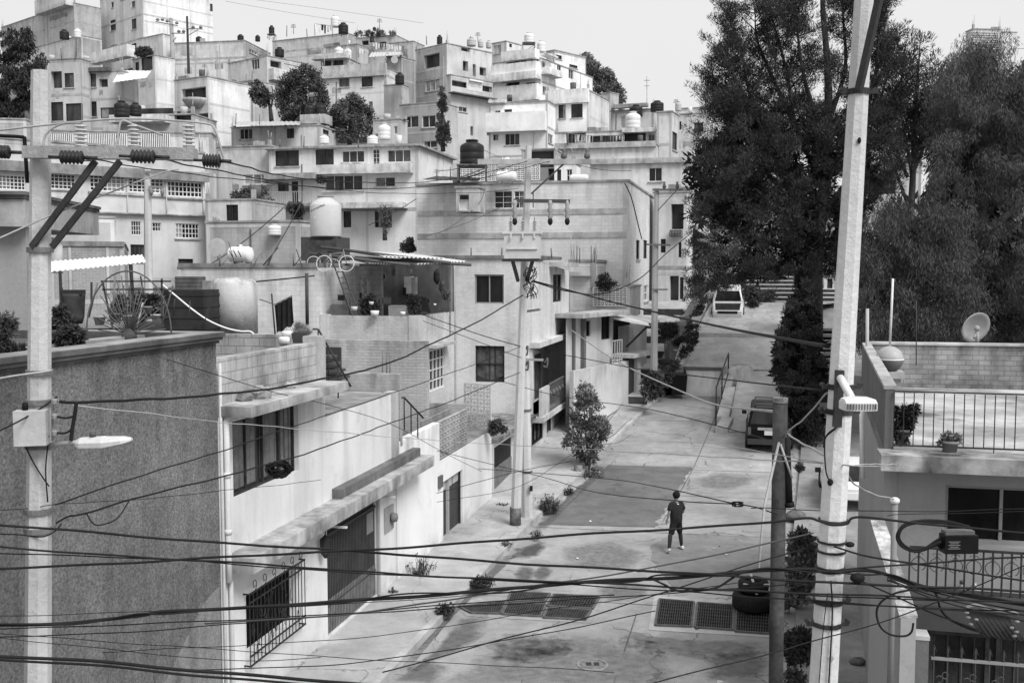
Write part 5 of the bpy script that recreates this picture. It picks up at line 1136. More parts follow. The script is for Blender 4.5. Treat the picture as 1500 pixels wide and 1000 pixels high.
# ---- transformer poles
zb_ = .18
pa, pb = G(755, 768, zb_), None; YT = pa.y; pb = Pt(774.5, 214, YT + .3)
TP = root('utility_pole', 'tall concrete pole carrying the box transformer and two cross beams', 'utility pole', pa); n = TP.name
mb = MB(); octpole(mb, pa, pb, .175, .105); mb.build('pole', wall(.52, .5, None, .12, .3), n)
mb = MB(); mb.tube([pa, pa + Vector((.0,0,.55))], .185, 10); mb.build('pole_foot', plain(.12, .9, 0, .5, 5), n)
mb = MB(); mb.bar(Pt(700, 237, YT-.1), Pt(866, 237, YT-.2), .12, .16); mb.build('cross_beam', wall(.45, .5), n)
mb = MB(); mb.bar(Pt(752, 294, YT-.15), Pt(835, 295, YT-.2), .1, .11); mb.build('cross_arm', plain(.07, .6), n); mb = MB(); mb.bar(Pt(826, 240, YT-.15), Pt(778, 284, YT-.1), .05); mb.build('brace', plain(.07, .6), n)
for x in (826, 860):
    mb = MB(); p = Pt(x, 233, YT-.15); mb.lathe([(.05, 0), (.1, .05), (.09, .15), (.04, .2), (.07, .26), (.03, .33)], p, 12); mb.build('insulator', plain(.12, .4), n)
for x in (754, 806, 831):
    mb = MB(); p = Pt(x, 298, YT-.2); mb.lathe([(.03, -.5), (.08, -.42), (.05, -.3), (.1, -.22), (.05, -.1), (.08, 0), (.05, .1)], p, 10); mb.build('fuse_cutout', plain(.30, .4), n)
    mb = MB(); mb.ball(p + Vector((0,0,-.55)), (.08, .08, .12), 8, 6); mb.build('fuse_tip', BLACK, n)
mb = MB(); c = Pt(765.5, 361, YT-.55); mb.box(c, (1.06, .7, .74), -6); mb.box(c + Vector((0, 0, .41)), (1.16, .78, .08), -6); mb.box(c + Vector((-.02, -.37, -.08)), (.92, .05, .03), -6)
for dx in (-.35, 0, .35): mb.box(c + Vector((dx, -.4, .3)), (.05, .06, .14), -6)
tr = mb.build('transformer', wall(.56, .2, None, .05, .2, .7, .1), n)
for dx in (-.36, 0, .36):
    mb = MB(); stack(mb, c + Vector((dx, -.1, .45)), 5, .07, .34); mb.tube([c + Vector((dx, -.1, .78)), c + Vector((dx, -.1, .92))], .02, 6); mb.build('bushing', plain(.3, .4), tr.name)
mb = MB(); mb.box(c + Vector((0, .1, -.42)), (1.2, .8, .07), -6); 
for dx in (-.3, .3): mb.bar(c + Vector((dx, -.1, -.45)), c + Vector((dx*.45, .4, -1.05)), .09, .09)
mb.build('platform', plain(.08, .6), n)
mb = MB()
for k in range(11):
    x0 = random.uniform(768, 776); pts = [Pt(x0 + random.uniform(-6, 14), 392 + i*9 + random.uniform(-2, 2), YT-.3) for i in range(6)]; mb.tube(spline(pts, 5), .010, 4)
mb.build('loose_cable', CABLE, n)
pa2 = G(772, 757, zb_); pb2 = Pt(767.5, 470, pa2.y)
t = root('utility_pole', 'shorter concrete pole paired tight beside the transformer pole', 'utility pole', pa2); n = t.name
mb = MB(); octpole(mb, pa2, pb2, .19, .16); mb.build('pole', wall(.56, .5, None, .12, .3), n)
mb = MB(); mb.bar(Pt(757, 526, pa2.y-.25), Pt(796, 527, pa2.y-.25), .07); mb.build('cross_arm', plain(.3, .6), n); mb = MB(); mb.bar(Pt(771, 456, pa2.y-.2), Pt(792, 453, pa2.y-.9), .07); mb.build('cross_arm', plain(.3, .6), n)
mb = MB()
for x, y in ((769, 513), (770, 535), (798, 531), (764, 545)): mb.tube(spline([Pt(x, y, pa2.y-.3), Pt(x+4, y-6, pa2.y-.35), Pt(x+3, y+6, pa2.y-.35), Pt(x-2, y+5, pa2.y-.3)]), .03, 6)
for y in (600, 690): band(mb, ontop(pa2, pb2, y), .2, .06)
mb.build('insulator', plain(.12, .5), n)
mb = MB(); mb.box(Pt(778, 715, pa2.y-.25), (.1, .1, .16)); mb.build('junction_box', BLACK, n)
# ---- far pole
YF = 50; pa3, pb3 = Pt(957.5, 548, YF), Pt(962, 276, YF)
t = root('utility_pole', 'far concrete pole at the foot of the stepped pavement', 'utility pole', pa3); n = t.name
mb = MB(); octpole(mb, pa3, pb3, .19, .11); mb.build('pole', wall(.40, .5), n)
mb = MB(); mb.bar(Pt(956, 278, YF-.2), Pt(1000, 278, YF-.2), .1); mb.bar(Pt(991, 279, YF-.2), Pt(964, 308, YF-.1), .05); mb.build('cross_arm', plain(.13, .6), n); mb = MB(); mb.bar(Pt(947, 358, YF-.2), Pt(982, 359, YF-.2), .08); mb.build('cross_arm', plain(.13, .6), n); mb = MB(); mb.bar(Pt(955, 424, YF-.2), Pt(978, 424, YF-.2), .07); mb.build('cross_arm', plain(.13, .6), n)
for x in (973, 992): mb = MB(); mb.lathe([(.04, 0), (.1, .1), (.05, .25), (.06, .35)], Pt(x, 277, YF-.2), 8); mb.build('insulator', plain(.13, .6), n)
# ---- slim pole among the roofs, hilltop poles
def simplepole(x0, y0, x1, y1, Y, r, label, arms=(), mat=None, ins=()):
    A_, B_ = Pt(x0, y0, Y), Pt(x1, y1, Y); t = root('utility_pole', label, 'utility pole', A_)
    mb = MB(); octpole(mb, A_, B_, r, r*.7); mb.build('pole', mat or wall(.5, .4), t.name)
    if arms:
        for q in arms[1:]: mb = MB(); mb.bar(Pt(q[0], q[1], Y-.15), Pt(q[2], q[3], Y-.15), .1 if len(q) < 5 else q[4]); mb.build('cross_arm', plain(.2, .6), t.name)
        mb = MB(); q = arms[0]; mb.bar(Pt(q[0], q[1], Y-.15), Pt(q[2], q[3], Y-.15), .1 if len(q) < 5 else q[4])
        mb.build('cross_arm', plain(.2, .6), t.name)
        for (x, y) in ins: mb = MB(); mb.lathe([(.04*Y/60, 0), (.12*Y/60, .12), (.05*Y/60, .3)], Pt(x, y, Y-.15), 8); mb.build('insulator', plain(.2, .6), t.name)
    return t
simplepole(218, 470, 216, 246, 33, .15, 'slim pale pole among the cluttered roofs, behind the arched iron fan', [(211, 252, 241, 252, .08), (218, 274, 240, 274, .06)], wall(.52, .4), [(222, 287), (238, 288)])
simplepole(255, 126, 250.5, 27, 118, .28, 'pale utility pole with two cross arms below the tower house', [(228, 32, 261, 38), (251, 49, 271, 49), (252, 63, 258, 55, .08)], wall(.42, .4), [(231, 31), (238, 31), (245, 33), (259, 36), (262, 48), (269, 48)])
simplepole(276.5, 108, 274, 24, 116, .16, 'dark wooden pole next to the hilltop utility pole', [(274, 42, 297, 43), (276, 52, 290, 44, .07)], plain(.06, .9), [(283, 42), (294, 42)])
simplepole(948, 168, 947.5, 112, 110, .06, 'hair thin radio mast above the crest roofs', [(943, 118, 952, 118, .05), (944, 126, 951, 126, .05)], plain(.5))

# ================================================================== tanks
def tank_proto(name, m, label, lidm):
    t = root(name, label, 'water tank')
    mb = MB(); mb.lathe([(.50, 0), (.55, .03), (.55, .26), (.535, .29), (.55, .32), (.55, .58), (.535, .61), (.55, .64), (.55, .92), (.5, 1.0), (.30, 1.12), (.26, 1.13), (.26, 1.19)], (0,0,0), 26); mb.build('body', m, t.name)
    mb = MB(); mb.lathe([(.29, 1.19), (.29, 1.24), (.2, 1.27), (.02, 1.28)], (0,0,0), 18); mb.build('lid', lidm, t.name)
    return t
used = {}
def tank(kind, x0, x1, yt, yb, Y, label, group=None):
    c = Pt((x0+x1)/2, yb, Y); w = (x1-x0)/FPX*Y; h = (yb-yt)/FPX*Y
    if kind not in used:
        used[kind] = tank_proto('water_tank', {'b': TANKB, 'w': TANKW, 'g': TANKG}[kind], label, {'b': plain(.05), 'w': plain(.6), 'g': plain(.3)}[kind]); o = used[kind]
        o.location = c; o.scale = (w/1.1, w/1.1, h/1.28); o['label'] = label
        if group: o['group'] = group
        return o
    return dup(used[kind], c, random.uniform(0, 6), (w/1.1, w/1.1, h/1.28), label)
TG = 'water tanks on the hillside roofs'
TN = [('b',674,709,205,243,58,'big black water tank on a dark stand beside the rooftop lattice'),('b',447,461,153,171,86,'black tank of the twin pair nearer the small tree'),('b',463,478,152,171,86,'black tank of the twin pair nearer the pale slab roof'),
 ('b',579,592,107,124,101,'black tank on the stepped parapet'),('b',403,416,70,84,126,'dark tank tucked under the ridge wall'),('b',394,402,38,51,128,'black tank on a thin stand against the sky'),('b',496,510,34,50,138,'black tank next to the ridge clothesline'),
 ('b',348,357,51,60,125,'small dark tank on the long wall house'),('b',287,296,54,61.5,126,'low dark tank at the foot of the tower'),('b',88,101,44,58,127,'dark tank under the dull block house'),('b',922,941,154,171,95,'dark tank behind the white tank by the wavy parapet'),('b',953,972,148,164,94,'round black tank near the antenna mast'),
 ('b',168,189,148,172,70,'dark tank over the broken pale awning'),('b',190,207,151,170,72,'darker tank half hidden at the arcade roof'),('b',546,551,40,45,140,'tiny dark tank dome on the ridge'),
 ('w',554,572,181,205,76,'tall white tank on the wide pale house'),('w',538,555,198,212,76,'squat white tank beside the tall white one'),('w',468,482,198,211,77,'low white tank lid above the wide house windows'),('w',916,938,164,190,92,'large white tank by the wavy parapet'),('w',485,497,23,40,138,'white tank at the very top of the ridge roofs'),('w',109,119,42,56,127,'white tank next to the dark one by the dull block house'),('w',490,503,69,85,134,'pale tank along the ridge house wall'),('w',504,515,71,87,134,'second pale tank along the ridge house wall, nearer the dark gable'),
 ('w',768,782,48,64,118,'pale tank on a stand over the white balconies'),('w',787,799,60,77,119,'pale tank behind the white balconies'),('w',1290,1310,222,243,76,'white tank glimpsed through the leaves by the leaning pole'),('w',393,412,328,345,50,'white tank on the dim block house'),('g',989,998,149,163,97,'small grey tank near the pine edge'),('g',684,697,56,68,111,'grey tank on the bare block house roof'),('g',712,720,60,71,113,'grey tank at the join of the ridge houses'),('g',700,708,59,69.5,112,'middle grey tank on the bare block house roof'),('w',1320,1334,207,219,80,'white tank dome over the wavy wall in the leaves'),('b',374,381,52,61,128,'dark drum on the pale corner house roof'),('b',640,648,52,65,114,'dark drum behind the bare block house')]
for k, q in enumerate(TN): tank(*q, group=TG) if False else tank(*q)
# stands under a few tanks
def stand(x0, x1, yt, yb, Y, label):
    t = root('tank_stand', label, 'tank stand', Pt((x0+x1)/2, yb, Y)); mb = MB(); c = Pt((x0+x1)/2, yt, Y); w = (x1-x0)/FPX*Y; h = (yb-yt)/FPX*Y
    for sx in (-1, 1):
        for sy in (-1, 1): mb.bar(c + Vector((sx*w/2, sy*w/2, 0)), c + Vector((sx*w/2, sy*w/2, -h)), w*.06)
        mb.bar(c + Vector((-w/2, sx*w/2, -.02)), c + Vector((w/2, sx*w/2, -.02)), w*.06); mb.bar(c + Vector((-w/2, sx*w/2, -h*.8)), c + Vector((w/2, sx*w/2, -h*.2)), w*.04)
    mb.build('frame', plain(.12, .7), t.name)
    mb = MB(); mb.box(c + Vector((0,0,-.01)), (w*1.1, w*1.1, .06)); mb.build('deck', plain(.15, .7), t.name)
stand(672, 712, 243, 268, 58, 'dark angle iron stand below the big black tank'); stand(393, 403, 51, 58, 128, 'thin stand below the black tank on the skyline'); stand(766, 783, 64, 82, 118, 'iron stand below the pale tank over the white balconies')
mb = MB(); p = Pt(463, 170, 86.2); mb.box(p + Vector((0,0,-.35)), (2.2, 1.6, .75), -12); tag(mb.build('tank_plinth', P_(.5)), 'pale block plinth below the twin black tanks', 'plinth')
# the big pale tank with the maker's name
t = root('water_tank', 'big pale cylindrical water tank with dark lettering and a cone top', 'water tank', Pt(477, 347, 44)); n = t.name
c = Pt(477.5, 347, 44); r = 22.5/FPX*44; k = 1/FPX*44
mb = MB(); mb.lathe([(r*.98, 0), (r, .05), (r, 45*k), (r*.97, 46.5*k), (r*.55, 54*k), (r*.5, 54.3*k), (r*.5, 57*k)], c, 36); mb.build('body', plain(.50, .5, 0, .08, 1.2), n)
mb = MB(); mb.lathe([(r*.52, 57*k), (r*.52, 59*k), (r*.1, 60*k)], c, 20); mb.build('lid', plain(.25), n)
text3d('lettering', 'Rotoplas', lambda u, z, d: Vector((c.x + (r+d)*math.sin(u), c.y - (r+d)*math.cos(u), c.z + z + (u+1)*.25)), -.95, .12, 33.5*k, 37.5*k, .012, BLACK, n)
mb = MB()
for i in range(12):
    a0 = i/12*6.28; mb.face([Vector((c.x + (r+.012)*math.sin(-.55 + .1*math.cos(a)), c.y - (r+.012)*math.cos(-.55 + .1*math.cos(a)), c.z + 27.5*k + .1*math.sin(a))) for a in (0, 1)] + [Vector((c.x + (r+.012)*math.sin(-.55), c.y - (r+.012)*math.cos(-.55), c.z + 27.5*k))]) if False else None
mb.face([Vector((c.x + (r+.012)*math.sin(-.55 + .09*math.cos(a)), c.y - (r+.012)*math.cos(-.55 + .09*math.cos(a)), c.z + 27.5*k + .085*math.sin(a))) for a in np.linspace(0, 6.28, 17)[:-1]]); mb.build('emblem', plain(.66, .4), n)
mb = MB(); p = Pt(477, 358, 44.5); mb.box(p + Vector((0,0,-.2)), (1.6, 1.6, 1.0), -12); tag(mb.build('tank_plinth', plain(.07, .9)), 'dark plinth below the big lettered tank', 'plinth')
mb = MB(); 
ra = Pt(452, 357, 42); mb.box(Pt(474, 372, 42.5), (1.35, .6, 1.1), -12); tag(mb.build('shed', plain(.06, .8, 0, .4)), 'dark boarded shed box behind the bicycles', 'shed')
# lying gas tanks
def gas(x0, x1, yt, yb, Y, label, tilt=0, o=[None]):
    c = Pt((x0+x1)/2, (yt+yb)/2, Y); L = (x1-x0)/FPX*Y; d = (yb-yt)/FPX*Y
    if o[0] is None:
        t = root('gas_tank', label, 'gas tank'); mb = MB(); mb.lathe([(.05, -1), (.3, -.96), (.45, -.86), (.5, -.7), (.5, .7), (.45, .86), (.3, .96), (.05, 1)], (0,0,0), 20, axis='x'); mb.build('body', TANKW, t.name)
        mb = MB(); mb.lathe([(.14, .42), (.14, .62), (.05, .64)], (0,0,0), 12); mb.build('dome', plain(.6), t.name)
        mb = MB(); mb.box((-.5, 0, -.5), (.1, .7, .25)); mb.box((.5, 0, -.5), (.1, .7, .25)); mb.build('foot', plain(.3), t.name); o[0] = t
        t.location = c; t.scale = (L/2, d*.9, d*.9); t.rotation_euler = (0, tilt, R(-12)); return t
    q = dup(o[0], c, 0, (L/2, d*.9, d*.9), label); q.rotation_euler = (0, tilt, R(-12)); return q
gas(726, 757, 250, 267, 57, 'white gas tank lying on the big house roof near the pole'); gas(728, 749, 232, 247, 58, 'speckled gas tank tilted above the white lying one', -.35); gas(834, 862, 255, 267, 57.5, 'white gas tank with a dome at the far end of the big house roof')
gas(334, 371, 360, 386, 40, 'round white gas tank marked with dark strokes on the near roof')
mb = MB(); c = Pt(352, 372, 39.5)
for dx in (-.28, -.12, .05): mb.bar(c + Vector((dx-.06, -.28, .12)), c + Vector((dx+.06, -.3, -.12)), .05, .02)
tag(mb.build('painted_strokes', BLACK), 'dark painted strokes on the round white gas tank', 'marking')
# near roof: upright grey tank, dark boxes, hose, barrel
t = root('water_tank', 'rough stained cement cylinder tank on the near roof beside dark cisterns', 'water tank', Pt(344, 487, 30)); c = Pt(344, 488, 30); k = 30/FPX
mb = MB(); mb.lathe([(33*k, 0), (33*k, 72*k), (31*k, 76*k), (24*k, 80*k), (2*k, 82*k)], c, 30); mb.build('body', wall(.5, .6, None, .2, .9, .7, .5), t.name)
for (x0, x1, y0, y1, Y, g, lb) in ((250, 312, 424, 486, 29, .035, 'big black cistern block beside the cement cylinder'), (262, 296, 405, 426, 29.4, .11, 'ridged grey lid box on top of the black cistern'), (296, 312, 411, 426, 29.5, .3, 'pale box next to the ridged lid box')):
    p = Pt((x0+x1)/2, (y0+y1)/2, Y); mb = MB(); w, h = (x1-x0)/FPX*Y, (y1-y0)/FPX*Y; mb.box(p, (w, w*.8, h), -10)
    for i in range(4): mb.box(p + Vector((0, 0, h*(-.4 + i*.26))), (w*1.03, w*.83, h*.05), -10)
    tag(mb.build('cistern', plain(g, .6, 0, .3)), lb, 'cistern')
mb = MB(); hp = spline([Pt(x, y, 26) for x, y in ((237, 416), (262, 437), (283, 454), (305, 469), (330, 480), (352, 485), (368, 486), (378, 498))], 8)
mb.tube(hp, .021, 8); tag(mb.build('hose', plain(.75, .5)), 'white pipe slung from the roof clutter down to the block wall', 'pipe')
t = root('barrel', 'dark dented open drum on the textured house roof', 'barrel', Pt(107, 474, 19)); c = Pt(108, 474, 19); k = 19/FPX
mb = MB(); mb.lathe([(12*k, 0), (15*k, 10*k), (17*k, 40*k), (17.5*k, 44*k)], c, 20); mb.lathe([(15.5*k, 44*k), (14*k, 38*k)], c, 20); mb.build('body', plain(.045, .7, 0, .4, 5), t.name)
mb = MB(); mb.box(c + Vector((0, 0, 46*k)), (30*k, 26*k, 7*k), 10); mb.build('cover', plain(.03, .8), t.name)
# wrought iron fan on the corner of the roof
t = root('iron_fan', 'tall arched wrought iron fan of thin rods on the roof corner', 'iron fan', Pt(189, 492, 16.9)); c = Pt(189, 490, 16.9); k = 16.9/FPX
mb = MB()
mb.tube([c + Vector((62*k*math.cos(a), 0, 90*k*max(0, math.sin(a)) + 3*k)) for a in np.linspace(-.05, math.pi+.05, 30)], .014, 5)
for i in range(23):
    a = math.pi*(i+.8)/23.6; L = random.uniform(.55, 1.0)
    mb.tube([c, c + Vector((60*k*math.cos(a)*L, random.uniform(-.05,.05), 88*k*math.sin(a)*L))], .009, 4)
for L in (.35, .55): mb.tube([c + Vector((60*k*math.cos(a)*L, 0, 88*k*math.sin(a)*L)) for a in np.linspace(.5, 2.6, 20)], .008, 4)
mb.build('rods', plain(.10, .6), t.name)
mb = MB(); mb.lathe([(.14, -.12), (.12, 0), (.08, .06), (.03, .1)], c, 12); mb.build('hub', plain(.06, .8, 0, .4, 9), t.name)
# iron gate frame behind
t = root('iron_gate', 'dark square iron gate frame with bars standing behind the fan', 'iron frame', Pt(180, 470, 22)); mb = MB()
for (p, q) in (((148, 412), (250, 412)), ((150, 424), (250, 424)), ((157, 470), (248, 464)), ((150, 412), (165, 480)), ((237, 408), (237, 470)), ((134, 413), (134, 450)), ((193, 388), (196, 480)), ((88, 398), (90, 450))): mb.bar(Pt(p[0], p[1], 22), Pt(q[0], q[1], 22), .035)
mb.build('bars', plain(.05, .7), t.name)
# clutter under there: pots and boxes
for i, (x, y, s_, g, lb) in enumerate(((170, 466, 10, .12, 'dark flowerpot beneath the iron frame'), (188, 468, 9, .35, 'pale pot beneath the iron frame'), (205, 466, 11, .06, 'black pot behind the iron fan'), (228, 466, 8, .4, 'spotted pale pot close to the black cistern'), (146, 470, 10, .3, 'round grey pot beside the dented drum'), (215, 455, 9, .2, 'grey bucket behind the iron fan'))):
    p = Pt(x, y, 23); k = 23/FPX; mb = MB(); mb.lathe([(s_*.6*k, 0), (s_*.85*k, s_*1.1*k), (s_*.95*k, s_*1.12*k), (s_*.95*k, s_*1.3*k), (s_*.8*k, s_*1.3*k)], p - Vector((0,0,s_*.6*k)), 12); tag(mb.build('flowerpot', plain(g, .8, 0, .3, 6)), lb, 'pot')
# white wavy awning over the yards
t = root('wavy_awning', 'bright white wavy sheet awning on thin posts above the roof clutter', 'awning', Pt(140, 395, 25)); mb = MB(); rows = []
for i in range(81):
    f = i/80; up = .016*math.cos(i*math.pi/2); a_, b_ = Pt(72, 398, 22.5).lerp(Pt(214, 384, 25.5), f), Pt(74, 388, 27).lerp(Pt(208, 378, 30), f); rows.append([a_ + Vector((0,0,up)), b_ + Vector((0,0,up + .1))])
mb.grid(rows, closed=False, smooth=True, caps=False); mb.build('sheet', plain(.8, .5, 0, .08), t.name)
mb = MB(); mb.bar(Pt(88, 398, 22.8), Pt(90, 460, 22.8), .05); mb.bar(Pt(191, 387, 25), Pt(195, 440, 25), .07); mb.build('post', plain(.05), t.name)
mb = MB(); mb.lathe([(.3, -.3), (.3, .5), (.15, .7), (.02, .75)], Pt(76, 385, 30), 16); tag(mb.build('water_tank', TANKW), 'white tank end peeping out by the pole above the wavy awning', 'water tank')
# hanging cloth
t = root('hanging_cloth', 'black cloth hung over a line on the yard house wall', 'cloth', Pt(416, 460, 34)); mb = MB(); rows = []
tl, tr_, bl, br = Pt(402, 447, 34), Pt(428, 434, 34.2), Pt(405, 489, 34), Pt(431, 474, 34.2)
for j in range(13):
    row = []
    for i in range(21):
        a_, b_ = i/20, j/12; p = tl.lerp(tr_, a_).lerp(bl.lerp(br, a_), b_); row.append(p + Vector((0, .06*math.sin(i*1.1 + j*.2), .04*math.sin(i*.7)*b_)))
    rows.append(row)
mb.grid(rows, closed=False, smooth=True, caps=False); mb.build('cloth', plain(.022, .95, 0, .4, 2), t.name)
mb = MB(); mb.tube([Pt(380, 438, 34), Pt(402, 446, 34), Pt(428, 433, 34.2)], .015, 4); mb.tube([Pt(449, 400, 34), Pt(450, 476, 34)], .06, 7); mb.tube([Pt(398, 430, 34), Pt(404, 500, 34)], .03, 5); mb.build('line_posts', plain(.06), t.name)
# white plastic tub, planter pots on the block walls
t = root('plant_pot', 'dark box planter with dry grass on the brick parapet end', 'plant', Pt(440, 500, 22)); k = 22/FPX; c = Pt(440, 502, 22)
mb = MB(); mb.hexa([c + Vector((-9*k,-9*k,0)), c + Vector((9*k,-9*k,0)), c + Vector((9*k,9*k,0)), c + Vector((-9*k,9*k,0))], [c + Vector((-11*k,-11*k,15*k)), c + Vector((11*k,-11*k,15*k)), c + Vector((11*k,11*k,15*k)), c + Vector((-11*k,11*k,15*k))]); mb.build('pot', plain(.06), t.name)
DRYPOT = (t.name, c + Vector((0,0,17*k)))
for (x, y, r_, h_, Y, g, lb) in ((419, 498, 11, 10, 24, .8, 'white plastic tub upside down near the box planter'), (421, 489, 9, 8, 26, .7, 'round white basin behind the white tub'), (344, 494, 14, 4, 25, .6, 'flat pale tray on the block wall top')):
    k = Y/FPX; mb = MB(); mb.lathe([(r_*.9*k, -h_*.5*k), (r_*k, h_*.3*k), (r_*.85*k, h_*.5*k), (.01, h_*.55*k)], Pt(x, y, Y), 18); tag(mb.build('tub', plain(g, .4, 0, .05)), lb, 'tub')
# things on the terrace of the brick house
YT2 = 39.0; kt = YT2/FPX
def lad(a, b, w, nr_, label, r=.02):
    t = root('ladder', label, 'ladder', a); d = (b-a); ux = Vector((1,0,0))*w/2; mb = MB(); mb.bar(a-ux, b-ux, r*2); mb.bar(a+ux, b+ux, r*2)
    for i in range(nr_): p = a.lerp(b, (i+.7)/nr_); mb.bar(p-ux, p+ux, r*1.6)
    mb.build('rails', plain(.09, .7), t.name)
lad(Pt(521, 461, 38.8), Pt(494, 388, 39.6), .26, 9, 'dark metal ladder leaning against the terrace roof edge')
for (x0, y0, x1, y1, g, lb) in ((482, 446, 513, 462, .10, 'dark washing trough with sloping sides on the terrace'), (571, 447, 597, 463, .38, 'pale rounded washing machine on the terrace'), (594, 405, 604, 430, .7, 'white water heater hung on the terrace wall'), (604.5, 406, 609.5, 431, .4, 'narrow grey cabinet next to the water heater'), (592, 421, 597, 432, .03, 'small black box under the water heater')):
    mb = MB(); c = Pt((x0+x1)/2, (y0+y1)/2, YT2 + (3.0 if y1 < 440 else .6)); w, h = (x1-x0)*c.y/FPX, (y1-y0)*c.y/FPX
    if g == .10: mb.hexa([c + Vector(v) for v in ((-w/2,-.3,-h/2),(w/2,-.3,-h/2),(w/2,.3,-h/2),(-w/2,.3,-h/2))], [c + Vector(v) for v in ((-w*.38,-.25,h/2),(w*.45,-.25,h/2),(w*.45,.3,h/2),(-w*.38,.3,h/2))])
    else: mb.box(c, (w, .45, h), -10); mb.box(c + Vector((0,-.02,h*.42)), (w*.9, .44, h*.08), -10)
    nm = {'dark': 'washing_trough', 'pale': 'washing_machine', 'whit': 'water_heater', 'narr': 'cabinet', 'smal': 'box'}[lb[:4]]
    tag(mb.build(nm, plain(g, .6, 0, .2)), lb, nm.replace('_', ' '))
for (x, y, r_, g, lb) in ((549, 459, 6.5, .7, 'white plastic basin on the terrace parapet'), (590, 459, 4, .75, 'small white bucket before the washing machine'), (637, 446, 2.2, .7, 'tiny white cup on the end of the terrace parapet'), (519, 452, 5, .5, 'pale sack between the ladder feet'), (544, 444, 3.5, .6, 'pale jug among the terrace plants')):
    mb = MB(); k = YT2/FPX; mb.lathe([(r_*.75*k, -r_*.6*k), (r_*k, r_*.6*k), (r_*.9*k, r_*.62*k), (r_*.7*k, -r_*.4*k)], Pt(x, y, YT2-.75), 14); tag(mb.build('basin' if r_ > 3 else 'cup', plain(g, .5)), lb, 'basin' if r_ > 3 else 'cup')
t = root('chair', 'dark folding chair tipped on the terrace near the plants', 'chair', Pt(620, 448, YT2)); mb = MB(); c = Pt(620, 445, YT2+.3)
mb.hexa([c + Vector(v) for v in ((-.45,-.2,-.15),(.3,-.2,-.35),(.3,.2,-.35),(-.45,.2,-.15))], [c + Vector(v) for v in ((-.2,-.2,.3),(.1,-.2,.25),(.1,.2,.25),(-.2,.2,.3))]); mb.build('seat', plain(.02), t.name)
for i, (x0, y0, x1, y1, g, lb) in enumerate(((526, 405, 545, 428, .3, 'striped cloth hung at the inner corner of the terrace'), (530, 426, 538, 450, .45, 'pale towel hung below the striped cloth'))):
    t = root('hung_cloth', lb, 'cloth', Pt(x0, y1, 40)); mb = MB(); rows = []
    for j in range(7): rows.append([Pt(x0 + (x1-x0)*i_/10, y0 + (y1-y0)*j/6 + (i_*.6), 40.2) + Vector((0, .08*math.sin(i_*1.6), 0)) for i_ in range(11)])
    mb.grid(rows, closed=False, smooth=True, caps=False); mb.build('cloth', plain(g, .9, 0, .4, 9), t.name)
rt_ = random.Random(31)
for i, (x, y, s_, kind, lb) in enumerate(((560, 405, 4, 'pan', 'dark pan hung high on the terrace back wall'), (577, 398, 5, 'sack', 'bundle hung from the terrace roof pole'), (566, 440, 6, 'box', 'dark carton at the back of the terrace'), (611, 450, 5, 'box', 'small crate by the terrace pillar plant'), (640, 405, 9, 'sack', 'dark jacket hung by the terrace end wall'), (648, 420, 8, 'sack', 'dark apron hung lowest by the terrace end wall'), (500, 436, 5, 'box', 'low box beside the ladder foot'), (510, 441, 6, 'sack', 'dark bag slumped under the inner terrace window'), (536, 455, 5, 'box', 'black box among the terrace plants'), (625, 441, 4, 'pan', 'round lid leaning near the folding chair'), (601, 397, 3, 'pan', 'pale clock like disc above the water heater'), (556, 452, 5, 'sack', 'grey rag heap beside the white plastic basin'))):
    p = Pt(x, y, YT2 + (2.6 if y < 425 else .9)); k = p.y/FPX; mb = MB(); g = rt_.choice([.02, .03, .06, .15])
    if kind == 'box': mb.box(p, (s_*2*k, s_*1.5*k, s_*1.6*k), rt_.uniform(-30, 30))
    elif kind == 'pan': mb.lathe([(.01, -.03), (s_*k, -.02), (s_*1.05*k, .02), (s_*.9*k, .03)], p, 14, axis='y'); g = .5 if 'pale' in lb else g
    else:
        mb.ball(p, (s_*.6*k, s_*.4*k, s_*1.2*k), 10, 8); mb.v = [tuple(Vector(v) + Vector((rt_.uniform(-1,1), rt_.uniform(-1,1), rt_.uniform(-1,1)))*s_*.12*k) for v in mb.v]
    nm = {'box': 'box', 'pan': 'pan', 'sack': 'bundle'}[kind]; tag(mb.build(nm, plain(g, .85, 0, .4, 5)), lb, nm)
rt_ = random.Random(41)
for i in range(22):
    x = rt_.uniform(82, 300) if i < 14 else rt_.uniform(310, 470); y = rt_.uniform(455, 482) if i < 14 else rt_.uniform(384, 392); Y = rt_.uniform(20, 27) if i < 14 else rt_.uniform(34.5, 37); mb = MB(); L_ = rt_.uniform(22, 62) if i < 14 else rt_.uniform(14, 34)
    mb.tube([Pt(x, y, Y), Pt(x + rt_.uniform(-22, 22), y - L_, Y + rt_.uniform(-.3, .3))], rt_.choice([.010, .014, .02]), 5); tag(mb.build('rod', plain(rt_.choice([.04, .08, .16, .3]), .8)), 'thin rod leaning among the clutter of the near roofs', 'rod', 'rods leaning in the near roof clutter')
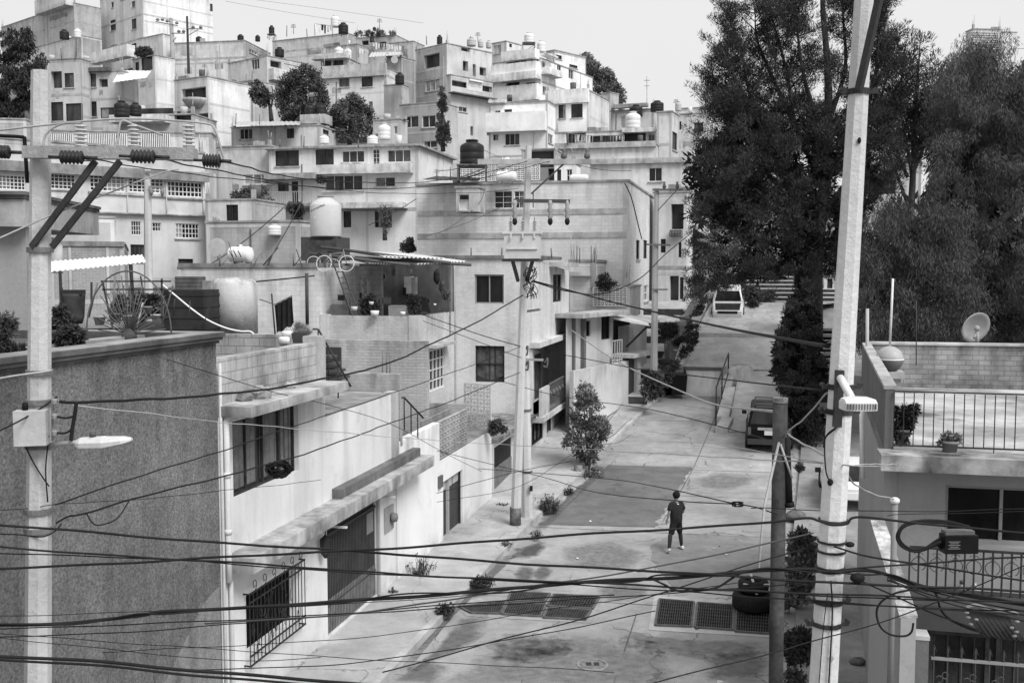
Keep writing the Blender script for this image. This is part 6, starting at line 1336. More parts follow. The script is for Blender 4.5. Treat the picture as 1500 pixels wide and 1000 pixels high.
# bicycles on the roof
def bicycle(label, p, s_, rot, dup_of=None):
    if dup_of: q = dup(dup_of, p, 0, s_, label); q.rotation_euler = rot; return q
    t = root('bicycle', label, 'bicycle')
    for x in (-.5, .5):
        mb = MB(); mb.tube([(x + .33*math.cos(a), 0, .33*math.sin(a)) for a in np.linspace(0, 2*math.pi, 29)], .022, 6)
        mb.build('wheel', plain(.6, .5), t.name)
        mb = MB()
        for i in range(10): a = i*math.pi/5; mb.tube([(x, 0, 0), (x + .32*math.cos(a), 0, .32*math.sin(a))], .004, 3)
    mb = MB()
    for a, b in (((-.5,0,0),(-.12,0,-.02)), ((-.12,0,-.02),(-.25,0,.45)), ((-.5,0,0),(-.22,0,.38)), ((-.12,0,-.02),(.36,0,.42)), ((-.23,0,.4),(.34,0,.46)), ((.5,0,0),(.33,0,.6))): mb.tube([a, b], .02, 6)
    mb.build('frame', plain(.25, .4), t.name)
    mb = MB(); mb.tube([(.33,-.22,.62),(.33,0,.6),(.33,.22,.62)], .014, 6); mb.build('handlebar', plain(.05), t.name)
    mb = MB(); mb.ball((-.26, 0, .49), (.13, .06, .035), 8, 5); mb.build('saddle', BLACK, t.name)
    t.location = p; t.rotation_euler = rot; t.scale = (s_,)*3; return t
bk = bicycle('pale wheeled bicycle lying on the roof edge over the ladder', Pt(491, 386, 38.6), .9, (R(-8), 0, R(-12))); bicycle('second bicycle half hidden behind the pale wheeled one', Pt(474, 387, 39.3), .75, (R(10), R(8), R(5)), bk)
# ================================================================== street things
# storm drain grates
GRM = plain(.075, .5, .4, .3, 6)
def grate(pts, label, z=.03, nx=16, ny=8):
    P = [G(x, y, z) for x, y in pts]; t = root('storm_grate', label, 'storm drain grate', (P[0]+P[1]+P[2]+P[3])/4, 'storm drain grates set in the road'); n = t.name; mb = MB()
    for i in range(nx + 1): f = i/nx; mb.bar(P[0].lerp(P[1], f), P[3].lerp(P[2], f), .022, .02)
    for i in range(ny + 1): f = i/ny; mb.bar(P[0].lerp(P[3], f) + Vector((0,0,.004)), P[1].lerp(P[2], f) + Vector((0,0,.004)), .022, .02)
    mb.build('bars', GRM, n); mb = MB()
    for a_, b_ in ((0,1),(1,2),(2,3),(3,0)): mb.bar(P[a_], P[b_], .05, .045)
    mb.build('frame', plain(.13, .5, .3, .3, 6), n); mb = MB(); mb.face([p - Vector((0,0,z-.010)) for p in P][::-1]); mb.build('pit_shade_sheet', plain(.008, 1), n)  # black sheet on the road stands in for the shade below the bars
for q in (((749,866),(806,869),(797,882),(744,879), 'grate panel of the house side drain with a pale joint, upper inner one'), ((811,870),(878,873),(868,891),(802,887), 'grate panel of the house side drain nearest the middle of the road, upper row'), ((744,882),(800,885),(792,902),(736,899), 'grate panel in the lower row of the house side drain'), ((803,890),(866,893),(857,907),(796,904), 'lowest grate panel of the house side drain towards mid road'), ((672,888),(742,880),(733,898),(690,897), 'grate panel of the house side drain closest to the weeds'),
          ((966,877),(1017,881),(1013,917),(960,915), 'first grate panel of the drain under the tyres, away from the post'), ((1022,882),(1075,886),(1073,922),(1018,918), 'middle grate panel of the drain under the tyres'), ((1079,888),(1138,892),(1136,928),(1077,924), 'grate panel beneath the big dark tyre')): grate(q[:4], q[4])
# grate surrounds
sheet('drain_surround', [(664,886),(742,862),(885,869),(866,912),(735,905),(684,902)], ground_mat(.33, 0, .3, .6, 'surr'), .009); sheet('drain_surround', [(958,872),(1142,884),(1144,934),(950,922)], ground_mat(.44, 0, .3, .6, 'surr2'), .009)
# manhole
t = root('manhole_cover', 'round iron manhole cover with two ribbed squares in the near road', 'manhole cover', G(868, 973, .01)); c = G(868, 973, .012); n = t.name
mb = MB(); mb.lathe([(.25, 0), (.25, .012), (.01, .014)], c, 36, False); mb.build('cover', plain(.20, .6, .1, .3, 9), n); mb = MB(); mb.lathe([(.33, -.006), (.33, .012), (.27, .014), (.27, 0)], c, 36, False); mb.build('ring', plain(.26, .7, 0, .3, 9), n)
mb = MB()
for sx in (-.08, .08):
    for i in range(5): mb.box(c + Vector((sx, -.07 + i*.035, .02)), (.11, .014, .012))
mb.build('ribs', plain(.07, .6), n)
# tyres
def tyre_mesh(mb, c, R_, r_, w, flat=True):
    rings = []; N_ = 30; prof = [(R_, -w*.4), (R_+.03, -w*.25), (R_+.03, w*.25), (R_, w*.4), (R_-.06, w*.5), (r_+.03, w*.46), (r_, w*.35), (r_, -w*.35), (r_+.03, -w*.46), (R_-.06, -w*.5)]
    for k in range(N_):
        a = 2*math.pi*k/N_; rings.append([Vector((c[0] + r*math.cos(a), c[1] + r*math.sin(a), c[2] + h)) for r, h in prof])
    rings.append(rings[0]); mb.grid(rings, True, True, False)
ca = G(1103, 893, 0); mb = MB(); tyre_mesh(mb, (ca.x, ca.y, .24), .47, .28, .42); tag(mb.build('tyre', plain(.02, .8, 0, .3, 8)), 'large dark truck tyre lying flat over the drain', 'tyre')
t = root('tyre', 'smaller dark tyre with pale crossed straps standing inside the large tyre', 'tyre', (ca.x, ca.y, .45)); mb = MB(); tyre_mesh(mb, (ca.x, ca.y, .62), .33, .19, .3); mb.build('tyre', plain(.025, .8, 0, .3, 8), t.name)
mb = MB(); mb.bar((ca.x-.3, ca.y-.25, .72), (ca.x+.32, ca.y-.28, .72), .05, .02); mb.bar((ca.x, ca.y-.35, .5), (ca.x, ca.y+.3, .8), .06, .02); mb.build('strap', plain(.5), t.name)
# stump and planter ring
t = root('tree_stump', 'short pale sawn stump at the kerb below the street tree', 'stump', G(847, 697, .2)); mb = MB(); c = G(847, 698, .15); mb.lathe([(.2, 0), (.16, .2), (.17, .45), (.01, .46)], c, 10); mb.build('stump', wall(.26, .6, None, .3, .3, .7, 1.0, 9, .3), t.name)
for i, (x, y, s_, lb) in enumerate(((875, 692, .3, 'rock at the kerb edge below the street tree'), (1165, 760, .35, 'dark round stone on the pavement behind the steel post'), (1256, 972, .16, 'small dark stone on the pavement by the grey wall'), (1099, 563, .35, 'pale stone at the top of the ramp wall'))):
    p = G(x, y, .14 if y > 600 else 2.35); mb = MB(); mb.ball(p + Vector((0,0,s_*.3)), (s_, s_*.8, s_*.55), 9, 6); mb.v = [tuple(Vector(v) + Vector((random.uniform(-1,1), random.uniform(-1,1), random.uniform(-1,1)))*s_*.1) for v in mb.v]; tag(mb.build('rock', plain(.12, .9, 0, .4, 5, bump=.4)), lb, 'rock')
# black bin at the retaining wall
t = root('trash_bin', 'black open bin standing against the retaining wall', 'bin', G(993, 578, 1.6)); c = Pt(993, 577, 52.4); k = 52.4/FPX; mb = MB(); mb.hexa([c + Vector(v) for v in ((-.36,-.3,0),(.36,-.3,0),(.36,.3,0),(-.36,.3,0))], [c + Vector(v) for v in ((-.36,-.38,1.0),(.42,-.38,1.0),(.42,.38,1.25),(-.36,.38,1.25))]); mb.build('bin_body', plain(.015), t.name); mb = MB(); mb.box(c + Vector((.02, .1, 1.2)), (.5, .3, .3)); mb.build('bin_bag', plain(.2), t.name)
# signal splice box and cable things near the leaning pole
t = root('splice_box', 'black cable splice box with a worn label hung on the thick cable', 'splice box', Pt(1404, 795, 9.6)); n = t.name; c = Pt(1404, 795, 9.6); k = 9.6/FPX
mb = MB(); mb.box(c, (50*k, .14, 27*k), 3); mb.build('box', plain(.012, .4), n); mb = MB(); mb.box(c + Vector((0, .02, 16*k)), (44*k, .1, 6*k), 3); mb.build('hanger', plain(.12, .5), n)
mb = MB()
for i in range(5): mb.box(c + Vector((-11*k + .0, -.073, (5 - i*2.6)*k)), ((18 - (i % 2)*5)*k, .004, .9*k), 3)
mb.build('label', plain(.22), n)
mb = MB()
for i in range(9): mb.tube(spline([c + Vector((-24*k, 0, (10 - i*2.4)*k)), c + Vector((-34*k, -.02, (6 - i*1.2)*k)), c + Vector((-48*k, -.03, (-3 - i*.6)*k)), c + Vector((-62*k, -.03, -13*k))]), .006, 4)
mb.build('leads', CABLE, n)
t = root('cable_loop', 'double loop of thick black cable entering the splice box', 'cable loop', Pt(1345, 786, 9.6)); mb = MB()
for d in (0, 2.6): mb.tube(spline([Pt(x, y, 9.55) for x, y in ((1420,771),(1385,763 + d),(1350,762 + d),(1325,768 + d),(1314 + d,784),(1320 + d,799 - d),(1338,807 - d),(1356,804 - d),(1378,793))], 9), .013, 6)
mb.build('cable', CABLE, t.name)
t = root('cable_loop', 'wide single cable ring hanging before the conduit mast', 'cable loop', Pt(1310, 900, 9.4)); mb = MB(); mb.tube(spline([Pt(x, y, 9.4) for x, y in ((1335,863),(1310,869),(1290,882),(1284,898),(1290,918),(1305,929),(1325,931),(1335,925),(1338,912))], 8), .010, 6); mb.build('cable', CABLE, t.name)
t = root('cable_closure', 'ribbed dark cable closure bundle with pale ends hanging over the garage', 'cable closure', Pt(1455, 912, 10)); n = t.name; mb = MB(); k = 10/FPX
for i in range(26):
    x = 1424 + i*2.55; y0 = 893 + i*.35; mb.tube([Pt(x - 12, y0, 10), Pt(x + 14, y0 + 36 + (i % 3), 9.95)], .006, 5)
mb.build('ribs', plain(.05, .4), n); mb = MB(); A_, B_, C_, D_ = Pt(1412, 893, 10.03), Pt(1476, 901, 10.03), Pt(1496, 938, 9.98), Pt(1440, 930, 9.98); mb.face([A_, D_, C_, B_]); mb.build('backing', BLACK, n); mb = MB()
mb.tube(spline([Pt(1415, 890, 9.95), Pt(1428, 886, 9.95), Pt(1450, 892, 9.95), Pt(1480, 896, 9.95), Pt(1492, 900, 9.95)]), .018, 7)
for x, y in ((1418,904),(1422,914),(1416,897),(1430,907),(1482,919),(1490,910),(1489,925),(1486,931)): mb.ball(Pt(x, y, 9.9), (.028, .02, .014), 6, 4)
mb.build('ends', plain(.2, .5), n)
# roof things of the balcony house
t = root('satellite_dish', 'round satellite dish on a short post beyond the brick parapet', 'satellite dish', Pt(1431, 505, 26)); c = Pt(1430, 480, 26); k = 26/FPX; mb = MB(); rings = []
ax = Vector((-.25, 1, .35)).normalized(); ux = ax.cross(Vector((0,0,1))).normalized(); uy = ux.cross(ax)
for r_ in (0.02, 6, 12, 18, 23, 23.6): rings.append([c + ax*(.12 - (r_/23)**2*.12 + (.02 if r_ > 23.2 else 0)) + (ux*math.cos(a)*r_ + uy*math.sin(a)*r_)*k for a in np.linspace(0, 2*math.pi, 33)[:-1]])
mb.grid(rings, True, True, False); mb.build('dish', plain(.34, .5, 0, .08), t.name); mb = MB(); mb.tube([Pt(1432, 508, 25.8), Pt(1431, 486, 25.8)], .05, 8); mb.ball(Pt(1431, 481, 25.7), .08, 8, 6); mb.tube([c - ax*.05, Pt(1427, 495, 25.6)], .03, 6); mb.build('mount', plain(.3, .5), t.name)
t = root('roof_ball', 'two tone metal ball float tank on a pale brick stand', 'ball tank', Pt(1303, 545, 22)); c = Pt(1303, 526, 22); k = 22/FPX; r_ = 19.5*k
mb = MB(); mb.lathe([(r_*math.cos(a), r_*math.sin(a)) for a in np.linspace(.0, 1.52, 10)], c, 24); mb.build('upper_half', plain(.36, .45, 0, .15), t.name); mb = MB(); mb.lathe([(r_*math.cos(a), r_*math.sin(a)) for a in np.linspace(-1.52, -.02, 10)], c, 24); mb.build('lower_half', plain(.12, .5, 0, .2), t.name); mb = MB(); mb.lathe([(r_*1.0, -.015), (r_*1.04, -.01), (r_*1.04, .015), (r_, .02)], c, 24); mb.tube([c + Vector((0,0,r_)), Pt(1308, 408, 22)], .025, 6); mb.build('seam_and_rod', plain(.6, .4), t.name)
mb = MB(); mb.box(Pt(1305, 548, 22), (.5, .5, .14), -14); mb.box(Pt(1305, 558, 22), (.36, .36, .2), -14); tag(mb.build('ball_stand', wall(.5, .4)), 'pale stacked block stand under the metal ball tank', 'stand')
for x, yb, yt, Y, lb in ((1270, 560, 452, 24.5, 'bare thin pipe at the corner of the roof terrace'), (1342, 535, 440, 25, 'very thin dark antenna rod by the brick parapet')):
    mb = MB(); mb.tube([Pt(x, yb, Y), Pt(x + .5, yt, Y)], .04 if x < 1300 else .012, 6); tag(mb.build('pipe', plain(.4 if x < 1300 else .06)), lb, 'pipe')
def pot(x, y, w, h, Y, g, label):
    t = root('potted_plant', label, 'plant', Pt(x, y, Y)); k = Y/FPX; c = Pt(x, y, Y); mb = MB(); mb.lathe([(w*.36*k, 0), (w*.46*k, h*.8*k), (w*.52*k, h*.82*k), (w*.52*k, h*k), (w*.44*k, h*k), (w*.42*k, h*.85*k), (.01, h*.86*k)], c, 16); mb.build('pot', plain(g, .8, 0, .2, 5), t.name); return t, c + Vector((0,0,h*k)), k
POT1 = pot(1320, 650, 22, 22, 16.9, .13, 'dark potted plant with a tall bushy top inside the roof railing'); POT2 = pot(1391, 665, 25, 20, 16.2, .2, 'potted plant with pale flowers on the roof edge')
# jugs on the balcony
for i, (x, lb) in enumerate(((1408, 'clear water jug with a dark cap on the balcony'), (1427, 'second clear water jug, without cap, on the balcony'))):
    t = root('water_jug', lb, 'water jug', Pt(x, 888, 15.9)); c = Pt(x, 886, 15.9); k = 15.9/FPX; mb = MB(); mb.lathe([(9*k, 0), (10*k, 2*k), (10*k, 20*k), (8*k, 26*k), (3*k, 31*k), (3*k, 34*k)], c, 18); mb.build('jug', plain(.3, .15, 0, .15, 3, .6), t.name)
    if i == 0: mb = MB(); mb.lathe([(3.4*k, 33*k), (3.4*k, 37*k), (.01, 38*k)], c, 10); mb.build('cap', plain(.08), t.name)
for x, w, h, g, lb in ((1335, 24, 28, .05, 'dark crate at the end of the balcony'), (1365, 30, 22, .35, 'pale crumpled bag on the balcony floor'), (1390, 26, 16, .2, 'grey crumpled bag near the water jugs')):
    c = Pt(x, 890, 15.8); k = 15.8/FPX; mb = MB()
    if g > .1: mb.ball(c + Vector((0,0,h*.45*k)), (w*.5*k, .15, h*.5*k), 12, 8); mb.v = [tuple(Vector(v) + Vector((random.uniform(-1,1), random.uniform(-1,1), random.uniform(-1,1)))*.025) for v in mb.v]
    else: mb.box(c + Vector((0,0,h*.5*k)), (w*k, .3, h*k), -14)
    tag(mb.build('bag' if g > .1 else 'crate', plain(g, .7, 0, .3, 8)), lb, 'bag' if g > .1 else 'crate')
# ================================================================== foliage
def foliage(name, clumps, per, L, w, mat, parent, style='tuft', flat=.8, seed=1, core=True):
    rng = np.random.default_rng(seed)
    C = np.array([[c[0].x, c[0].y, c[0].z] for c in clumps]); Rr = np.array([c[1] for c in clumps]); wt = np.array([(c[2] if len(c) > 2 else 1) for c in clumps]); vol = wt * Rr**2; vol /= vol.sum()
    Nn = int(per); idx = rng.choice(len(C), Nn, p=vol)
    d = rng.normal(size=(Nn, 3)); d /= np.linalg.norm(d, axis=1)[:, None]
    rad = Rr[idx] * rng.random(Nn)**(.45)
    P = C[idx] + d * rad[:, None] * np.array([1, 1, flat])
    if style == 'tuft':   dirv = d*.7 + rng.normal(size=(Nn, 3))*.45 + np.array([0, 0, .75])
    elif style == 'drape': dirv = np.stack([rng.normal(size=Nn)*.6, rng.normal(size=Nn)*.6, -np.ones(Nn)], 1)
    elif style == 'grass': dirv = np.stack([rng.normal(size=Nn)*.6, rng.normal(size=Nn)*.6, np.ones(Nn)], 1)
    else: dirv = rng.normal(size=(Nn, 3)) + d*.4
    dirv /= np.linalg.norm(dirv, axis=1)[:, None]
    s = rng.normal(size=(Nn, 3)); wv = np.cross(dirv, s); wv /= np.linalg.norm(wv, axis=1)[:, None] + 1e-9
    l = (L * rng.uniform(.6, 1.4, Nn))[:, None]; hw = (w * rng.uniform(.6, 1.3, Nn))[:, None] / 2
    V = np.stack([P - wv*hw*.5, P + dirv*l*.5 - wv*hw, P + dirv*l, P + dirv*l*.5 + wv*hw], 1).reshape(-1, 3)
    off = np.array(ROOTLOC[parent]); V = V - off
    me = bpy.data.meshes.new(name); me.vertices.add(len(V)); me.vertices.foreach_set('co', V.ravel()); me.loops.add(Nn*4); me.polygons.add(Nn)
    me.loops.foreach_set('vertex_index', np.arange(Nn*4, dtype=np.int32)); me.polygons.foreach_set('loop_start', np.arange(0, Nn*4, 4, dtype=np.int32)); me.polygons.foreach_set('loop_total', np.full(Nn, 4, dtype=np.int32))
    me.update(calc_edges=True); me.validate(); me.materials.append(mat)
    o = bpy.data.objects.new(name, me); COL.objects.link(o); o.parent = PARENTS[parent]; ROOTLOC[o.name] = Vector(off); PARENTS[o.name] = o; return o
def inpoly(x, y, poly):
    c = False; j = len(poly)-1
    for i in range(len(poly)):
        if (poly[i][1] > y) != (poly[j][1] > y) and x < (poly[j][0]-poly[i][0])*(y-poly[i][1])/(poly[j][1]-poly[i][1]+1e-9)+poly[i][0]: c = not c
        j = i
    return c
def polyclumps(poly, n, r, Y, dj, seed=1, wt=1):
    rnd = random.Random(seed); xs = [p[0] for p in poly]; ys = [p[1] for p in poly]; out = []
    while len(out) < n:
        x, y = rnd.uniform(min(xs), max(xs)), rnd.uniform(min(ys), max(ys))
        if inpoly(x, y, poly): rr = r*rnd.choice((.35, .5, .7, .9, 1.1)); out.append((Pt(x, y, Y + rnd.uniform(-dj, dj)), rr*Y/FPX, wt))
    return out
def limb(mb, pts, Y, r0, r1, dy=0):
    P = spline([Pt(x, y, Y + dy*i/len(pts)) for i, (x, y) in enumerate(pts)], 6); mb.tube(P, [r0 + (r1-r0)*i/(len(P)-1) for i in range(len(P))], 7); return P
BARK = wall(.07, .4, None, .3, .1, .7, 1.0, 8, .3)
LPINE = leafm(.046, .5); LPINE2 = leafm(.06, .5); LWIL = leafm(.075, .5); LDARK = leafm(.06, .6); LMID = leafm(.075, .5); LJUN = leafm(.04, .5); LHILL = leafm(.085, .6); LPALE = leafm(.22, .5); LDRY = leafm(.2, .5)  # hillside leaves are lightened: distance haze put into their colour
def limbclumps(P, r0, r1, step, seed, jit=.5, f0=.25, wt=1):
    rnd = random.Random(seed); out = []; n = len(P)
    for i in range(int(n*f0), n, step):
        t_ = (i/n - f0)/(1-f0); r = r0 + (r1-r0)*t_
        out.append((P[i] + Vector((rnd.uniform(-1,1), rnd.uniform(-1,1), rnd.uniform(-.6,.8)))*r*jit*1.6, r*rnd.uniform(.7,1.2), wt))
    return out
# ---- the big pine
YB = 50
t = root('pine_tree', 'huge dark ragged pine spreading over the ramp beside the leaning pole', 'tree', Pt(1194, 500, YB)); n = t.name
mb = MB(); T = limb(mb, [(1193, 505), (1194, 440), (1196, 380), (1205, 290), (1213, 200), (1212, 100), (1205, 10), (1205, -60)], YB, .42, .07)
C = []
LM = [([(1200, 340), (1165, 290), (1130, 220), (1105, 150), (1085, 70), (1070, 22)], 0), ([(1135, 240), (1110, 180), (1075, 120), (1060, 75)], -1), ([(1150, 280), (1105, 230), (1070, 160), (1050, 118)], 1), ([(1207, 270), (1170, 190), (1150, 100), (1130, 20), (1122, -30)], 1), ([(1165, 190), (1130, 120), (1112, 60), (1108, 20)], 2), ([(1212, 200), (1180, 120), (1172, 40), (1168, -40)], -2), ([(1210, 180), (1238, 100), (1235, 20), (1240, -50)], 1), ([(1206, 280), (1250, 190), (1280, 110), (1292, 40), (1296, -20)], -1), ([(1270, 140), (1298, 90), (1302, 60)], 1), ([(1204, 320), (1260, 240), (1300, 170), (1322, 120)], 0), ([(1200, 330), (1120, 300), (1070, 255), (1042, 215)], -1), ([(1198, 380), (1110, 350), (1065, 330), (1040, 305)], 1), ([(1125, 220), (1085, 190), (1060, 170), (1045, 155)], -2)]
for k, (pts, dy) in enumerate(LM):
    pts = [(x + random.uniform(-5, 5), y) for x, y in pts]; P = limb(mb, pts, YB, .13, .02, dy*1.4)
    C += limbclumps(P, .55, .30, 1, 10+k, 1.0, .3, .8)
    for j in [j_ for j_ in range(8, len(P)) for _ in (0, 1)]:
        rnd = random.Random(random.random()); q = P[j] + Vector((rnd.uniform(-1.2,1.2), rnd.uniform(-1.2,1.2), rnd.uniform(.2,1.3))); mb.tube([P[j], q], [.03, .01], 4); C += [(P[j].lerp(q, f), r_*rnd.uniform(.7,1.2), .9) for f, r_ in ((.45, .24), (.75, .24), (1, .2))]
mb.build('trunk', BARK, n)
POLB = [(1034,220),(1064,195),(1110,160),(1160,150),(1215,160),(1260,170),(1300,180),(1315,220),(1300,260),(1270,300),(1240,380),(1215,395),(1180,394),(1140,396),(1100,404),(1060,418),(1020,428),(1018,400),(1022,330),(1028,280)]
C += polyclumps([(1030,120),(1046,75),(1064,28),(1075,14),(1090,55),(1100,110),(1112,170),(1065,200),(1032,170)], 90, 11, YB, 1.5, 81, .8)
C += polyclumps([(1108,14),(1128,-25),(1200,-35),(1260,-35),(1296,-10),(1303,60),(1285,120),(1240,175),(1150,175),(1118,110)], 260, 13, YB, 2.2, 82, .75)
rnd = random.Random(55)
for i in range(len(POLB)):
    (xa, ya), (xb, yb2) = POLB[i], POLB[(i+1) % len(POLB)]
    for q in range(14):
        f = rnd.random(); x, y = xa + (xb-xa)*f, ya + (yb2-ya)*f; o_ = 1 + rnd.uniform(-.06, .11); C.append((Pt(1165 + (x-1165)*o_, 285 + (y-285)*o_, YB + rnd.uniform(-2, 2)), rnd.uniform(.1, .28), 1.5))
C += polyclumps(POLB, 430, 14, YB, 2.8, 3, 1.0)
foliage('crown', C, 230000, .20, .030, LPINE, n, 'tuft', .9, 5)
foliage('crown', polyclumps([(1016,240),(1100,170),(1200,170),(1290,190),(1270,290),(1215,380),(1060,402),(1012,390)], 150, 22, YB+.8, 1.5, 4, 1), 18000, .4, .12, leafm(.034, .4), n, 'leaf', .9, 6)
# ---- second pine behind the leaning pole and the willow
t = root('pine_tree', 'second dark pine with a spiky open top between the leaning pole and the willow', 'tree', Pt(1335, 420, 56)); n = t.name; mb = MB(); C = []
limb(mb, [(1325, 480), (1330, 380), (1336, 280), (1340, 180), (1345, 90)], 56, .3, .06)
for k, pts in enumerate(([(1336, 260), (1342, 160), (1346, 95), (1348, 58)], [(1335, 250), (1320, 160), (1322, 100), (1326, 68)], [(1338, 240), (1362, 160), (1378, 110), (1386, 88)], [(1335, 260), (1365, 190), (1395, 130)], [(1330, 260), (1290, 170), (1300, 110), (1302, 78)], [(1330, 300), (1300, 220), (1280, 180)])):
    P = limb(mb, pts, 56, .1, .02, k - 2); C += limbclumps(P, .75, .38, 1, 40+k, .8, .15, .8)
C += polyclumps([(1290,150),(1330,130),(1390,140),(1400,210),(1360,210),(1330,215),(1270,215),(1262,180)], 60, 20, 56, 2, 8)
mb.build('trunk', BARK, n); foliage('crown', C, 34000, .24, .045, LPINE2, n, 'tuft', .9, 9)
# ---- the willow like tree
t = root('willow_tree', 'massive drooping pepper tree filling the upper corner behind the roof terrace', 'tree', Pt(1440, 520, 42)); n = t.name; mb = MB(); C = []
limb(mb, [(1430, 560), (1432, 430), (1436, 300), (1440, 180)], 42, .45, .15)
for pts in ([(1434, 330), (1390, 240), (1380, 150)], [(1436, 300), (1480, 200), (1490, 110)], [(1432, 380), (1360, 320), (1320, 280)], [(1436, 350), (1510, 280), (1530, 220)]): limb(mb, pts, 42, .2, .05)
mb.build('trunk', BARK, n)
PW = [(1395,80),(1425,64),(1465,66),(1490,90),(1540,105),(1560,520),(1290,520),(1262,500),(1258,420),(1250,340),(1275,330),(1300,300),(1345,310),(1370,260),(1375,200),(1372,130)]
foliage('crown', polyclumps(PW, 650, 26, 42, 3.2, 12), 240000, .20, .026, LWIL, n, 'drape', 1.0, 13)
foliage('crown', polyclumps([(1400,110),(1460,90),(1540,130),(1550,510),(1275,510),(1268,400),(1300,330),(1370,300),(1385,200)], 150, 34, 43.5, 1.5, 14), 30000, .5, .16, leafm(.05, .5), n, 'drape', .9, 15)
# ---- junipers beside the ramp
t = root('juniper', 'dark upright juniper screening the edge of the ramp behind the black off-roader', 'tree', Pt(1180, 660, 44)); n = t.name; mb = MB(); limb(mb, [(1181, 665), (1182, 600), (1178, 480)], 44, .12, .04); mb.build('trunk', BARK, n)
C = polyclumps([(1150,452),(1158,438),(1172,470),(1180,405),(1188,420),(1196,480),(1206,540),(1204,600),(1196,640),(1178,642),(1165,620),(1150,590),(1140,560),(1136,520),(1142,490)], 330, 8, 44, 1.2, 21)
C += polyclumps([(1128,550),(1145,535),(1150,560),(1140,575)], 10, 6, 43.5, .4, 22); C += polyclumps([(1178,600),(1200,600),(1206,640),(1190,668),(1176,650)], 24, 10, 43, .6, 23)
foliage('crown', C, 34000, .16, .038, LJUN, n, 'tuft', .9, 24); foliage('crown', polyclumps([(1152,470),(1182,430),(1200,560),(1190,635),(1150,580),(1142,520)], 60, 14, 44.3, .6, 25), 6000, .35, .12, leafm(.018, .4), n, 'leaf', .9, 26)
t = root('juniper', 'slim dark conifer standing higher up beside the broad stairs', 'tree', Pt(1180, 450, 56)); n = t.name; mb = MB(); limb(mb, [(1176, 470), (1177, 405)], 56, .1, .03); mb.build('trunk', BARK, n); foliage('crown', polyclumps([(1172,400),(1184,405),(1190,470),(1166,475)], 40, 9, 56, .6, 27), 5000, .22, .06, LJUN, n, 'tuft', .9, 28)
# shrubs around the white pickup and the stairs
for i, (poly, Y, nn, lb) in enumerate((([(1088,432),(1098,412),(1106,416),(1112,440),(1100,450)], 61.5, 1800, 'loose pale shrub beside the bonnet of the white pickup'), ([(1114,434),(1126,424),(1136,430),(1132,444),(1116,445)], 64, 900, 'low dark shrub on the broad stairs'), ([(1040,420),(1060,400),(1090,402),(1085,425),(1060,428)], 63.5, 3000, 'speckled bush overhanging the roof of the white pickup'), ([(1125,402),(1140,398),(1150,406),(1130,409)], 69, 600, 'dim shrub at the top of the broad stairs'))):
    t = root('shrub', lb, 'shrub', Pt(poly[0][0], max(p[1] for p in poly), Y)); foliage('foliage', polyclumps(poly, 24, 7, Y, .6, 30+i), nn, .22, .07, LMID, t.name, 'leaf', .9, 31+i)
# hillside trees
def hilltree(label, poly, Y, cnt, r, nl, L, w, mat, trunk, seed, style='leaf', name='tree', branches=()):
    t = root(name, label, 'tree', Pt(trunk[0][0], trunk[0][1], Y)); mb = MB(); limb(mb, trunk, Y, .22*Y/90, .06*Y/90)
    for bpts in branches: limb(mb, bpts, Y, .09*Y/90, .03*Y/90)
    mb.build('trunk', BARK, t.name); foliage('crown', polyclumps(poly, int(cnt*1.7), r*.72, Y, r*Y/FPX*1.6, seed), int(nl*1.0), L*.7, w*.7, mat, t.name, style, .9, seed); return t
hilltree('broad dark tree in front of the parapet house', [(425,105),(450,98),(472,102),(470,120),(478,140),(480,165),(470,182),(440,184),(418,180),(412,160),(404,142),(412,122)], 92, 110, 11, 13000, .42, .16, LHILL, [(444,200),(443,150),(445,115)], 41)
hilltree('rounder dark tree below the two square windows', [(500,145),(520,140),(535,150),(545,160),(549,178),(540,200),(510,203),(485,195),(481,170),(488,152)], 88, 90, 10, 10000, .38, .15, leafm(.10, .6), [(512,215),(513,175),(512,155)], 42)
hilltree('small twisted tree with bare trunk beside the pale gable', [(366,122),(378,120),(388,130),(398,138),(400,150),(385,156),(372,152),(368,138)], 95, 34, 6, 3000, .4, .15, LHILL, [(398,178),(395,155),(388,135)], 43, branches=([(395,158),(392,135),(385,122)], [(396,165),(400,140),(398,126)]))
hilltree('dark tree mass at the picture edge above the lamp pole', [(-40,55),(10,45),(40,42),(55,60),(65,85),(66,105),(50,120),(45,160),(20,175),(-40,178)], 70, 130, 14, 22000, .40, .11, leafm(.04, .5), [(5,200),(8,140),(12,90)], 44, 'drape')
hilltree('grey green tree on the crest behind the white balconies', [(846,84),(860,80),(872,92),(882,102),(896,108),(906,120),(912,135),(912,152),(895,150),(878,138),(862,118)], 135, 80, 9, 10000, .55, .2, leafm(.12, .4), [(890,165),(888,130),(880,110)], 45)
t = hilltree('thin dark cypress spire beside the grey house', [(646,128),(649,128),(655,180),(658,205),(654,214),(645,214),(641,200),(643,160)], 84, 60, 4.5, 6500, .3, .09, LDARK, [(649,222),(648,170),(647,128)], 46, 'tuft', 'cypress_tree')
hilltree('dark shrubs growing on the small house roof', [(200,74),(206,68),(212,70),(220,71),(222,81),(201,81)], 113, 24, 4, 2500, .4, .15, LDARK, [(210,84),(210,76),(210,72)], 47)
hilltree('pale pergola like bush on the ridge roofs', [(515,47),(545,46),(560,44),(585,50),(560,53),(522,53)], 139, 20, 2.2, 1200, .5, .15, leafm(.14, .5), [(545,62),(545,52),(545,46)], 48)
hilltree('leafy creeper tumbling over the wall beside the balcony bars', [(340,285),(360,278),(385,272),(398,285),(402,305),(385,312),(350,300)], 74, 40, 8, 6000, .28, .12, leafm(.10, .5), [(375,320),(376,300),(378,285)], 49)
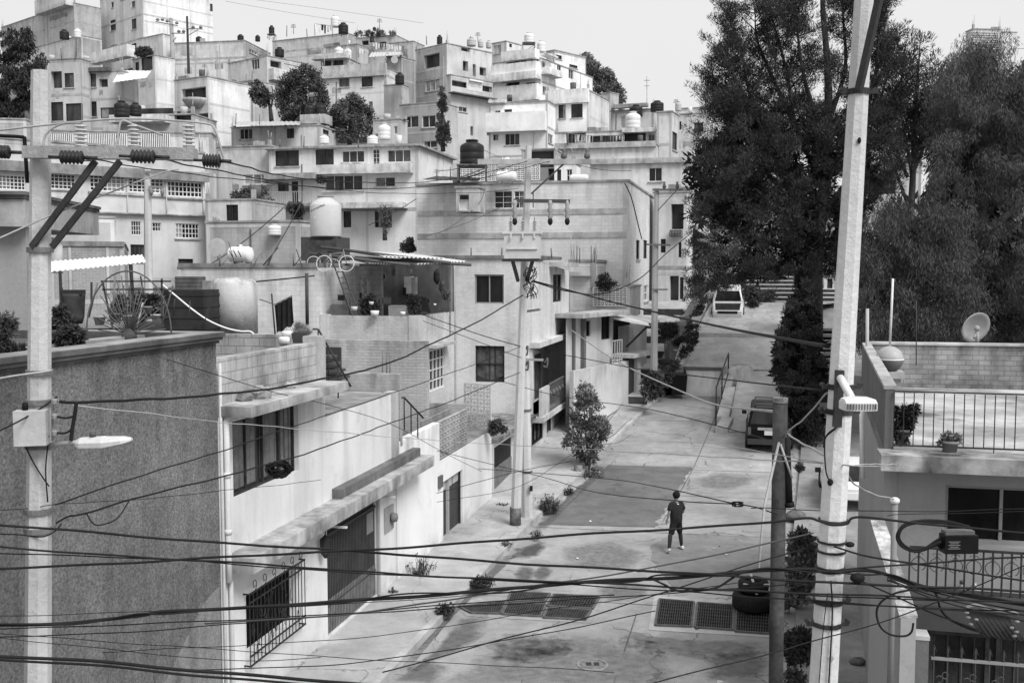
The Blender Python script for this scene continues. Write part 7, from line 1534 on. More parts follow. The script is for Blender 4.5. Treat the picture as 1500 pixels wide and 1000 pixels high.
hilltree('potted greenery crowding the tank corner below the balcony', [(424,300),(440,296),(446,320),(440,338),(426,336)], 60, 24, 7, 3200, .25, .1, LMID, [(434,345),(434,325),(434,310)], 50)
hilltree('spindly climbing plant over the arched window', [(555,303),(575,302),(572,325),(566,345),(560,330)], 72, 22, 4, 1200, .25, .08, leafm(.12, .4), [(564,352),(563,325),(562,305)], 51)
hilltree('bush at the foot of the arched window wall', [(588,358),(598,350),(606,356),(604,366),(588,366)], 60, 12, 5, 1500, .25, .1, LMID, [(597,372),(597,362),(597,356)], 52)
# street tree and weeds
t = root('street_tree', 'slender leafy street tree growing from the kerb in front of the balcony', 'tree', G(862, 690, .2)); n = t.name; YS = G(862, 690, .2).y; mb = MB()
for pts in ([(862, 692), (860, 655), (856, 610), (858, 565)], [(862, 690), (870, 650), (880, 620), (905, 600)], [(861, 690), (850, 650), (838, 625)], [(866, 660), (880, 640), (896, 622)]): limb(mb, pts, YS, .05, .012)
for pts in ([(880, 645), (900, 636), (918, 618), (930, 612)], [(876, 640), (890, 618), (905, 600), (912, 590)], [(884, 650), (905, 648), (925, 636)]): limb(mb, pts, YS, .014, .005)
mb.build('trunk', BARK, n)
foliage('crown', polyclumps([(846,590),(852,562),(860,556),(866,566),(878,592),(874,604),(888,615),(894,638),(880,650),(870,672),(855,672),(842,660),(822,645),(838,625),(835,600),(848,590)], 150, 7, YS, 1.1, 61), 7000, .15, .06, leafm(.11, .6), n, 'leaf', .9, 62)
t = root('topiary_tree', 'clipped square topped little tree on the stepped pavement', 'tree', Pt(979, 535, 53)); n = t.name; mb = MB()
for dx in (-3, 0, 3): limb(mb, [(978 + dx*.5, 534), (977 + dx, 505), (981 + dx, 490)], 53, .05, .03)
mb.build('trunk', plain(.12, .9), n); foliage('crown', [(Pt(x, y, 53), .24) for x in (972, 977, 982, 988) for y in (479, 484, 489)], 2600, .14, .06, LDARK, n, 'leaf', .9, 64)
mb = MB(); mb.lathe([(.35, 0), (.38, .25), (.01, .25)], Pt(975, 533, 53), 10); tag(mb.build('tree_ring', plain(.05, .9)), 'dark ring of soil under the clipped little tree', 'planter')
def weed(label, poly, nl, mat, seed, cat):
    # blades and leafy stems rising from the ground they stand on
    rnd = random.Random(seed); xs = [p[0] for p in poly]; y1 = max(p[1] for p in poly); y0 = min(p[1] for p in poly); c = G((min(xs)+max(xs))/2, y1 - (y1-y0)*.25, .15 if seed != 77 else .1); k = c.y/FPX
    W = (max(xs)-min(xs))*k*.5; Hh = (y1-y0)*k*.9; t = root('weed', label, cat, c); mb = MB()
    for i in range(int(nl/9)):
        a_ = rnd.uniform(0, 6.283); r_ = W*rnd.random()**.7; b0 = c + Vector((r_*math.cos(a_)*.8, r_*math.sin(a_)*.8, -.02)); h = Hh*rnd.uniform(.35, 1.0)*(1 - .5*r_/W); out = Vector((math.cos(a_), math.sin(a_), 0))*rnd.uniform(.1, .5)*h + Vector((rnd.uniform(-.2,.2), rnd.uniform(-.2,.2), 0))*h
        tip = b0 + out + Vector((0,0,h)); mid = b0 + out*.35 + Vector((0,0,h*.6)); s_ = Vector((-math.sin(a_), math.cos(a_), 0))*.011
        mb.face([b0 - s_, b0 + s_, mid + s_*.9, mid - s_*.9]); mb.face([mid - s_*.9, mid + s_*.9, tip])
        for q in range(3 if seed in (71, 73, 74, 78) else 1):
            p = b0.lerp(tip, rnd.uniform(.3, 1)); u_ = Vector((rnd.uniform(-1,1), rnd.uniform(-1,1), rnd.uniform(-.3,.7))).normalized()*rnd.uniform(.05, .11); v_ = u_.cross(Vector((rnd.uniform(-1,1), rnd.uniform(-1,1), 1))).normalized()*.025; mb.face([p, p + u_*.5 + v_, p + u_, p + u_*.5 - v_])
    mb.build('foliage', mat, t.name)
def plant(label, poly, Y, nl, L, w, mat, seed, style='leaf', name='weed', cnt=20, r=6, cat='plant', parent=None):
    if name == 'weed' and 71 <= seed <= 78: return weed(label, poly, nl, mat, seed, cat)
    if False: ym = max(p[1] for p in poly); g_ = G(sum(p[0] for p in poly)/len(poly), ym, .06); Y = g_.y; cnt = int(cnt*1.6); r *= .6
    elif seed > 78: cnt = int(cnt*1.5); r *= .75
    if parent is None:
        t = root(name, label, cat, Pt(sum(p[0] for p in poly)/len(poly), max(p[1] for p in poly), Y)); parent = t.name
    foliage('foliage', polyclumps(poly, cnt, r, Y, r*Y/FPX, seed), nl, L, w, mat, parent, style, .9, seed)
plant('bushy weed growing at the foot of the transformer pole', [(786,745),(795,726),(805,722),(818,735),(822,745),(812,756),(795,756)], 31, 2200, .16, .06, LMID, 71, cnt=30)
plant('weed clump beside the house side drain', [(636,885),(646,880),(660,888),(668,898),(655,905),(640,902)], 24.3, 1800, .14, .03, LDARK, 72, 'grass')
plant('weeds along the broken kerb above the drain', [(684,850),(700,842),(720,845),(728,855),(712,862),(690,862)], 26, 1800, .13, .03, LMID, 73, 'grass')
plant('low weed trailing at the kerb stump', [(826,718),(836,712),(840,720),(832,726)], 35, 500, .12, .04, LDARK, 74)
plant('weeds at the foot of the white wall by the garage gate', [(603,843),(615,832),(622,838),(612,846)], 26, 500, .13, .03, LDARK, 75, 'grass')
plant('tuft of grass in front of the ribbed gate', [(568,868),(575,860),(584,866),(578,871)], 24.5, 450, .12, .03, LDARK, 76, 'grass')
plant('dark grassy kerb corner below the paired pole', [(776,790),(786,772),(796,782),(788,792)], 30.5, 500, .1, .03, LDARK, 77, 'grass')
plant('dark heap of weeds by the dark garage gate', [(725,740),(738,736),(747,740),(738,744)], 34.5, 500, .1, .05, LDARK, 78)
plant('tall glossy shrub between the steel post and the leaning pole', [(1152,800),(1160,786),(1176,776),(1190,790),(1192,830),(1190,870),(1176,890),(1156,886),(1150,850)], 24, 2600, .17, .085, leafm(.13, .8), 79, cnt=60, r=9, name='shrub', cat='shrub')
plant('dense dark hedge bush low beside the steel post', [(1152,930),(1165,920),(1185,925),(1190,950),(1184,972),(1160,974),(1150,955)], 19.5, 4200, .1, .04, LDARK, 80, cnt=50, r=8, name='shrub', cat='shrub')
plant('sparse leafy seedling at the bottom beside the steel post', [(1150,985),(1165,978),(1178,990),(1172,1012),(1152,1012)], 17.5, 700, .1, .04, LMID, 81, cnt=20, name='shrub', cat='shrub')
plant('little pot plant cactus on the white pot near the pavement bend', [(1166,688),(1172,680),(1177,688),(1172,694)], 32, 400, .12, .03, LDARK, 82, 'grass')
plant('shrub with broad leaves by the steps and the far pole', [(940,560),(952,545),(965,552),(968,575),(955,584),(942,578)], 48.5, 2200, .2, .07, LDARK, 83, cnt=26)
plant('row of low plants in the strip beside the ramp kerb', [(1000,505),(1016,480),(1022,470),(1018,500),(1005,525),(996,525)], 54, 1800, .14, .06, LMID, 84, cnt=24)
for a, b, c_, lb in ((0, 1, 2, 0),):
    plant('', [(1308,600),(1322,588),(1342,592),(1344,605),(1332,622),(1334,640),(1318,650),(1304,640),(1312,622)], 16.9, 3800, .075, .035, leafm(.06, .6), 85, cnt=44, r=7, parent=POT1[0].name)
    plant('', [(1376,640),(1388,632),(1402,638),(1406,648),(1390,650),(1376,650)], 16.2, 1400, .06, .03, leafm(.17, .5), 86, cnt=24, r=5, parent=POT2[0].name)
plant('', [(428,490),(438,478),(450,482),(454,492),(440,496)], 22, 900, .12, .015, LDRY, 87, 'grass', cnt=18, r=6, parent=DRYPOT[0])
plant('leafy bush on the textured house roof behind the lamp pole', [(78,500),(92,482),(112,480),(128,490),(122,503),(80,508)], 15.2, 3000, .09, .03, LMID, 88, cnt=40, r=7, name='shrub', cat='shrub')
plant('dry branching shrub at the picture edge on the textured roof', [(-8,470),(6,458),(20,470),(16,490),(10,515),(-8,520)], 14, 1500, .10, .02, leafm(.09, .5), 89, cnt=26, r=7, name='shrub', cat='shrub')
plant('dark undergrowth along the textured roof edge', [(-8,510),(38,506),(40,520),(-8,526)], 14, 1600, .06, .02, LDARK, 90, cnt=24, r=5, name='shrub', cat='shrub')
plant('heap of dark foliage under the dented drum', [(76,455),(95,450),(104,470),(100,482),(76,482)], 18, 1800, .1, .03, LDARK, 91, cnt=24, r=7, name='shrub', cat='shrub')
plant('flowering pots crowding the iron frame', [(165,440),(200,432),(238,436),(236,460),(205,468),(168,462)], 23.4, 2600, .12, .05, leafm(.10, .8), 92, cnt=34, r=7, name='shrub', cat='shrub')
plant('clump of plants in the middle of the roofed terrace', [(528,440),(545,432),(555,440),(552,458),(532,458)], 38.8, 1600, .12, .05, LDARK, 93, cnt=24, r=5)
plant('climbing plant on the pillar of the roofed terrace', [(600,432),(612,436),(616,455),(604,464),(598,450)], 38.4, 1600, .12, .05, LDARK, 94, cnt=24, r=5)
plant('grassy plant at the end wall of the terrace', [(648,428),(658,430),(660,442),(650,442)], 41, 600, .14, .03, leafm(.15, .5), 95, 'grass', cnt=14, r=4)
plant('potted flowers on the slab over the dark garage', [(716,620),(728,616),(740,622),(738,632),(720,634)], 34.6, 1400, .12, .05, LMID, 96, cnt=24, r=5)
plant('creeper spilling over the terrace parapet next to the block annex', [(876,418),(880,404),(888,400),(898,410),(908,416),(905,424),(890,424),(880,428)], 52.2, 1200, .2, .06, LDARK, 97, cnt=18, r=5)
plant('dry weeds on the roof edge over the big lettered tank', [(462,262),(470,258),(478,262),(474,268),(464,268)], 71, 600, .2, .06, LMID, 98, cnt=12, r=4)
plant('weedy line of grass where the ribbed gate wall meets the pavement', [(590,850),(600,838),(640,806),(646,812),(606,850)], 26, 500, .1, .03, LDARK, 76)
plant('grass tuft on the broken kerb in front of the drain', [(730,800),(742,788),(752,790),(744,804)], 29, 400, .1, .03, LDARK, 75)
plant('patchy weeds beneath the street tree at its stone kerb', [(838,694),(850,684),(884,684),(892,696),(870,704)], 35, 900, .1, .03, LDARK, 74)
plant('dry grass fringe by the truck tyre and the steel post', [(1128,888),(1140,876),(1152,884),(1148,900)], 24, 500, .1, .03, LMID, 72)
rnd = random.Random(77)
for i in range(16):
    f = i/16; s_ = 52.5 + f*11; x = -4.9 + f*.9 + rnd.uniform(-.35, .35); z = 2.75 + f*3.2; p = S(x, s_, z); mb = MB(); q = rnd.uniform(.12, .3); mb.ball(p, (q, q*.8, q*.6), 7, 5); mb.v = [tuple(Vector(v) + Vector((rnd.uniform(-1,1), rnd.uniform(-1,1), rnd.uniform(-1,1)))*q*.15) for v in mb.v]; tag(mb.build('rock', plain(rnd.choice([.1, .25, .4]), .9, 0, .3, 6)), 'loose rock lying in the planted strip beside the ramp', 'rock', 'rocks in the planted strip')
plant('scrubby plants half way up the planted strip', [(985,505),(1000,490),(1012,470),(1016,478),(1004,500),(990,515)], 56, 1500, .18, .06, LMID, 101, cnt=24)
plant('scrubby plants at the top of the planted strip', [(1012,470),(1022,448),(1032,432),(1036,440),(1024,462),(1016,474)], 60, 1500, .18, .06, LMID, 102, cnt=24)
plant('scrubby plants at the foot of the planted strip', [(968,560),(980,540),(992,525),(996,532),(984,552),(974,566)], 51, 1500, .16, .06, LMID, 103, cnt=24)
# ================================================================== vehicles
GLASSC = glass(.02, .05)
def car(label, loc, rot, L, W, H, paint, kind, cat='car', name='parked_car'):
    """nose towards +y"""
    t = root(name, label, cat); n = t.name; h = W/2
    hood = .54*H if kind != 'suv' else .60*H
    # stations along y: (y, half width, bottom, belt height)
    body = [(-L/2, h*.86, .42, hood*.92), (-L/2+.08, h*.95, .30, hood), (-L*.3, h, .26, hood*1.02), (0, h, .25, hood*1.01), (L*.2, h*.99, .26, hood), (L*.34, h*.97, .27, hood*.96), (L/2-.12, h*.92, .30, hood*.86), (L/2, h*.78, .40, hood*.70)]
    rings = []
    for y, w, b, tp in body: rings.append([(-w*.92, y, b), (w*.92, y, b), (w, y, b+.12), (w*1.0, y, b+(tp-b)*.6), (w*.96, y, tp-.03), (w*.88, y, tp), (-w*.88, y, tp), (-w*.96, y, tp-.03), (-w*1.0, y, b+(tp-b)*.6), (-w, y, b+.12)])
    mb = MB(); mb.grid(rings, True, True); 
    # cabin
    if kind == 'suv': st = [(-L/2+.05, .0, 0), (-L/2+.22, .93, 1), (-L/2+.4, 1, 1), (-.1, 1, 1), (L*.10, .95, 1), (L*.26, 0, 0)]
    elif kind == 'pickup': st = [(-L*.12, 0, 0), (-L*.07, .95, 1), (0, 1, 1), (L*.08, .98, 1), (L*.13, .9, 1), (L*.26, 0, 0)]
    else: st = [(-L*.40, 0, 0), (-L*.24, .93, 1), (-L*.1, 1, 1), (L*.06, .97, 1), (L*.25, 0, 0)]
    rings = []
    for y, f, _ in st:
        z = hood*.97 + (H - hood*.97)*f; w = h*(.93 - .17*f); rings.append([(-h*.93, y if f else y, hood*.97), (h*.93, y, hood*.97), (w, y, z-.04 if f else hood*.98), (w*.86, y, z if f else hood*.985), (-w*.86, y, z if f else hood*.985), (-w, y, z-.04 if f else hood*.98)])
    mb.grid(rings, True, False, True); mb.build('body', paint, n)
    # glass laid just proud of the cabin shell
    def pane(nm, pts): m_ = MB(); m_.face(pts); m_.build(nm, GLASSC, n)
    y0, y1 = st[0][0], st[1][0]; ya, yb_ = st[-2][0], st[-1][0]; z0 = hood*.97; 
    def endpane(nm, yb0, ytop, f, sgn):
        w0 = h*.93; w1 = h*(.93-.17*f); z1 = z0 + (H-z0)*f
        def q(s_, tt): y = yb0 + (ytop-yb0)*tt; return (s_*(w0 + (w1-w0)*tt)*.9, y + sgn*.02, z0 + (z1-z0)*tt + .015)
        p = [q(-1, .18), q(1, .18), q(.96, .88), q(-.96, .88)]; pane(nm, p if sgn < 0 else p[::-1])
    endpane('rear_window', y0, y1, st[1][1], -1); endpane('windshield', yb_, ya, st[-2][1], 1)
    for sg in (-1, 1):
        def q(y, tt): return (sg*(h*.93 - h*.17*tt + .012), y, z0 + (H-z0)*tt)
        mids = [y1 + .12, (y1+ya)/2, ya - .02]
        for a, b in zip(mids[:-1], mids[1:]):
            p = [q(a, .14), q(b - .08, .14), q(b - .12, .82), q(a + .04, .82)]; pane('side_window', p if sg > 0 else p[::-1])
    for sg in (-1, 1):
        for y in (-L*.30, L*.31):
            rw = .36 if kind != 'sedan' else .31; mb = MB(); mb.lathe([(rw*.62, -.1), (rw*.95, -.12), (rw, -.08), (rw, .08), (rw*.95, .12), (rw*.62, .1)], (sg*(h-.1), y, rw), 22, axis='x'); w_ = mb.build('wheel', plain(.02, .8), n)
            mb = MB(); mb.lathe([(.03, -.105), (rw*.6, -.1), (rw*.62, .1), (.03, .105)], (sg*(h-.1), y, rw), 16, axis='x'); mb.build('rim', plain(.35, .35, .5), w_.name)
        mb = MB(); mb.box((sg*(h+.1), L*.14, hood*1.06), (.2, .1, .16)); mb.build('mirror', plain(.03), n)
        mb = MB(); mb.box((sg*h*.84, -L/2+.02, hood*.82), (.13, .1, .34 if kind == 'suv' else .16)); mb.build('tail_light', plain(.10, .2), n)
        mb = MB(); mb.box((sg*h*.68, L/2-.06, hood*.72), (.34, .14, .17)); mb.build('headlight', plain(.75, .1), n)
    mb = MB(); mb.box((0, -L/2-.02, .48), (W*.92, .16, .22)); mb.build('rear_bumper', plain(.05, .5) if kind == 'suv' else paint, n)
    mb = MB(); mb.box((0, L/2-.02, .46), (W*.86, .2, .26)); mb.build('front_bumper', paint, n)
    if kind == 'pickup': mb = MB(); mb.face([(-h*.8, L*.262, hood*1.004), (h*.8, L*.262, hood*1.004), (h*.78, L*.34, hood*.985), (h*.74, L/2-.13, hood*.895), (-h*.74, L/2-.13, hood*.895), (-h*.78, L*.34, hood*.985)][::-1]); mb.build('hood', plain(.03, .7, 0, .5, 4, .04), n)  # dark panel over the bonnet paints in the reflected trees
    mb = MB(); mb.box((0, L/2-.01, hood*.68), (W*(.62 if kind == 'pickup' else .45), .08, .26 if kind == 'pickup' else .17)); mb.build('radiator_grille', plain(.03, .4), n)
    mb = MB(); mb.box((0, -L/2-.015, hood*.78), (.4, .03, .18)); mb.build('number_plate', plain(.6, .5), n)
    if kind == 'suv':
        mb = MB(); mb.box((-.05, -L/2+.0, hood*.93), (.85, .06, .1)); mb.build('trim_bar', plain(.30, .4), n)
        mb = MB()
        for sg in (-1, 1): mb.tube([(sg*h*.62, y, H+.08) for y in (-L*.36, L*.05)], .025, 6); 
        for y in (-L*.36, -L*.2, L*.05): mb.tube([(-h*.62, y, H+.08), (h*.62, y, H+.08)], .022, 6); mb.tube([(-h*.6, y, H), (-h*.62, y, H+.08)], .02, 5); mb.tube([(h*.6, y, H), (h*.62, y, H+.08)], .02, 5)
        mb.build('roof_rack', plain(.06, .4), n)
        mb = MB(); mb.tube([(0, y, .6) for y in (-L/2-.2, -L/2-.1)], .0, 3) if False else None
    t.location = loc; t.rotation_euler = rot; return t
p = Pt(1145, 664, 42.2); sz = road_z(p); p.z = sz
car('black off-roader with roof rack parked behind the dark steel post', Vector((p.x, p.y + 2.2, sz + .12)), (R(3.0), 0, R(-13.5)), 4.6, 1.92, 1.82, plain(.005, .35, 0, .1, 2, .12), 'suv', 'car', 'parked_car')
p = Pt(1066, 458, 60.5)
car('white pickup parked nose down near the top of the ramp', Vector((p.x + .3, p.y + 1.2, 5.68)), (R(-15), 0, R(180-13.5)), 4.6, 1.85, 1.65, plain(.72, .25, 0, .1, 2, .5), 'pickup', 'car', 'parked_car')
car('white car mostly hidden behind the leaning pole', Vector((11.75, 35.5, .25)), (0, 0, R(-13.5)), 4.1, 1.7, 1.42, plain(.7, .25, 0, .1, 2, .5), 'sedan', 'car', 'parked_car')
# ================================================================== the walking person
pf = G(990, 806, .008)
SKIN = plain(.22, .6, 0, .05); CLOTH = plain(.028, .9, 0, .25, 6); SHORT = plain(.022, .9, 0, .2, 6)
t = root('person', 'young person in black t-shirt, black shorts and pale shoes walking up the road', 'person', pf, None); n = t.name
HT = 1.68; face = R(18)                 # heading: away, a little towards the houses
cf, sf = math.cos(face), math.sin(face)
def B(x, y, z):
    x, y, z = x*1.02, y*1.02, z*1.02; return (pf.x + x*cf - y*sf, pf.y + x*sf + y*cf, pf.z + z)   # x to the person's right hand side, y ahead
def skin(name, verts, edges, radii, mat, parent, rootv=0, sub=2):
    off = Vector(ROOTLOC[parent]); me = bpy.data.meshes.new(name); me.from_pydata([tuple(Vector(B(*v)) - off) for v in verts], edges, []); me.materials.append(mat)
    o = bpy.data.objects.new(name, me); COL.objects.link(o); m = o.modifiers.new('skin', 'SKIN'); m.use_smooth_shade = True
    for i, r in enumerate(radii):
        sv = me.skin_vertices[0].data[i]; sv.radius = r if isinstance(r, tuple) else (r, r); sv.use_root = (i == rootv)
    s = o.modifiers.new('sub', 'SUBSURF'); s.levels = sub; s.render_levels = sub
    dg = bpy.context.evaluated_depsgraph_get(); m2 = bpy.data.meshes.new_from_object(o.evaluated_get(dg)); o.modifiers.clear(); o.data = m2
    for p_ in m2.polygons: p_.use_smooth = True
    if not m2.materials: m2.materials.append(mat)
    o.parent = PARENTS[parent]; ROOTLOC[o.name] = off; PARENTS[o.name] = o; return o
V = []; E = []; RD = []
def jt(p, r, par=None):
    V.append(p); RD.append(r)
    if par is not None: E.append((par, len(V)-1))
    return len(V)-1
pel = jt((0, 0, .92), (.115, .09)); ab = jt((0, 0, 1.05), (.13, .09), pel); ch = jt((0, .01, 1.24), (.155, .10), ab); nk0 = jt((0, .0, 1.40), (.075, .07), ch); nk = jt((0, .01, 1.46), .052, nk0); hd0 = jt((0, .02, 1.54), (.072, .082), nk); hd1 = jt((0, .02, 1.62), (.074, .09), hd0); jt((0, .01, 1.675), (.045, .05), hd1)
# head: nose and ears as small outgrowths
ns = jt((-.03, .115, 1.555), .012, hd0)
# arms: the near house side arm swings back, the other forward and bent
sl = jt((-.16, 0, 1.37), .055, ch); el = jt((-.25, -.04, 1.12), .042, sl); wl = jt((-.30, -.02, .90), .028, el); hl = jt((-.31, .0, .85), (.022, .032), wl)
sr = jt((.16, 0, 1.37), .055, ch); er = jt((.24, .01, 1.12), .042, sr); wr = jt((.20, .2, 1.0), .028, er); hr_ = jt((.18, .27, .98), (.022, .032), wr)
for (h_, c_, dirs) in ((hl, V[hl], (0, .02, -1)), (hr_, V[hr_], (-.2, .9, -.15))):
    for i in range(4):
        o_ = -.018 + i*.012; ln = (.055, .068, .066, .052)[i]
        a = jt((c_[0] + dirs[0]*.02, c_[1] + dirs[1]*.02 + o_*.8, c_[2] + dirs[2]*.02 + (o_ if h_ == hr_ else 0)), .0085, h_); bq = jt((V[a][0] + dirs[0]*ln*.6, V[a][1] + dirs[1]*ln*.6, V[a][2] + dirs[2]*ln*.6), .008, a); jt((V[bq][0] + dirs[0]*ln*.5 + .01, V[bq][1] + dirs[1]*ln*.4 + .012, V[bq][2] + dirs[2]*ln*.45), .006, bq)
    a = jt((c_[0], c_[1] + .03, c_[2] + .01), .009, h_); jt((c_[0] + dirs[0]*.04, c_[1] + .045 + dirs[1]*.03, c_[2] - .03), .0075, a)
# legs: back leg on the house side, front leg planted ahead
hpl = jt((-.09, 0, .86), .08, pel); kl = jt((-.20, -.04, .49), .058, hpl); al = jt((-.34, -.24, .115), .036, kl); jt((-.35, -.18, .05), .034, al)
hpr = jt((.09, 0, .86), .08, pel); kr = jt((.16, .08, .50), .058, hpr); ar = jt((.23, .10, .10), .036, kr); jt((.25, .18, .045), .034, ar)
skin('body', V, E, RD, SKIN, n)
V = []; E = []; RD = []
a = jt((0, 0, .74), (.205, .165)); b_ = jt((0, 0, .98), (.20, .15), a); c_ = jt((0, .005, 1.25), (.175, .12), b_); d_ = jt((0, 0, 1.40), (.09, .085), c_)
e = jt((-.17, 0, 1.36), .078, c_); jt((-.245, -.03, 1.16), .083, e); e = jt((.17, 0, 1.36), .078, c_); jt((.235, .01, 1.16), .083, e)
skin('t_shirt', V, E, RD, CLOTH, n)
mb = MB(); mb.hexa([B(-.02,-.108,1.36), B(.03,-.108,1.36), B(.03,-.09,1.36), B(-.02,-.09,1.36)], [B(-.02,-.10,1.385), B(.03,-.10,1.385), B(.03,-.08,1.385), B(-.02,-.08,1.385)]); mb.build('shirt_label', plain(.6), n)
V = []; E = []; RD = []
q0 = jt((0, 0, 1.02), (.15, .115)); a = jt((0, 0, .88), (.165, .125), q0); e = jt((-.095, -.01, .80), .105, a); jt((-.19, -.05, .46), .095, e); e = jt((.095, .02, .80), .105, a); jt((.16, .08, .46), .095, e)
skin('shorts', V, E, RD, SHORT, n)
V = []; E = []; RD = []
for kx, ky, kz, ax_, ay, az in ((-.20, -.04, .54, -.34, -.24, .10), (.16, .08, .54, .23, .10, .09)):
    a = jt((kx, ky, kz), .056, len(V) and 0 or None) if False else jt((kx, ky, kz), .068); m_ = jt((kx*.6+ax_*.4, ky*.6+ay*.4 - .012, kz*.6+az*.4), .066, a); jt((ax_, ay, az), .046, m_)
V1, E1, R1 = V[:3], [(0,1),(1,2)], RD[:3]; skin('legging', V1, E1, R1, plain(.035, .9), n); skin('legging', V[3:], [(0,1),(1,2)], RD[3:], plain(.035, .9), n)
for (x, y, z, tilt) in ((-.35, -.21, .045, -.55), (.245, .14, .03, 0)):
    mb = MB(); rings = []
    for f, w, hh in ((-.13, .03, .05), (-.10, .042, .075), (-.02, .043, .07), (.08, .05, .05), (.13, .04, .03), (.155, .015, .015)):
        yy = f*math.cos(tilt); zz = z - f*math.sin(tilt)*-1*.0 + (f*math.sin(tilt)); rings.append([B(x-w, y+yy, zz-.02+.02), B(x+w, y+yy, zz-.0), B(x+w, y+yy, zz+hh*.6), B(x+w*.5, y+yy, zz+hh), B(x-w*.5, y+yy, zz+hh), B(x-w, y+yy, zz+hh*.6)])
    mb.grid(rings, True, True); mb.build('shoe', plain(.72, .6), n)
mb = MB(); HC = Vector(B(0, .005, 1.60)); mb.ball(HC + Vector((0,0,.015)), (.105, .115, .11), 16, 10)
rnd = random.Random(3); mb.v = [tuple(Vector(v) + Vector((rnd.uniform(-1,1), rnd.uniform(-1,1), rnd.uniform(-.3,1)))*.012) for v in mb.v]; mb.build('hair', plain(.012, .7, 0, .3, 20), n)
mb = MB()
for sx in (-.08, .08): mb.ball(B(sx, .02, 1.55), (.014, .022, .032), 8, 6)
mb.build('ear', SKIN, n)
mb = MB(); mb.ball(B(-.035, .098, 1.575), (.011, .008, .008), 6, 5); mb.ball(B(.02, .106, 1.575), (.011, .008, .008), 6, 5); mb.build('eye', BLACK, n); mb = MB(); mb.ball(B(-.006, .104, 1.515), (.022, .006, .006), 8, 5); mb.build('mouth', plain(.12), n)
# ================================================================== cables
def cable(label, pts, r, mat=None, Y=None, name='cable', sag=0, n=10):
    P = [Pt(q[0], q[1], q[2] if len(q) > 2 else Y) for q in pts]; P = spline(P, n) if len(P) > 2 else [P[0].lerp(P[1], i/16) + Vector((0,0,-sag*4*(i/16)*(1-i/16))) for i in range(17)]
    if Y is None and P[0].y < 14:
        a_, b_ = random.uniform(0, 6), random.uniform(0, 6); L_ = 0; Q = [P[0]]
        for i in range(1, len(P)): L_ += (P[i]-P[i-1]).length; Q.append(P[i] + Vector((0, 0, .006*math.sin(L_*2.1 + a_) + .004*math.sin(L_*5.3 + b_))))
        P = Q; r = r*.86
    mb = MB(); mb.tube(P, r, 6); return tag(mb.build(name, mat or CABLE), label, 'cable', None)
CB = 'cable '
cable('thick black cable falling gently from the lamp pole across the ribbed gate and road', [(-40,766,9.3),(312,793,9.5),(700,820,9.4),(1010,840,9.3),(1200,851,9.25),(1530,868,9.3)], .0135)
cable('thick cable rising over the walking person to the strap with the pale joint', [(-40,834,9.2),(252,820,9.4),(477,808,9.4),(720,792,9.4),(1000,773,9.35),(1120,764,9.3),(1180,758,9.28),(1200,763,9.26),(1218,769,9.26),(1240,768,9.27),(1262,758,9.3),(1380,770,9.45),(1540,782,9.3)], .0135)
cable('middle black cable crossing the gate and both drains', [(-40,798,9.2),(250,818,9.4),(477,833,9.4),(750,849,9.4),(982,859,9.3),(1200,869,9.25),(1530,884,9.2)], .011)
cable('thin black cable just under the middle one over the ribbed gate', [(-40,807,9.25),(250,820,9.4),(477,835,9.45),(750,851,9.4),(982,864,9.35),(1130,876,9.3),(1530,901,9.3)], .007)
BR = [(-40,916,9.3),(100,911,9.4),(200,902,9.4),(240,895,9.4),(340,892,9.4),(477,881,9.4),(600,873,9.4),(750,862,9.4),(838,854,9.4),(930,848,9.35),(967,846,9.35),(1060,839,9.3),(1120,835,9.3),(1185,833,9.27),(1215,839,9.26),(1266,836,9.3),(1310,845,9.4),(1362,860,9.5),(1430,874,9.5),(1540,890,9.4)]
cable('thickest wrapped cable bundle swinging across the picture at grating height', BR, .019)
cable('second strand twisted round the thickest cable bundle', [(x, y + (4 if i % 2 else -3), Y-.02) for i, (x, y, Y) in enumerate(BR)], .009)
cable('slack strand looping below the bundle over the drain grates', [(955,846,9.3),(975,856,9.3),(990,864,9.3),(1020,865,9.3),(1050,860,9.3),(1070,848,9.3),(1085,839,9.3),(1110,836,9.3)], .012)
cable('light streaked cable climbing from the bundle to the leaning pole over the road', [(300,913,9.5),(477,901,9.5),(620,884,9.5),(760,862,9.5),(928,835,9.45),(1051,811,9.4),(1150,791,9.35),(1192,781,9.3)], .009, plain(.08))
cable('pair of thin cables leaving the picture edge under the bundle, upper one', [(-40,921,9.4),(324,909,9.5),(555,893,9.5),(700,882,9.5),(900,870,9.5)], .0065)
cable('pair of thin cables leaving the picture edge under the bundle, lower one', [(-40,934,9.4),(140,928,9.5),(324,914,9.5),(477,903,9.6),(700,886,9.5),(1000,868,9.4),(1200,850,9.3)], .006)
cable('heavy dark cable lowest of all, crossing the bottom corner', [(-40,960,8.2),(135,968,8.3),(324,984,8.3),(470,997,8.3),(640,1014,8.2)], .016)
cable('cable hugging the heavy lowest one in the bottom corner', [(-40,965,8.2),(135,974,8.3),(324,991,8.3),(470,1004,8.3)], .012)
cable('thin diagonal wire from the bottom kerb up across the house side drain', [(560,984,8.8),(700,946,9),(856,905,9.1),(985,862,9.2),(1060,838,9.3),(1190,800,9.35)], .007)
cable('thin diagonal wire from the road bottom up past the post to the balcony railing', [(920,1008,8.6),(1126,958,9),(1188,940,9.1),(1335,895,9.3),(1500,829,9.3),(1545,812,9.3)], .0065)
cable('faint wire crossing the gate foot and pavement', [(250,980,9),(420,976,9.2),(555,967,9.3),(750,935,9.4),(960,895,9.4)], .0055)
cable('faint straight wire over the lower house wall', [(-40,902,9.6),(200,896,9.6),(450,886,9.6),(700,872,9.5)], .004)
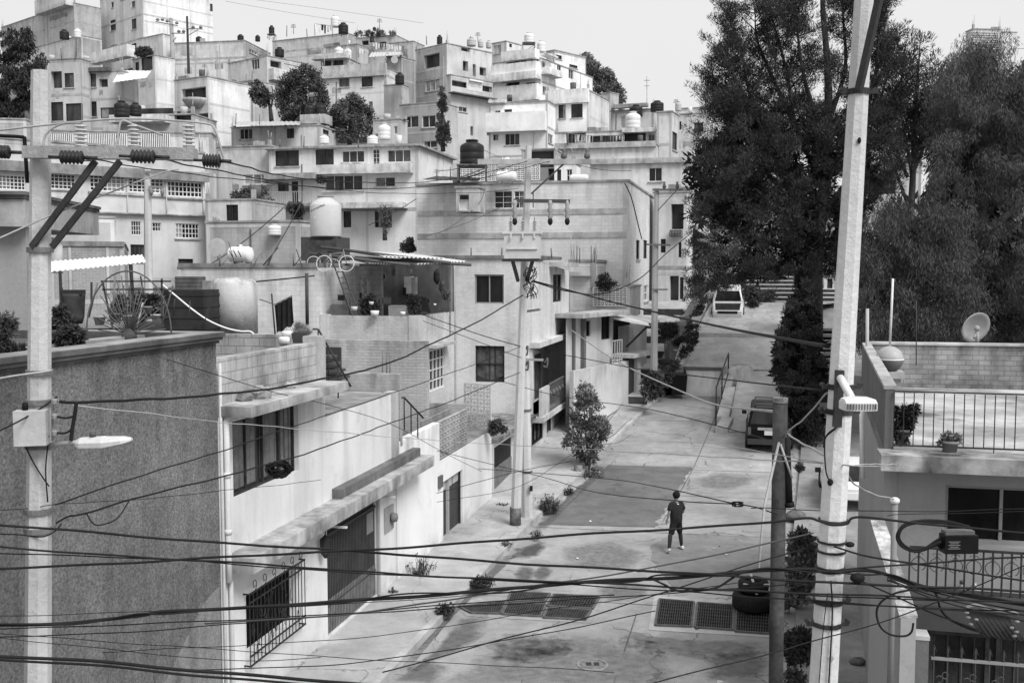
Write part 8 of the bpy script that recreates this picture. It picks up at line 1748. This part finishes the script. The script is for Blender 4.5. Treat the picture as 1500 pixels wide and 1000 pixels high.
cable('faint wire sagging across the lower pavement towards the near road', [(-40,925,9.6),(250,945,9.6),(477,962,9.6),(700,972,9.5),(900,985,9.3)], .004)
cable('faint wire between the grille and the weeds', [(150,955,9.6),(350,945,9.6),(600,925,9.6),(850,885,9.5),(1100,850,9.4)], .004)
cable('lowest faint wire on the dark wall, ending at the gate posts', [(-40,928,9.7),(150,950,9.7),(330,966,9.7),(470,962,9.7)], .004)
cable('thick dark cable from the leaning pole slanting down over the balcony scrolls', [(1222,800,9.3),(1266,812,9.3),(1335,824,9.4),(1420,837,9.4),(1540,858,9.4)], .011)
cable('dark cable from the leaning pole rising over the balcony scrolls', [(1200,836,9.28),(1300,829,9.3),(1400,822,9.4),(1540,813,9.4)], .010)
cable('black drop cable curving into the ribbed closure', [(1362,859,9.5),(1372,872,9.6),(1378,892,9.7),(1392,906,9.8),(1418,918,9.9),(1440,925,9.95)], .014)
cable('cable running from the knob on the leaning pole to the ribbed closure', [(1258,848,9.3),(1300,868,9.4),(1350,892,9.6),(1400,910,9.8),(1432,922,9.9)], .010)
for i, (dy, lb) in enumerate(((0, 'upper'), (6, 'second'), (12, 'third'), (18, 'lowest'))):
    cable('%s strand of the fan of cables gathering over the water jugs' % lb, [(1300,843 + dy*.4,9.35),(1362,862 + dy*.7,9.5),(1430,876 + dy,9.5),(1545,893 + dy*1.3,9.5)], .008)
cable('straight black cable along the top of the garage slab', [(1180,870,9.3),(1330,877,9.5),(1540,883,9.6)], .008); cable('straight dark cable under the jugs, closest to the slab', [(1190,880,9.3),(1330,888,9.5),(1540,897,9.6)], .008)
cable('level thin wire passing behind the leaning pole at the mast cap', [(1100,744,9.8),(1240,747,9.8),(1400,748,9.8),(1540,745,9.8)], .005); cable('thin wire just beneath the level one by the dark doorway', [(1300,755,9.9),(1400,751,9.9),(1540,747,9.9)], .004)
mb = MB()
for x, y in ((1192,797),(1245,797)): mb.ball(Pt(x, y, 9.3), (.045, .04, .025), 8, 6)
tag(mb.build('insulator_knob', BLACK), 'pair of black egg insulators beside the leaning pole', 'insulator')
mb = MB(); mb.ball(Pt(1256, 846, 9.25), (.07, .05, .045), 10, 7); tag(mb.build('cable_clamp', BLACK), 'black cable clamp knob at the side of the leaning pole', 'cable clamp')
t = root('cable_knot', 'frayed wire knot hanging on the wire over the road near the steel post', 'cable clamp', Pt(1079, 738, 12)); mb = MB(); c = Pt(1079, 738, 12.2)
for i in range(10): a0 = random.uniform(0, 6); mb.tube([c + Vector((.05*math.cos(a0+q)+random.uniform(-.03,.05), 0, .03*math.sin(a0+q))) for q in np.linspace(0, 4, 8)], .006, 4)
mb.build('knot', BLACK, t.name)
# from the lamp pole to the transformer pole
cable('twisted supply bundle rising from the lamp pole rack to the transformer pole', [(84,587,10.9),(110,588,10.95),(200,586,12.5),(300,579,14.5),(408,567,17),(559,535,21),(637,501,25),(700,471,28),(766,432,YT-.3)], [.020]*200 if False else .021)
mb = MB(); 
cable('wire from the lamp pole straight over the curtained window to the paired pole', [(81,739,10.9),(135,720,11.5),(193,700,12),(310,665,14),(439,621,17.5),(570,577,22),(700,532,27),(762,508,YT-.4)], .010)
cable('sagging dark wire from the lamp pole past the cable coil to the paired pole', [(82,766,10.9),(100,756,10.9),(120,752,11),(190,732,12),(312,701,13.8),(435,668,16.8),(530,635,20),(570,620,22),(656,589,26),(700,571,28),(762,545,YT-.4)], .013)
cable('slack tail dangling from the sagging wire by the lamp pole', [(126,751,11),(140,768,11),(165,763,11.3),(178,752,11.5),(190,733,12)], .009)
cable('pale thin wire running level from the lamp pole over the road to the leaning pole', [(108,593,10.9),(305,616,13),(438,628,16),(602,642,20),(719,650,22),(1000,666,16),(1200,678,10),(1262,680,9.6),(1315,680,14)], .008, CABLE_L)
cable('companion pale wire close under the level pale one near the leaning pole', [(1040,648,15),(1130,664,12),(1235,681,9.7),(1315,682,14)], .006, CABLE_L)
cable('thin dark wire from the textured roof slanting down to the white wall', [(189,509,15.7),(305,545,16.5),(400,574,18.5),(462,588,20),(570,620,24),(651,663,28.5),(705,690,33)], .007)
cable('wire from the lowest beam insulator sweeping to the transformer cross beam', [(323,236,10.7),(450,262,17),(600,268,25),(700,256,29),(772,236,YT-.2)], .011); cable('wire from the middle beam insulator sweeping to the transformer cross beam', [(227,231,10.7),(330,252,14),(473,275,20),(620,274,26),(720,258,30),(806,236,YT-.2)], .011)
cable('lower slack wire between the beam and the transformer pole', [(122,232,10.7),(256,252,14),(400,268,18),(560,283,25),(700,282,30),(760,276,YT-.2)], .009)
cable('pale wire climbing from the picture edge behind the braces to the beam', [(-30,360,10.6),(43,329,10.8),(113,301,10.9),(232,256,11.2),(262,248,11.3)], .011, CABLE_L)
cable('dark wire from the picture edge up to the control box', [(-30,644,10),(30,615,10.6),(62,597,10.85),(84,582,10.9)], .010); cable('light wire from the picture edge up to the upper clamp', [(-30,561,10.3),(20,550,10.6),(76,541,10.9)], .012, CABLE_L)
cable('thin wire drooping from the picture edge to the lower clamp', [(-30,748,10.5),(40,745,10.9),(85,738,10.9),(150,735,11.5),(312,720,13.5),(470,703,17)], .005); cable('thin looping wire under the lower clamp at the picture edge', [(-30,782,10.5),(30,783,10.85),(60,785,10.85),(78,778,10.85),(90,766,10.85)], .009)
# far street cables
cable('heavy cable from the transformer pole down past the far pole to the leaning pole', [(780,411,YT-.3),(829,424,30),(900,443,27),(1035,474,19),(1148,496,12.5),(1213,507,9.6)], .022); cable('cable curving from the transformer pole up to the far pole', [(780,412,YT-.3),(829,426,34),(883,430,39),(937,408,45),(975,372,49),(1012,342,55)], .022)
cable('pale thick cable from the balcony corner sloping down over the road', [(835,482,46),(902,528,38),(1000,574,30),(1051,593,25),(1138,603,13.2)], .022, CABLE_L); cable('dark wire crossing the retaining wall to the leaning pole', [(778,511,YT-.3),(850,524,29),(935,540,24),(1075,557,16),(1208,572,9.6)], .011)
cable('dark wire running from the corner house down over the road to the steel post', [(740,560,33),(820,580,31),(949,599,26),(1094,635,17),(1140,652,12.9)], .010); cable('thin wire over the roof slab to the frayed knot', [(640,660,28),(790,697,25),(870,720,20),(990,733,15),(1079,738,12.2)], .008); cable('thin dark wire from the kerb tree to the frayed knot', [(700,686,27),(880,700,22),(960,712,18),(1079,738,12.2)], .008)
cable('short wire from the frayed knot on to the steel post', [(1079,738,12.2),(1110,744,12.5),(1138,752,12.9)], .010); cable('pale strap wire between the steel post and the leaning pole', [(1212,575,9.6),(1180,610,11),(1152,634,12.9)], .010, CABLE_L); cable('pale wire from the steel post to the lower part of the leaning pole', [(1152,634,12.9),(1180,652,11),(1210,668,9.6)], .012, CABLE_L)
cable('curved pale drop wire from the leaning pole to the mast cap', [(1238,690,9.7),(1252,708,11),(1275,722,12.5),(1310,730,14)], .011, CABLE_L)
cable('dark wire from the brick terrace to the paired pole', [(611,458,37),(703,490,33),(762,507,YT-.3)], .014); cable('second dark wire from the brick terrace to the transformer pole foot arm', [(620,470,37),(700,500,33),(764,524,YT-.3)], .010); cable('vertical looping wire down the big house side wall', [(915,268,55.7),(925,290,55.8),(935,330,57),(940,350,58)], .03); cable('wire loosely draped across the big blank wall', [(612,345,55.5),(650,338,55.6),(700,300,55.7),(712,268,55.8)], .02, plain(.15))
cable('thin wire crossing the sky from above the tower towards the ridge clothesline', [(330,2,140),(420,18,140),(520,34,140)], .03, plain(.4)); cable('thin sky wire higher over the ridge', [(345,-4,140),(480,14,140),(620,34,140)], .03, plain(.4)); cable('thin wire between the slatted far building and the picture edge', [(1480,72,118),(1540,70,118)], .05, plain(.4))
cable('low wire over the pavement between the two poles and the street tree', [(640,722,27),(760,690,YT-.4),(838,675,34)], .009); cable('twin low wire under it near the paired pole', [(640,735,27),(760,712,YT-.4),(840,664,34)], .007)
cable('black pole line across the yards under the big lettered tank', [(300,418,30),(380,412,33),(460,404,36)], .025); 
for i, (a, b, Y, lb) in enumerate((((300,305),(420,262),64,'wire from the creeper wall to the balcony'), ((620,347),(740,300),54,'wire sloping over the big blank wall floor line'), ((700,215),(770,240),60,'wire from the black tank stand to the cross beam'), ((830,236),(925,250),45,'wire from the cross beam over the blank house roof'), ((640,250),(700,236),57,'dark roof beam line below the black tank'), ((540,330),(640,270),60,'diagonal guy wire by the arched window'), ((355,440),(440,300),45,'slanting pole wire from the yard to the balcony'), ((300,392),(420,300),42,'second slanting pole wire over the round gas tank'))):
    cable(lb, [a, b], .022 if i > 3 else .014, plain(.08), Y, sag=.15)
# ================================================================== laundry, roof clutter
def laundry(label, x0, y0, x1, y1, Y, n_, hpx, tones, seed):
    rnd = random.Random(seed); t = root('clothesline', label, 'clothesline', Pt(x0, y0+hpx, Y)); A, Bq = Pt(x0, y0, Y), Pt(x1, y1, Y); mb = MB(); mb.tube([A, Bq], .02, 4); mb.tube([A, A - Vector((0,0,hpx*1.4*Y/FPX))], .04, 4); mb.tube([Bq, Bq - Vector((0,0,hpx*1.4*Y/FPX))], .04, 4); mb.build('line', plain(.2), t.name)
    for i in range(n_):
        f = (i + rnd.uniform(.1, .3))/n_; w = (Bq-A).length/n_*rnd.uniform(.5, .9); h = hpx*Y/FPX*rnd.uniform(.6, 1.1); p = A.lerp(Bq, f); d = (Bq-A).normalized(); mb = MB(); rows = []
        for j in range(4): rows.append([p + d*w*k/4*(1 - .08*j) + Vector((0, rnd.uniform(-.08,.08), -h*j/3)) for k in range(5)])
        mb.grid(rows, closed=False, smooth=True, caps=False); tag(mb.build('hung_garment', plain(rnd.choice(tones), .9)), None, None); o = mb and bpy.data.objects[-1] if False else None
def laundry2(label, x0, y0, x1, y1, Y, n_, hpx, tones, seed):
    rnd = random.Random(seed); t = root('clothesline', label, 'clothesline', Pt(x0, y0+hpx, Y)); A, Bq = Pt(x0, y0, Y), Pt(x1, y1, Y); mb = MB(); mb.tube([A, Bq], .02, 4); mb.tube([A, A - Vector((0,0,hpx*1.4*Y/FPX))], .04, 4); mb.tube([Bq, Bq - Vector((0,0,hpx*1.4*Y/FPX))], .04, 4); mb.build('line', plain(.2), t.name)
    for i in range(n_):
        f = (i + rnd.uniform(.1, .3))/n_; w = (Bq-A).length/n_*rnd.uniform(.5, .9); h = hpx*Y/FPX*rnd.uniform(.6, 1.1); p = A.lerp(Bq, f); d = (Bq-A).normalized(); mb = MB(); rows = []
        for j in range(4): rows.append([p + d*w*k/4*(1 - .08*j) + Vector((0, rnd.uniform(-.08,.08), -h*j/3)) for k in range(5)])
        mb.grid(rows, closed=False, smooth=True, caps=False); mb.build('garment', plain(rnd.choice(tones), .9), t.name)
laundry2('clothesline of dark and pale washing against the sky on the ridge', 461, 35, 487, 38, 137, 6, 12, (.03, .03, .5, .7), 1); laundry2('clothesline of mixed washing under the pergola ridge roofs', 545, 62, 592, 68, 125, 12, 9, (.03, .2, .5, .7, .6), 2); laundry2('clothesline of washing on the open terrace above the blank wall', 832, 196, 868, 199, 79, 8, 12, (.03, .3, .6, .1), 3); laundry2('clothesline with small washing beside the dark bay of the terrace', 880, 199, 914, 199, 79, 8, 9, (.05, .2, .4), 4); laundry2('clothesline of dark washing on the low house corner', 352, 212, 394, 216, 78, 7, 16, (.03, .03, .06, .4), 5); laundry2('clothesline of rags along the ridge block house', 525, 70, 548, 74, 130, 6, 10, (.5, .7, .2), 6)
# wavy sheet roof
def sheetroof(label, a, b, c, d, Y0, Y1, nw, mat, amp=.035):
    t = root('sheet_roof', label, 'roof sheet', Pt(a[0], a[1], Y0)); rows = []; P0, P1, P2, P3 = Pt(*a, Y0), Pt(*b, Y0), Pt(*c, Y1), Pt(*d, Y1)
    for i in range(nw*4 + 1): f = i/(nw*4); up = Vector((0,0,amp*math.cos(i*math.pi/2))); rows.append([P0.lerp(P1, f) + up, P3.lerp(P2, f) + up])
    mb = MB(); mb.grid(rows, closed=False, smooth=True, caps=False); mb.build('sheet', mat, t.name)
sheetroof('wavy grey sheet roof on the low house with twin tanks', (340,184), (440,183), (440,178), (345,178), 82.5, 88, 14, plain(.4)); sheetroof('wavy sheet roof on the blind dark gable house', (540,84), (590,80), (588,76), (545,77), 111, 116, 10, plain(.45)); sheetroof('dark sheet lean-to roof near the black tank stand', (618,263), (700,266), (705,261), (640,258), 56.5, 59, 6, plain(.05), .01); sheetroof('pale awning sheets sagging over the row house terrace', (165,121), (215,114), (222,104), (175,103), 90, 95, 8, plain(.62), .02)
# antennas and rebar along the roof edges
rnd = random.Random(11)
RB = [(x, 262, 55) for x in (640, 660, 690)] + [(x, 214, 74) for x in (410, 445, 525, 600)] + [(x, 86, 92) for x in (90, 110)] + [(x, 52, 140) for x in (420, 450, 500)] + [(x, 162, 95) for x in (900, 930, 965)] + [(x, 376, 42.5) for x in (690, 735, 808)] + [(x, 184, 84) for x in (345, 380)] + [(x, 64, 111) for x in (625, 690)] + [(x, 388, 38) for x in (322, 430)]
for x, y, Y in RB:
    h = rnd.uniform(8, 18); mb = MB(); mb.tube([Pt(x, y+2, Y), Pt(x + rnd.uniform(-1, 1), y - h, Y)], .018 + Y*.00025, 4); tag(mb.build('rebar', plain(.15, .8)), 'thin rebar rod sticking up from a hillside roof edge', 'rebar', 'rebar rods on the hillside roofs')
for x, y, Y, lb in ((430, 50, 140, 'small television aerial on the broad ridge house'), (556, 42, 138, 'forked aerial on the pergola ridge roofs'), (700, 62, 111, 'thin aerial on the bare block house'), (990, 160, 97, 'aerial above the wavy parapet roofs'), (300, 108, 95, 'bent aerial on the corner house with the round apron'), (640, 262, 55.5, 'leaning aerial at the edge of the big house roof')):
    mb = MB(); p = Pt(x, y, Y); k = Y/FPX; mb.tube([p, p + Vector((0,0,14*k))], .03*Y/100, 4)
    for i in range(4): mb.tube([p + Vector((-4*k + i*.4*k, 0, (9 + i*1.4)*k)), p + Vector((4*k - i*.4*k, 0, (9 + i*1.4)*k))], .02*Y/100, 4)
    tag(mb.build('aerial', plain(.2)), lb, 'aerial')
for x, y, r_, Y, lb in ((578, 88, 5, 110, 'round pale dish on the blind gable roof'), (319, 362, 13, 45, 'grey dish leaning by the round gas tank'), (552, 200, 4, 80, 'small dark dish beside the tall white tank'), (1022, 205, 4, 96, 'little dish on the low house by the pine')):
    mb = MB(); k = Y/FPX; c = Pt(x, y, Y); mb.lathe([(.02, .1*r_*k), (r_*.6*k, .05*r_*k), (r_*k, -.2*r_*k), (r_*1.02*k, -.22*r_*k)], c, 20, axis='y'); mb.tube([c, c - Vector((0,0,r_*1.5*k))], .06*r_*k, 5); tag(mb.build('satellite_dish', plain(.4 if 'dark' not in lb else .1)), lb, 'satellite dish')
# lattice screen on the roof by the black tank
t = root('lattice_screen', 'white pierced block screen behind the black tank stand', 'screen', Pt(710, 262, 62)); F_ = Fr(Pt(672, 262, 62), -13.5); r_ = F_.rect((672, 236, 790, 263)); mb = MB(); F_.box(mb, *r_, -.2, -.1); mb.build('backing', plain(.12), t.name); lattice('lattice', F_, r_[0], r_[1], r_[2], r_[3], t.name, plain(.62), 22, 5, (-.08, 0), .06)
# ================================================================== light
w = bpy.data.worlds.new('World'); SC.world = w; w.use_nodes = True; nt = w.node_tree; bg = nt.nodes['Background']
SUN_EL, SUN_AZ = R(52), R(205)         # light comes from behind the viewer's shoulder
sky = nt.nodes.new('ShaderNodeTexSky'); sky.sky_type = 'NISHITA'; sky.sun_disc = False; sky.sun_elevation = SUN_EL; sky.sun_rotation = SUN_AZ; sky.air_density = 1.0; sky.dust_density = 6.0; sky.ozone_density = 1.0
bw = nt.nodes.new('ShaderNodeRGBToBW'); nt.links.new(sky.outputs[0], bw.inputs[0])
tc = nt.nodes.new('ShaderNodeTexCoord'); nz = nt.nodes.new('ShaderNodeTexNoise'); nz.inputs['Scale'].default_value = 1.6; nz.inputs['Detail'].default_value = 4; nt.links.new(tc.outputs['Generated'], nz.inputs['Vector'])
cl = maprange(nt, nz.outputs[0], .3, .7, 7.0, 7.6)       # an even overcast
mx = nt.nodes.new('ShaderNodeMix'); mx.data_type = 'FLOAT'; mx.inputs[0].default_value = .9; nt.links.new(bw.outputs[0], mx.inputs[2]); nt.links.new(cl, mx.inputs[3])
nt.links.new(mx.outputs[0], bg.inputs['Color']); bg.inputs['Strength'].default_value = .122
L = bpy.data.lights.new('sun', 'SUN'); L.energy = 3.6; L.angle = R(28); L.color = (1, 1, 1); lo = bpy.data.objects.new('sun', L); COL.objects.link(lo)
sd = Vector((math.cos(SUN_EL)*math.sin(SUN_AZ)*1, math.cos(SUN_EL)*math.cos(SUN_AZ), math.sin(SUN_EL)))
sd = Vector((.42, -.50, .76)).normalized(); SUN_EL = math.asin(sd.z); sky.sun_elevation = SUN_EL; sky.sun_rotation = math.atan2(sd.x, sd.y)
lo.rotation_euler = sd.to_track_quat('Z', 'Y').to_euler()
SC.view_settings.view_transform = 'Standard'; SC.view_settings.look = 'None'; SC.view_settings.exposure = 0; SC.view_settings.gamma = 1
SC.render.engine = 'CYCLES'; SC.cycles.max_bounces = 6; SC.cycles.use_denoising = False if False else SC.cycles.use_denoising
